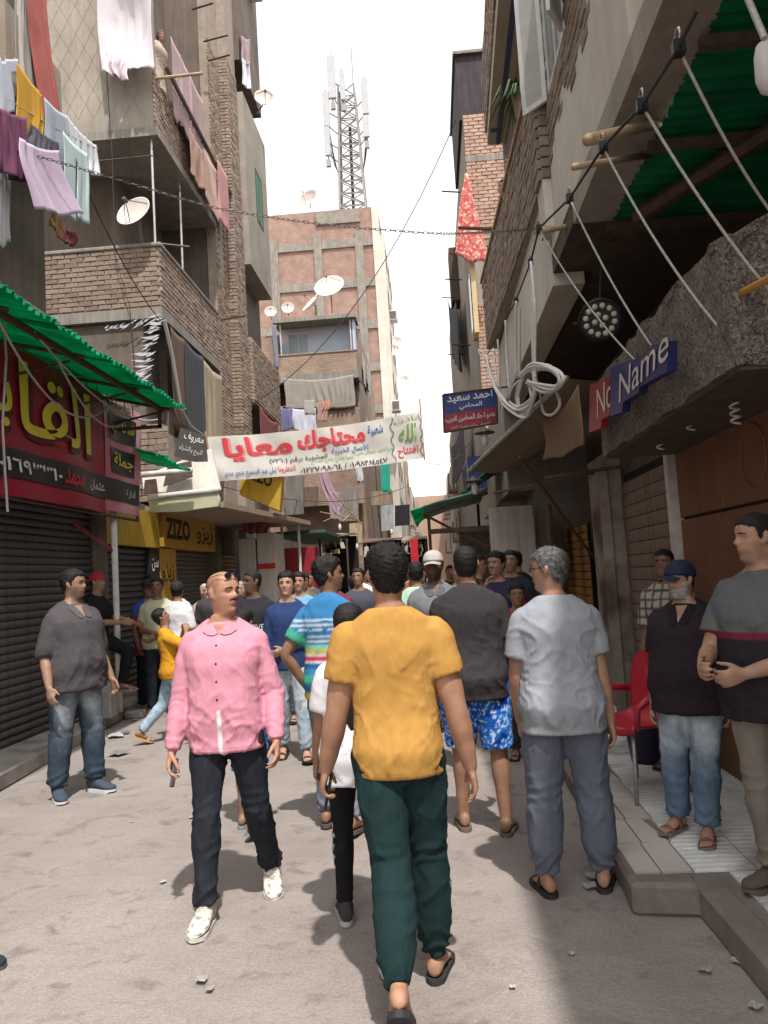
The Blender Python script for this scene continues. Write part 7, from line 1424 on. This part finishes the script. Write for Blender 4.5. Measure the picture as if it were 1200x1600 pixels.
# litter
R7 = random.Random(21)
for k, (px, py, c, w_) in enumerate(((255, 1378, (.6, .6, .58), .04), (428, 1347, (.45, .33, .26), .07), (801, 1542, (.65, .64, .62), .03), (893, 1490, (.6, .6, .58), .03), (545, 1423, (.45, .1, .09), .06), (300, 1277, (.5, .47, .43), .05), (315, 1530, (.5, .46, .42), .06), (328, 1545, (.45, .41, .38), .04), (180, 1150, (.55, .56, .58), .22), (195, 1145, (.2, .2, .22), .14), (185, 1178, (.30, .28, .28), .2), (155, 1165, (.38, .2, .13), .14), (940, 1370, (.5, .5, .5), .16), (925, 1385, (.5, .5, .5), .10), (1180, 1572, (.5, .5, .47), .06), (1150, 1502, (.5, .5, .48), .05), (1100, 1515, (.4, .38, .36), .06), (205, 1284, (.6, .58, .55), .025), (788, 1242, (.6, .6, .58), .03), (140, 1185, (.28, .26, .25), .12), (210, 1125, (.5, .5, .5), .1))):
    p = onZ(px, py, .012); M = Matrix.Translation(p) @ Matrix.Rotation(R7.random()*6, 4, 'Z'); V, Fc = [], []; n = 5
    for j in range(n):
        for i in range(n): V.append(M @ Vector(((i/(n-1)-.5)*w_*.75*(1+.3*R7.random()), (j/(n-1)-.5)*w_*.6*(1+.4*R7.random()), .003+R7.random()*w_*.10)))
    Fc = [(j*n+i, j*n+i+1, (j+1)*n+i+1, (j+1)*n+i) for j in range(n-1) for i in range(n-1)]; mb = MB(); mb.v = V; mb.f = Fc; mb.build('litter', plainm('litter%d' % k, tuple(x*.7 for x in c)), origin=p, label=['white scrap of paper left of the pink shirt man', 'tan crumpled scrap right of the pink shirt man', 'white scrap in front of the slippers at bottom centre', 'tiny white scrap right of centre on the road', 'red wrapper beside the girl\'s foot', 'pale scrap behind the pink shirt man', 'grey crumb of rubble at lower left centre', 'second grey crumb of rubble at lower left centre', 'large blue white plastic bag by the left kerb', 'dark wrapper beside the plastic bag', 'grey crumpled wrapper by the left kerb', 'brown crumpled paper by the left kerb', 'clear crumpled plastic by the terrace edge', 'second clear plastic scrap by the sandals', 'flat pale scrap at the bottom right corner', 'white scrap in the terrace corner', 'grey scrap in the shaded terrace corner', 'tiny white scrap on the left road', 'white cigarette box scrap between the men', 'dull grey wrapper nearest the grey shirt man', 'thin pale wrapper near the barefoot sitter'][k], cat='litter', group='litter on the road')
mb = MB(); p = onZ(620//3+5, 1122, .0); mb.box(p+Vector((-.12, -.08, 0)), p+Vector((.12, .1, .10))); mb.build('stone_block', MATS['kerb'], bevel=.02, label='loose stone block by the left kerb', cat='stone')
# ================================================================== THE CROWD
def jw(info, key, off=(0, 0, 0)):
    p = (info['J'][key]+np.asarray(off)+[0, 0, info['dzr']])*info['s']; r = info['root']
    return Matrix.LocRotScale(r.location, r.rotation_euler, None) @ Vector([float(x) for x in p])
def add_buttons(info, zs, c, x0=0.):
    T = info['top'].data; bv = BVHTree.FromPolygons([v.co for v in T.vertices], [p.vertices for p in T.polygons]); s = info['s']
    for z in zs:
        hit = bv.ray_cast(Vector((x0*s, 1.2, (z+info['dzr'])*s)), Vector((0, -1, 0)))
        if hit[0] is not None:
            mb = MB(); mb.lathe([(.0055, 0), (.006, .0025), (.003, .004)], 10, Matrix.Translation(hit[0]) @ Matrix.Rotation(-PI/2, 4, 'X')); mesh_np('button', mb.v, mb.f, plainm('button'+str(c), c), info['top'])
def phone(info, nm, lb, c=(.02, .022, .025)):
    w_ = jw(info, 'wr'+nm); J = info['J']; R = Matrix.Rotation(info['root'].rotation_euler.z, 3, 'Z'); d, n, wv = (R @ Vector([float(x) for x in J[k+nm]]) for k in ('fd', 'pn', 'pw')); c_ = w_+d*.105*info['s']+n*.026
    M = Matrix((wv, d, n)).transposed().to_4x4(); M.translation = c_; mb = MB(); mb.box((-.036, -.07, -.005), (.036, .07, .005)); o = mb.build('phone', plainm('phone'+str(c), c), bevel=.004, label=lb, cat='phone'); o.matrix_basis = M @ Matrix.Identity(4); WM[o.name] = M
    mb = MB(); mb.box((-.032, -.064, .0052), (.032, .064, .0062)); s_ = mb.build('screen', plain('screen', (.05, .06, .07), .15, spec=.6)); s_.parent = o
def stripes(bands, base):
    def f(V, onarm, at, col, ang, hem):
        z = V[:, 2]; out = np.tile(np.asarray(base, float), (len(V), 1))
        for z0, z1, c in bands: out[(z >= z0)&(z < z1)] = c
        return out
    return f
bl_, wh_ = (.035, .17, .36), (.45, .50, .54)
def polo_stripes(V, onarm, at, col, ang, hem):
    z = V[:, 2]; o = np.tile(np.asarray(bl_, float), (len(V), 1)); th = (z > 1.17)&(z < 1.36)&((z*1000 % 36) < 15); o[th] = wh_
    for z0, z1, c in ((1.145, 1.17, (.20, .48, .32)), (1.12, 1.145, (.50, .42, .12)), (1.10, 1.12, wh_), (1.075, 1.10, (.45, .04, .07)), (1.06, 1.075, wh_), (1.02, 1.06, (.03, .09, .22)), (.985, 1.02, bl_), (.93, .985, (.06, .33, .21)), (.87, .93, bl_), (0, .87, (.50, .40, .08))): o[(z >= z0)&(z < z1)] = c
    ar = onarm > .5; o[ar] = bl_; o[ar&(at > .42)] = (.06, .33, .22); return o
def pink_pat(V, onarm, at, col, ang, hem):
    q = (np.abs(V[:, 0]-.004) < .009)&(V[:, 1] > 0)&(V[:, 2] < 1.04); col[q] = (.66, .62, .62); q = (np.abs(V[:, 0]-.018) < .0025)&(V[:, 1] > 0)&(onarm < .3); col[q] *= .8; return col
def right_polo(V, onarm, at, col, ang, hem):
    z = V[:, 2]; o = np.tile(np.array([.10, .10, .105]), (len(V), 1)); o[z < 1.17] = (.022, .018, .024); q = (z > 1.17)&(z < 1.205); o[q] = (.14, .02, .04); o[(onarm > .5)&(V[:, 2] > 1.30)] = (.03, .10, .35); return o
def navy_red(V, onarm, at, col, ang, hem):
    z = V[:, 2]; o = np.tile(np.array([.03, .028, .06]), (len(V), 1)); o[z < 1.2] = (.35, .03, .05); o[onarm > .4] = (.40, .03, .06); return o
def jersey(V, onarm, at, col, ang, hem):
    o = np.tile(np.array([.03, .07, .30]), (len(V), 1)); o[onarm > .3] = (.22, .02, .04); o[V[:, 2] < .9] = (.30, .03, .05); return o
def plaid(V, onarm, at, col, ang, hem):
    o = np.tile(np.array([.36, .30, .25]), (len(V), 1)); o[(V[:, 2]*100 % 7) < 1.6] = (.06, .05, .05); o[(V[:, 0]*100 % 7) < 1.6] = (.06, .05, .05); return o
def camo(V, onarm, at, col, ang, hem):
    k = wob(V, 9, 3, 5); o = np.tile(np.array([.05, .05, .035]), (len(V), 1)); o[k > .3] = (.14, .12, .09); o[k < -.4] = (.02, .02, .018); return o
DK, BRN, TAN = (.115, .06, .04), (.27, .145, .09), (.36, .205, .135)
SAND = dict(kind='sandal', col=(.035, .03, .028))
SLIP = dict(kind='slipper', col=(.03, .03, .035))
def gz(x, y): return (x, y, 0)

# --- foreground walkers
i = person('man in a mustard yellow t-shirt and dark green trousers walking away at the centre', gz(-.195, 3.24), 0, 1.755, .89, sh=1.15, muscle=1.28, twist=-3, head=(-14, 4, 0), skin=(.36, .19, .12), hair='fade', top=dict(name='t_shirt', col=(.43, .228, .058), sleeve=.34, hem=.835, ease=.019, drape=.80, fold=.75), bottom=dict(col=(.010, .026, .027), ease=.024, cuff=True, pipe=(.35, .38, .38), fold=1.25), shoes=dict(kind='slipper', col=(.035, .033, .036)), legL=(-13, -5, 26, 38, 2), legR=(10, 1, 5, 0, 10), armL=(2, 13, 16, -6), armR=(-3, 13, 14, 8), vox=0.0068, seed=3, curl=(34, 20), thumbin=(.5, 0))
phone(i, 'L', 'black phone held low in the left hand of the yellow t-shirt man')
i = person('bald man with a moustache in a pink shirt walking towards the camera', gz(-1.12, 4.06), 178, 1.715, 1.05, belly=.028, sh=1.03, scalp=.28, hair='none', mous=.95, beard=.22, skin=(.40, .205, .135), top=dict(col=(.55, .235, .30), sleeve=.985, hem=.82, ease=.016, sl_ease=.8, collar=True, fold=.95, pattern=pink_pat), bottom=dict(name='jeans', col=(.016, .019, .026), ease=.010, denim=True, fold=1.3), shoes=dict(kind='sneaker', col=(.56, .52, .46), detail=(.30, .27, .24), sole=(.55, .52, .47)), legR=(13, 1, 4, 0, 4), legL=(-7, 5, 22, 16, 14), armR=(3, 13, 12, 20), armL=(-2, 17, 30, 25), head=(-52, 0, 0), twist=-4, vox=0.0068, seed=4, curl=(30, 34), thumbin=(.2, .6))
add_glasses(i, True); add_collar(i, (.55, .235, .30), (.40, .205, .135), .045); add_buttons(i, (1.36, 1.27, 1.18, 1.09), (.12, .02, .03), .006)
phone(i, 'R', 'dark phone in the right hand of the pink shirt man', (.10, .11, .13))
hp = (i['J']['hipL']+np.array([-.075, .05, .0+i['dzr']]))*i['s']; mb = MB(); mb.box((-.03, -.022, -.08), (.03, .022, .08), Matrix.Translation([float(x) for x in hp]) @ Matrix.Rotation(.15, 4, 'Y')); o = mesh_np('phone_pouch', mb.v, mb.f, MATS['black'], i['root']); m = o.modifiers.new('b', 'BEVEL'); m.width = .012; m.segments = 2
i = person('grey haired man in a pale grey t-shirt and slate trousers standing with his back turned', gz(.60, 4.15), -2, 1.72, 1.06, belly=.02, sh=1.03, head=(-62, 0, 0), skin=(.34, .185, .12), hair='grey', beard=.25, greyh=.5, top=dict(name='t_shirt', col=(.28, .295, .325), sleeve=.40, hem=.80, ease=.028, fold=1.0), bottom=dict(col=(.115, .125, .165), ease=.030, cuff=True, fold=1.35), shoes=SAND, legL=(0, 4, 2, 0, 10), legR=(2, 5, 2, 0, 16), armL=(4, 11, 22, 40), armR=(-3, 9, 8, 10), vox=0.0070, seed=5, curl=(20, 26))
add_glasses(i, False, False)
i = person('man in a charcoal polo and blue floral shorts standing with his back turned', gz(.20, 5.12), 2, 1.785, 1.06, sh=1.05, head=(0, 4, 0), skin=(.27, .145, .09), hair='crop', top=dict(name='polo_shirt', col=(.040, .034, .036), sleeve=.42, hem=.80, ease=.026, collar=True, fold=.8), bottom=dict(name='shorts', col=(.012, .10, .42), len=.52, ease=.034, flare=.02, pattern='floral'), shoes=dict(kind='slipper', col=(.16, .12, .095)), legL=(9, 2, 8, 0, 8), legR=(-2, 4, 3, 0, 10), armL=(3, 8, 12, 10), armR=(6, 12, 40, 10), vox=0.0076, seed=6)
i = person('curly haired man in a multicoloured striped polo looking right with a hand on his hip', gz(-.72, 5.28), 8, 1.76, .97, head=(62, 3, 0), skin=(.25, .13, .08), hair='curly', beard=.35, top=dict(name='polo_shirt', col=bl_, sleeve=.40, hem=.82, ease=.022, collar=True, pattern=polo_stripes, fold=.9), bottom=dict(name='jeans', col=(.17, .18, .23), ease=.012, denim=True, fold=1.3), shoes=dict(kind='slipper', col=(.10, .08, .07)), legL=(6, 2, 4, 0, 5), legR=(-4, 2, 8, 8, 5), armL=(-12, 30, 62, 58), armR=(4, 8, 14, 10), vox=0.0104, seed=7)
i = person('long haired girl in a white t-shirt and black leggings beside the yellow t-shirt man', gz(-.43, 3.80), -6, 1.50, .86, sh=.9, hair='long', head=(10, 6, 0), skin=BRN, top=dict(name='t_shirt', col=(.62, .60, .62), sleeve=.42, hem=.78, ease=.034, fold=.9), bottom=dict(name='leggings', col=(.010, .009, .011), ease=.006, chev=True, fold=.5), shoes=dict(kind='sneaker', col=(.05, .04, .045), sole=(.45, .42, .40)), legL=(11, 2, 6, 0, 5), legR=(-9, 2, 12, 14, 5), armL=(8, 12, 20, 10), vox=0.0104, seed=8)
i = person('boy in a navy sweater and light ripped jeans facing the camera', gz(-1.40, 7.35), 176, 1.70, .93, head=(4, 4, 0), skin=(.38, .215, .145), hair='curly', top=dict(name='sweater', col=(.022, .040, .115), sleeve=.97, hem=.82, ease=.022, fold=.8), bottom=dict(name='jeans', col=(.32, .39, .44), ease=.020, denim=True, ripped=True, fade=.4), shoes=SAND, legR=(-6, 3, 10, 12, 6), legL=(9, 3, 6, 0, 8), armR=(4, 9, 10, 10), armL=(10, 8, 78, 70), vox=0.0104, seed=9)
i = person('dark skinned boy in a black printed t-shirt looking to the left', gz(-1.86, 7.95), 184, 1.76, 1.0, head=(42, 2, 0), skin=DK, hair='crop', top=dict(name='t_shirt', col=(.022, .021, .026), sleeve=.44, hem=.80, ease=.030), bottom=dict(name='shorts', col=(.20, .20, .21), len=.55, ease=.03), shoes=SLIP, armR=(10, 62, 30, 20), armL=(0, 9, 10, 10), vox=0.0104, seed=10)
project_text(i, 'POSITIVE', .085, 1.17, 0., MATS['paint_white'], asp=.80)
i = person('child in a yellow t-shirt and blue shorts half hidden behind the pink shirt man', gz(-1.33, 5.35), 10, 1.46, .84, skin=BRN, hair='short', top=dict(name='t_shirt', col=(.62, .42, .06), sleeve=.45, hem=.80, ease=.026), bottom=dict(name='shorts', col=(.02, .10, .36), len=.6, ease=.03, pattern='floral'), shoes=dict(kind='slipper', col=(.2, .24, .3)), legL=(8, 2, 6, 0, 5), legR=(-8, 2, 16, 14, 5), vox=0.0110, seed=11)
i = person('heavy man in a grey work shirt and jeans standing on the left, looking right', gz(-3.02, 6.42), 118, 1.83, 1.10, belly=.055, sh=1.02, head=(-28, 0, 0), skin=(.27, .16, .11), hair='short', beard=.6, mous=.4, top=dict(col=(.068, .060, .064), sleeve=.58, hem=.80, ease=.034, collar=True, fold=1.1), bottom=dict(name='jeans', col=(.035, .052, .075), ease=.026, denim=True, fade=.35, fold=1.2), shoes=dict(kind='sneaker', col=(.05, .065, .085), sole=(.6, .6, .6)), legL=(2, 5, 3, 0, 8), legR=(-3, 4, 2, 0, 25), armR=(-6, 14, 30, 5), armL=(6, 10, 20, 10), vox=0.0104, seed=12, curl=(34, 20))
add_collar(i, (.088, .078, .082), (.27, .16, .11), .09); add_buttons(i, (1.33, 1.25, 1.15, 1.05, .95), (.03, .03, .03), .0)
# --- people at the left shops
i = person('man in a red cap and black clothes resting one foot on the metal stub', (-4.32, 9.75, .14), 96, 1.74, .98, head=(0, 0, 0), skin=BRN, hair='crop', top=dict(col=(.014, .013, .015), sleeve=.45, ease=.024), bottom=dict(col=(.011, .011, .013), ease=.016), shoes=dict(kind='slipper', col=(.30, .20, .14)), legL=(64, 4, 78, 0, 5), legR=(-2, 4, 2, 0, 8), armL=(42, 6, 32, 15), armR=(34, 6, 55, 20), vox=0.0122, seed=13, lean=6)
add_cap(i, (.40, .02, .03), True, True)
i = person('young man in a blue and red sports jersey with a dark cap', gz(-3.98, 10.75), 150, 1.78, .98, head=(8, 6, 0), skin=(.2, .115, .08), hair='crop', top=dict(name='jersey', col=(.03, .07, .3), sleeve=.42, hem=.74, ease=.03, pattern=jersey), bottom=dict(col=(.015, .015, .018), ease=.02), shoes=None, armR=(6, 8, 30, 20), armL=(4, 8, 20, 10), vox=0.0134, seed=14); add_cap(i, (.015, .015, .02)); project_text(i, '32', .15, 1.12, .0, MATS['paint_white'])
i = person('thin moustached man in a beige t-shirt by the yellow pier', gz(-3.72, 10.35), 176, 1.80, .97, head=(0, 4, 0), skin=(.2, .11, .07), hair='fade', mous=.9, beard=.3, top=dict(name='t_shirt', col=(.42, .40, .28), sleeve=.45, ease=.03), bottom=dict(col=(.018, .02, .026), ease=.016, denim=True), shoes=None, armR=(14, 8, 80, 60), armL=(10, 8, 70, 60), vox=0.0134, seed=15)
i = person('boy in an orange t-shirt looking up with his hands behind his head', gz(-2.88, 8.4), 66, 1.47, .88, head=(0, 26, 0), lean=-6, skin=BRN, hair='short', top=dict(name='t_shirt', col=(.56, .26, .02), sleeve=.5, ease=.026), bottom=dict(name='jeans', col=(.32, .42, .50), ease=.018, denim=True), shoes=dict(kind='slipper', col=(.5, .32, .12)), legR=(22, 3, 6, 0, 5), legL=(-16, 3, 26, 24, 5), armR=(62, 35, 128, 35), armL=(62, 35, 128, 35), vox=0.0110, seed=16)
i = person('man in a white t-shirt and black cap with his back turned at the left', gz(-3.35, 10.1), 24, 1.70, 1.02, head=(-30, 0, 0), skin=BRN, hair='crop', top=dict(name='t_shirt', col=(.64, .62, .63), sleeve=.5, ease=.03), bottom=dict(col=(.03, .03, .045), ease=.02), shoes=SLIP, vox=0.0134, seed=17); add_cap(i, (.014, .014, .017), True, False)
i = person('woman in a pale headscarf seen behind the bald man', gz(-3.52, 11.9), 150, 1.66, 1.0, skin=TAN, hair='hijab', hairc=(.45, .34, .30), top=dict(name='dress', col=(.30, .24, .22), sleeve=.97, hem=.35, ease=.05), bottom=dict(col=(.1, .1, .1), ease=.02), shoes=SLIP, vox=0.0159, seed=18)
i = person('bespectacled person shading the eyes with a raised hand behind the bald man', gz(-3.28, 11.4), 165, 1.74, 1.0, skin=(.33, .19, .125), hair='crop', top=dict(col=(.05, .045, .05), sleeve=.5, ease=.03), bottom=dict(col=(.05, .05, .06), ease=.02), shoes=SLIP, armL=(80, 12, 118, 30), vox=0.0146, seed=19); add_glasses(i, False, False)
i = person('person in a red and white checked scarf behind the jersey boy', gz(-4.05, 12.1), 170, 1.72, 1.0, skin=BRN, hair='hijab', hairc=(.5, .22, .22), top=dict(col=(.5, .46, .44), sleeve=.9, ease=.03), bottom=dict(col=(.1, .09, .08), ease=.02), shoes=SLIP, vox=0.0171, seed=20)
# --- people in the middle
i = person('bearded man in a pale cap and grey polo facing the camera in the middle', gz(-.01, 6.75), 182, 1.80, 1.0, head=(4, 0, 0), skin=(.13, .068, .046), hair='crop', beard=.92, mous=.5, top=dict(name='polo_shirt', col=(.15, .148, .155), sleeve=.42, ease=.028, collar=True), bottom=dict(col=(.04, .04, .045), ease=.02), shoes=SAND, vox=0.0104, seed=21); add_cap(i, (.42, .385, .345)); add_collar(i, (.10, .10, .105), (.13, .068, .046), .07)
i = person('laughing man in a navy and crimson t-shirt holding a hand to his mouth', gz(.60, 7.75), 196, 1.79, 1.06, head=(20, 2, 0), skin=(.30, .165, .11), hair='short', mous=.6, beard=.3, top=dict(name='t_shirt', col=(.03, .03, .06), sleeve=.45, ease=.03, pattern=navy_red), bottom=dict(col=(.03, .035, .05), ease=.02, denim=True), shoes=SAND, armR=(50, 6, 128, 28), vox=0.0085, seed=22)
i = person('boy in a red printed t-shirt between the charcoal polo man and the grey haired man', gz(.70, 7.0), 186, 1.49, .88, head=(-4, 0, 0), skin=(.21, .115, .075), hair='short', top=dict(name='t_shirt', col=(.34, .025, .04), sleeve=.48, ease=.028), bottom=dict(col=(.03, .03, .035), ease=.02), shoes=SAND, vox=0.0085, seed=23); project_text(i, 'STAY', .10, 1.17, 0, MATS['paint_white']); project_text(i, 'REAL', .09, 1.06, 0, MATS['paint_white'])
for k, (lb, x, yy, hd_, h_, sk, hr, c, pat) in enumerate((
    ('man in a black shirt with his back turned near the off-white cabinet', 1.06, 10.3, 20, 1.84, BRN, 'crop', (.014, .013, .015), None), ('man in a white shirt peering out beside the off-white cabinet', 1.02, 11.3, 200, 1.76, TAN, 'crop', (.55, .53, .52), None), ('man in a camouflage shirt under the pale green sheet roof', .54, 9.6, 110, 1.80, BRN, 'short', (.05, .05, .04), camo),
    ('man with black hair just right of the cabinet, half hidden by the grey haired man', 1.28, 9.4, 170, 1.72, BRN, 'short', (.03, .03, .035), None),
    ('black haired youth in a mint t-shirt behind the yellow t-shirt man', -.20, 8.3, 10, 1.74, BRN, 'curly', (.40, .55, .45), None), ('child in a dark blue shirt left of the capped man', -.05, 9.1, 170, 1.62, TAN, 'short', (.04, .07, .12), None), ('man in a blue shirt right behind the capped man', .25, 8.4, 176, 1.74, BRN, 'crop', (.05, .11, .2), None), ('person in a pink cap and dark coat far behind the capped man', .42, 11.5, 180, 1.78, TAN, 'crop', (.05, .05, .06), None),
    ('youth in a dark grey t-shirt standing in front of the red door', -2.28, 14.2, 176, 1.78, BRN, 'short', (.07, .068, .066), None), ('man with wet hair in a chequered shirt in the far crowd', -1.62, 16.8, 178, 1.74, TAN, 'short', (.25, .24, .25), None), ('man in a white shirt walking away in the far crowd', -1.48, 15.8, 8, 1.78, BRN, 'crop', (.62, .60, .58), None), ('woman in a black abaya walking in the crowd', -1.30, 12.6, 20, 1.66, BRN, 'hijab_black', (.010, .010, .011), 'abaya'),
    ('man in a black polo close behind the black printed t-shirt boy', -2.45, 9.4, 178, 1.76, BRN, 'short', (.02, .02, .022), None), ('youth in a sky blue t-shirt behind the navy sweater boy', -1.62, 9.3, 172, 1.72, TAN, 'curly', (.16, .30, .42), None), ('man in a maroon shirt walking away past the navy sweater boy', -1.15, 8.8, 12, 1.74, BRN, 'crop', (.16, .03, .04), None), ('woman in a grey headscarf left of the black printed t-shirt boy', -2.75, 11.0, 170, 1.66, TAN, 'hijab', (.20, .19, .19), None), ('youth in an olive t-shirt between the boy in navy and the red door', -1.95, 11.6, 170, 1.72, BRN, 'curly', (.10, .11, .06), None), ('man in a striped dark shirt behind the curly haired man', -1.0, 10.2, 184, 1.74, BRN, 'short', (.06, .06, .08), None), ('boy in a pale blue shirt beside the black abaya', -1.05, 14.0, 176, 1.62, TAN, 'short', (.25, .33, .42), None), ('woman in a beige headscarf in the far crowd', -.70, 13.2, 180, 1.64, TAN, 'hijab', (.38, .30, .25), None), ('man in a rust red shirt far behind the yellow t-shirt man', -.45, 15.2, 176, 1.76, BRN, 'crop', (.25, .07, .04), None), ('man in a white galabeya near the cluttered stall', -1.75, 19.5, 174, 1.76, BRN, 'crop', (.52, .50, .46), 'abaya'), ('youth in black with arms folded near the small stall', .28, 14.5, 186, 1.76, BRN, 'short', (.02, .02, .02), None), ('person in a yellow top beyond the red banner', -.30, 26, 178, 1.74, BRN, 'short', (.5, .36, .06), None), ('person in a violet top beyond the long stall', -1.3, 25, 178, 1.7, TAN, 'crop', (.16, .08, .18), None), ('tall man in a dark jacket behind the laughing man', .85, 8.9, 190, 1.82, BRN, 'short', (.03, .032, .04), None),
    ('person in a maroon top far down the street by the long stall', -1.1, 21, 178, 1.72, BRN, 'short', (.18, .04, .05), None), ('person in a teal top far down the street', -.55, 19, 10, 1.74, BRN, 'short', (.05, .18, .18), None), ('person in a cream top far down the street', -.75, 24, 178, 1.72, TAN, 'short', (.45, .4, .32), None), ('person in a black top deep in the crowd left of the red banner', -.35, 22, 178, 1.76, BRN, 'crop', (.02, .02, .022), None), ('person in a grey top in front of the small stall', .05, 20, 182, 1.74, BRN, 'short', (.2, .2, .21), None), ('person in a blue top beside the kiosk', .30, 17.5, 182, 1.74, BRN, 'crop', (.05, .08, .2), None), ('person in a brown robe far behind the red banner', -.9, 28, 5, 1.75, BRN, 'crop', (.2, .14, .1), None))):
    ab = pat == 'abaya'
    i = person(lb, gz(x, yy), hd_, h_, 1.0, skin=sk, hair=hr, hairc=(.36, .29, .24) if hr == 'hijab' else (.010, .010, .011), top=dict(name='abaya' if ab else 'shirt', col=c, sleeve=.98 if ab else .45, hem=.06 if ab else .82, skirt=.16, ease=.05 if ab else .03, pattern=None if ab else pat), bottom=dict(col=[(.03, .03, .04), (.08, .09, .12), (.25, .21, .16)][k % 3], ease=.02), shoes=SLIP if yy < 13 else None, vox=.0150 if yy < 10 else .021 if yy < 16 else .027, seed=60+k, face=hd_ > 90, head=([-8, 6, 0, 12][k % 4], 2, 0), armL=(6*(k % 4), 8, 14+10*(k % 3), 10), legL=(6*(k % 3), 3, 4, 0, 8))
    if 'pink cap' in lb: add_cap(i, (.5, .3, .27))
# --- the terrace on the right
i = person('old bearded man in a navy cap and black polo leaning on the orange shop front', (1.33, 4.40, .148), 214, 1.46, 1.18, belly=.06, sh=1.0, head=(26, -4, 0), skin=(.34, .19, .135), hair='crop', beard=1., mous=.9, greyh=.8, lean=-3, top=dict(name='polo_shirt', col=(.024, .016, .022), sleeve=.44, hem=.79, ease=.034, collar=True), bottom=dict(name='jeans', col=(.10, .15, .22), ease=.024, denim=True, fade=.7, fold=1.2), shoes=dict(kind='sandal', col=(.20, .17, .15), strap=(.25, .09, .06)), legL=(4, -5, 4, 0, 10), legR=(-4, 7, 4, 0, 18), armR=(2, 8, 12, 10), armL=(-6, 10, 20, 20), vox=0.0104, seed=40); add_cap(i, (.012, .016, .045)); add_collar(i, (.018, .012, .016), (.34, .19, .135), .10)
i = person('man in a grey and black polo with a wine stripe at the right edge', (1.43, 3.60, .148), 236, 1.66, 1.12, belly=.03, sh=1.04, head=(24, 0, 0), skin=(.33, .185, .125), hair='crop', beard=.3, top=dict(name='polo_shirt', col=(.1, .1, .1), sleeve=.45, hem=.80, ease=.028, collar=True, pattern=right_polo), bottom=dict(col=(.20, .175, .15), ease=.022, fold=1.2), shoes=dict(kind='sneaker', col=(.10, .075, .06), sole=(.12, .10, .09)), legL=(8, 3, 6, 0, 8), legR=(-5, 3, 4, 0, 12), armR=(28, 8, 62, 40), armL=(20, 12, 70, 50), vox=0.0076, seed=41, curl=(40, 36))
i = person('boy in a plaid shirt standing behind the old man against the brown shutter', (1.66, 5.85, .148), 215, 1.55, .88, skin=(.16, .09, .06), hair='crop', top=dict(col=(.3, .25, .2), sleeve=.5, ease=.028, pattern=plaid), bottom=dict(col=(.05, .05, .06), ease=.02), shoes=SLIP, vox=0.0122, seed=42)
# --- at the balconies and at the picture's edge
c = onY(252, 56, 14.05); i = person('woman in a headscarf looking out of the upper left balcony', (c.x-.19, 14.08, c.z-1.52), 100, 1.62, 1., lean=21, head=(38, -8, 0), skin=(.30, .17, .12), hair='hijab', hairc=(.14, .11, .11), top=dict(name='dress', col=(.42, .34, .28), sleeve=.97, hem=.4, ease=.05), bottom=dict(col=(.1, .1, .1), ease=.02), shoes=SLIP, armR=(-35, 6, 10, 0), armL=(-35, 6, 10, 0), vox=0.0122, seed=50)
for k, (px, py, lb, hc, tc) in enumerate(((785, 264, 'white haired person leaning over the right balcony, upper of two', 'grey', (.30, .28, .27)), (775, 300, 'person in a grey top leaning over the right balcony, lower of two', 'crop', (.16, .17, .20)))):
    c = onX(px, py, 1.14-.04*k); i = person(lb, (1.49-.03*k, c.y, c.z-1.435), 262, 1.62, 1., lean=28, head=(0, -4, 0), skin=TAN, hair=hc, top=dict(col=tc, sleeve=.6, ease=.03), bottom=dict(col=(.05, .05, .06), ease=.02), shoes=SLIP, armL=(-45, 5, 10, 0), armR=(-45, 5, 10, 0), vox=0.0146, seed=52+k)
c = onZ(8, 1545, 0.); person('walker cut off by the left edge with only a dark shoe showing', (c.x-.62, c.y-.02, 0), 84, 1.74, 1., skin=BRN, hair='short', top=dict(col=(.2, .2, .22), sleeve=.45), bottom=dict(col=(.05, .05, .06), ease=.018), shoes=dict(kind='sneaker', col=(.03, .035, .04), sole=(.10, .10, .10)), legR=(-24, 3, 18, 20, 4), legL=(26, 3, 3, 0, 4), vox=0.0134, seed=54)

bpy.data.scenes.remove(TMP)
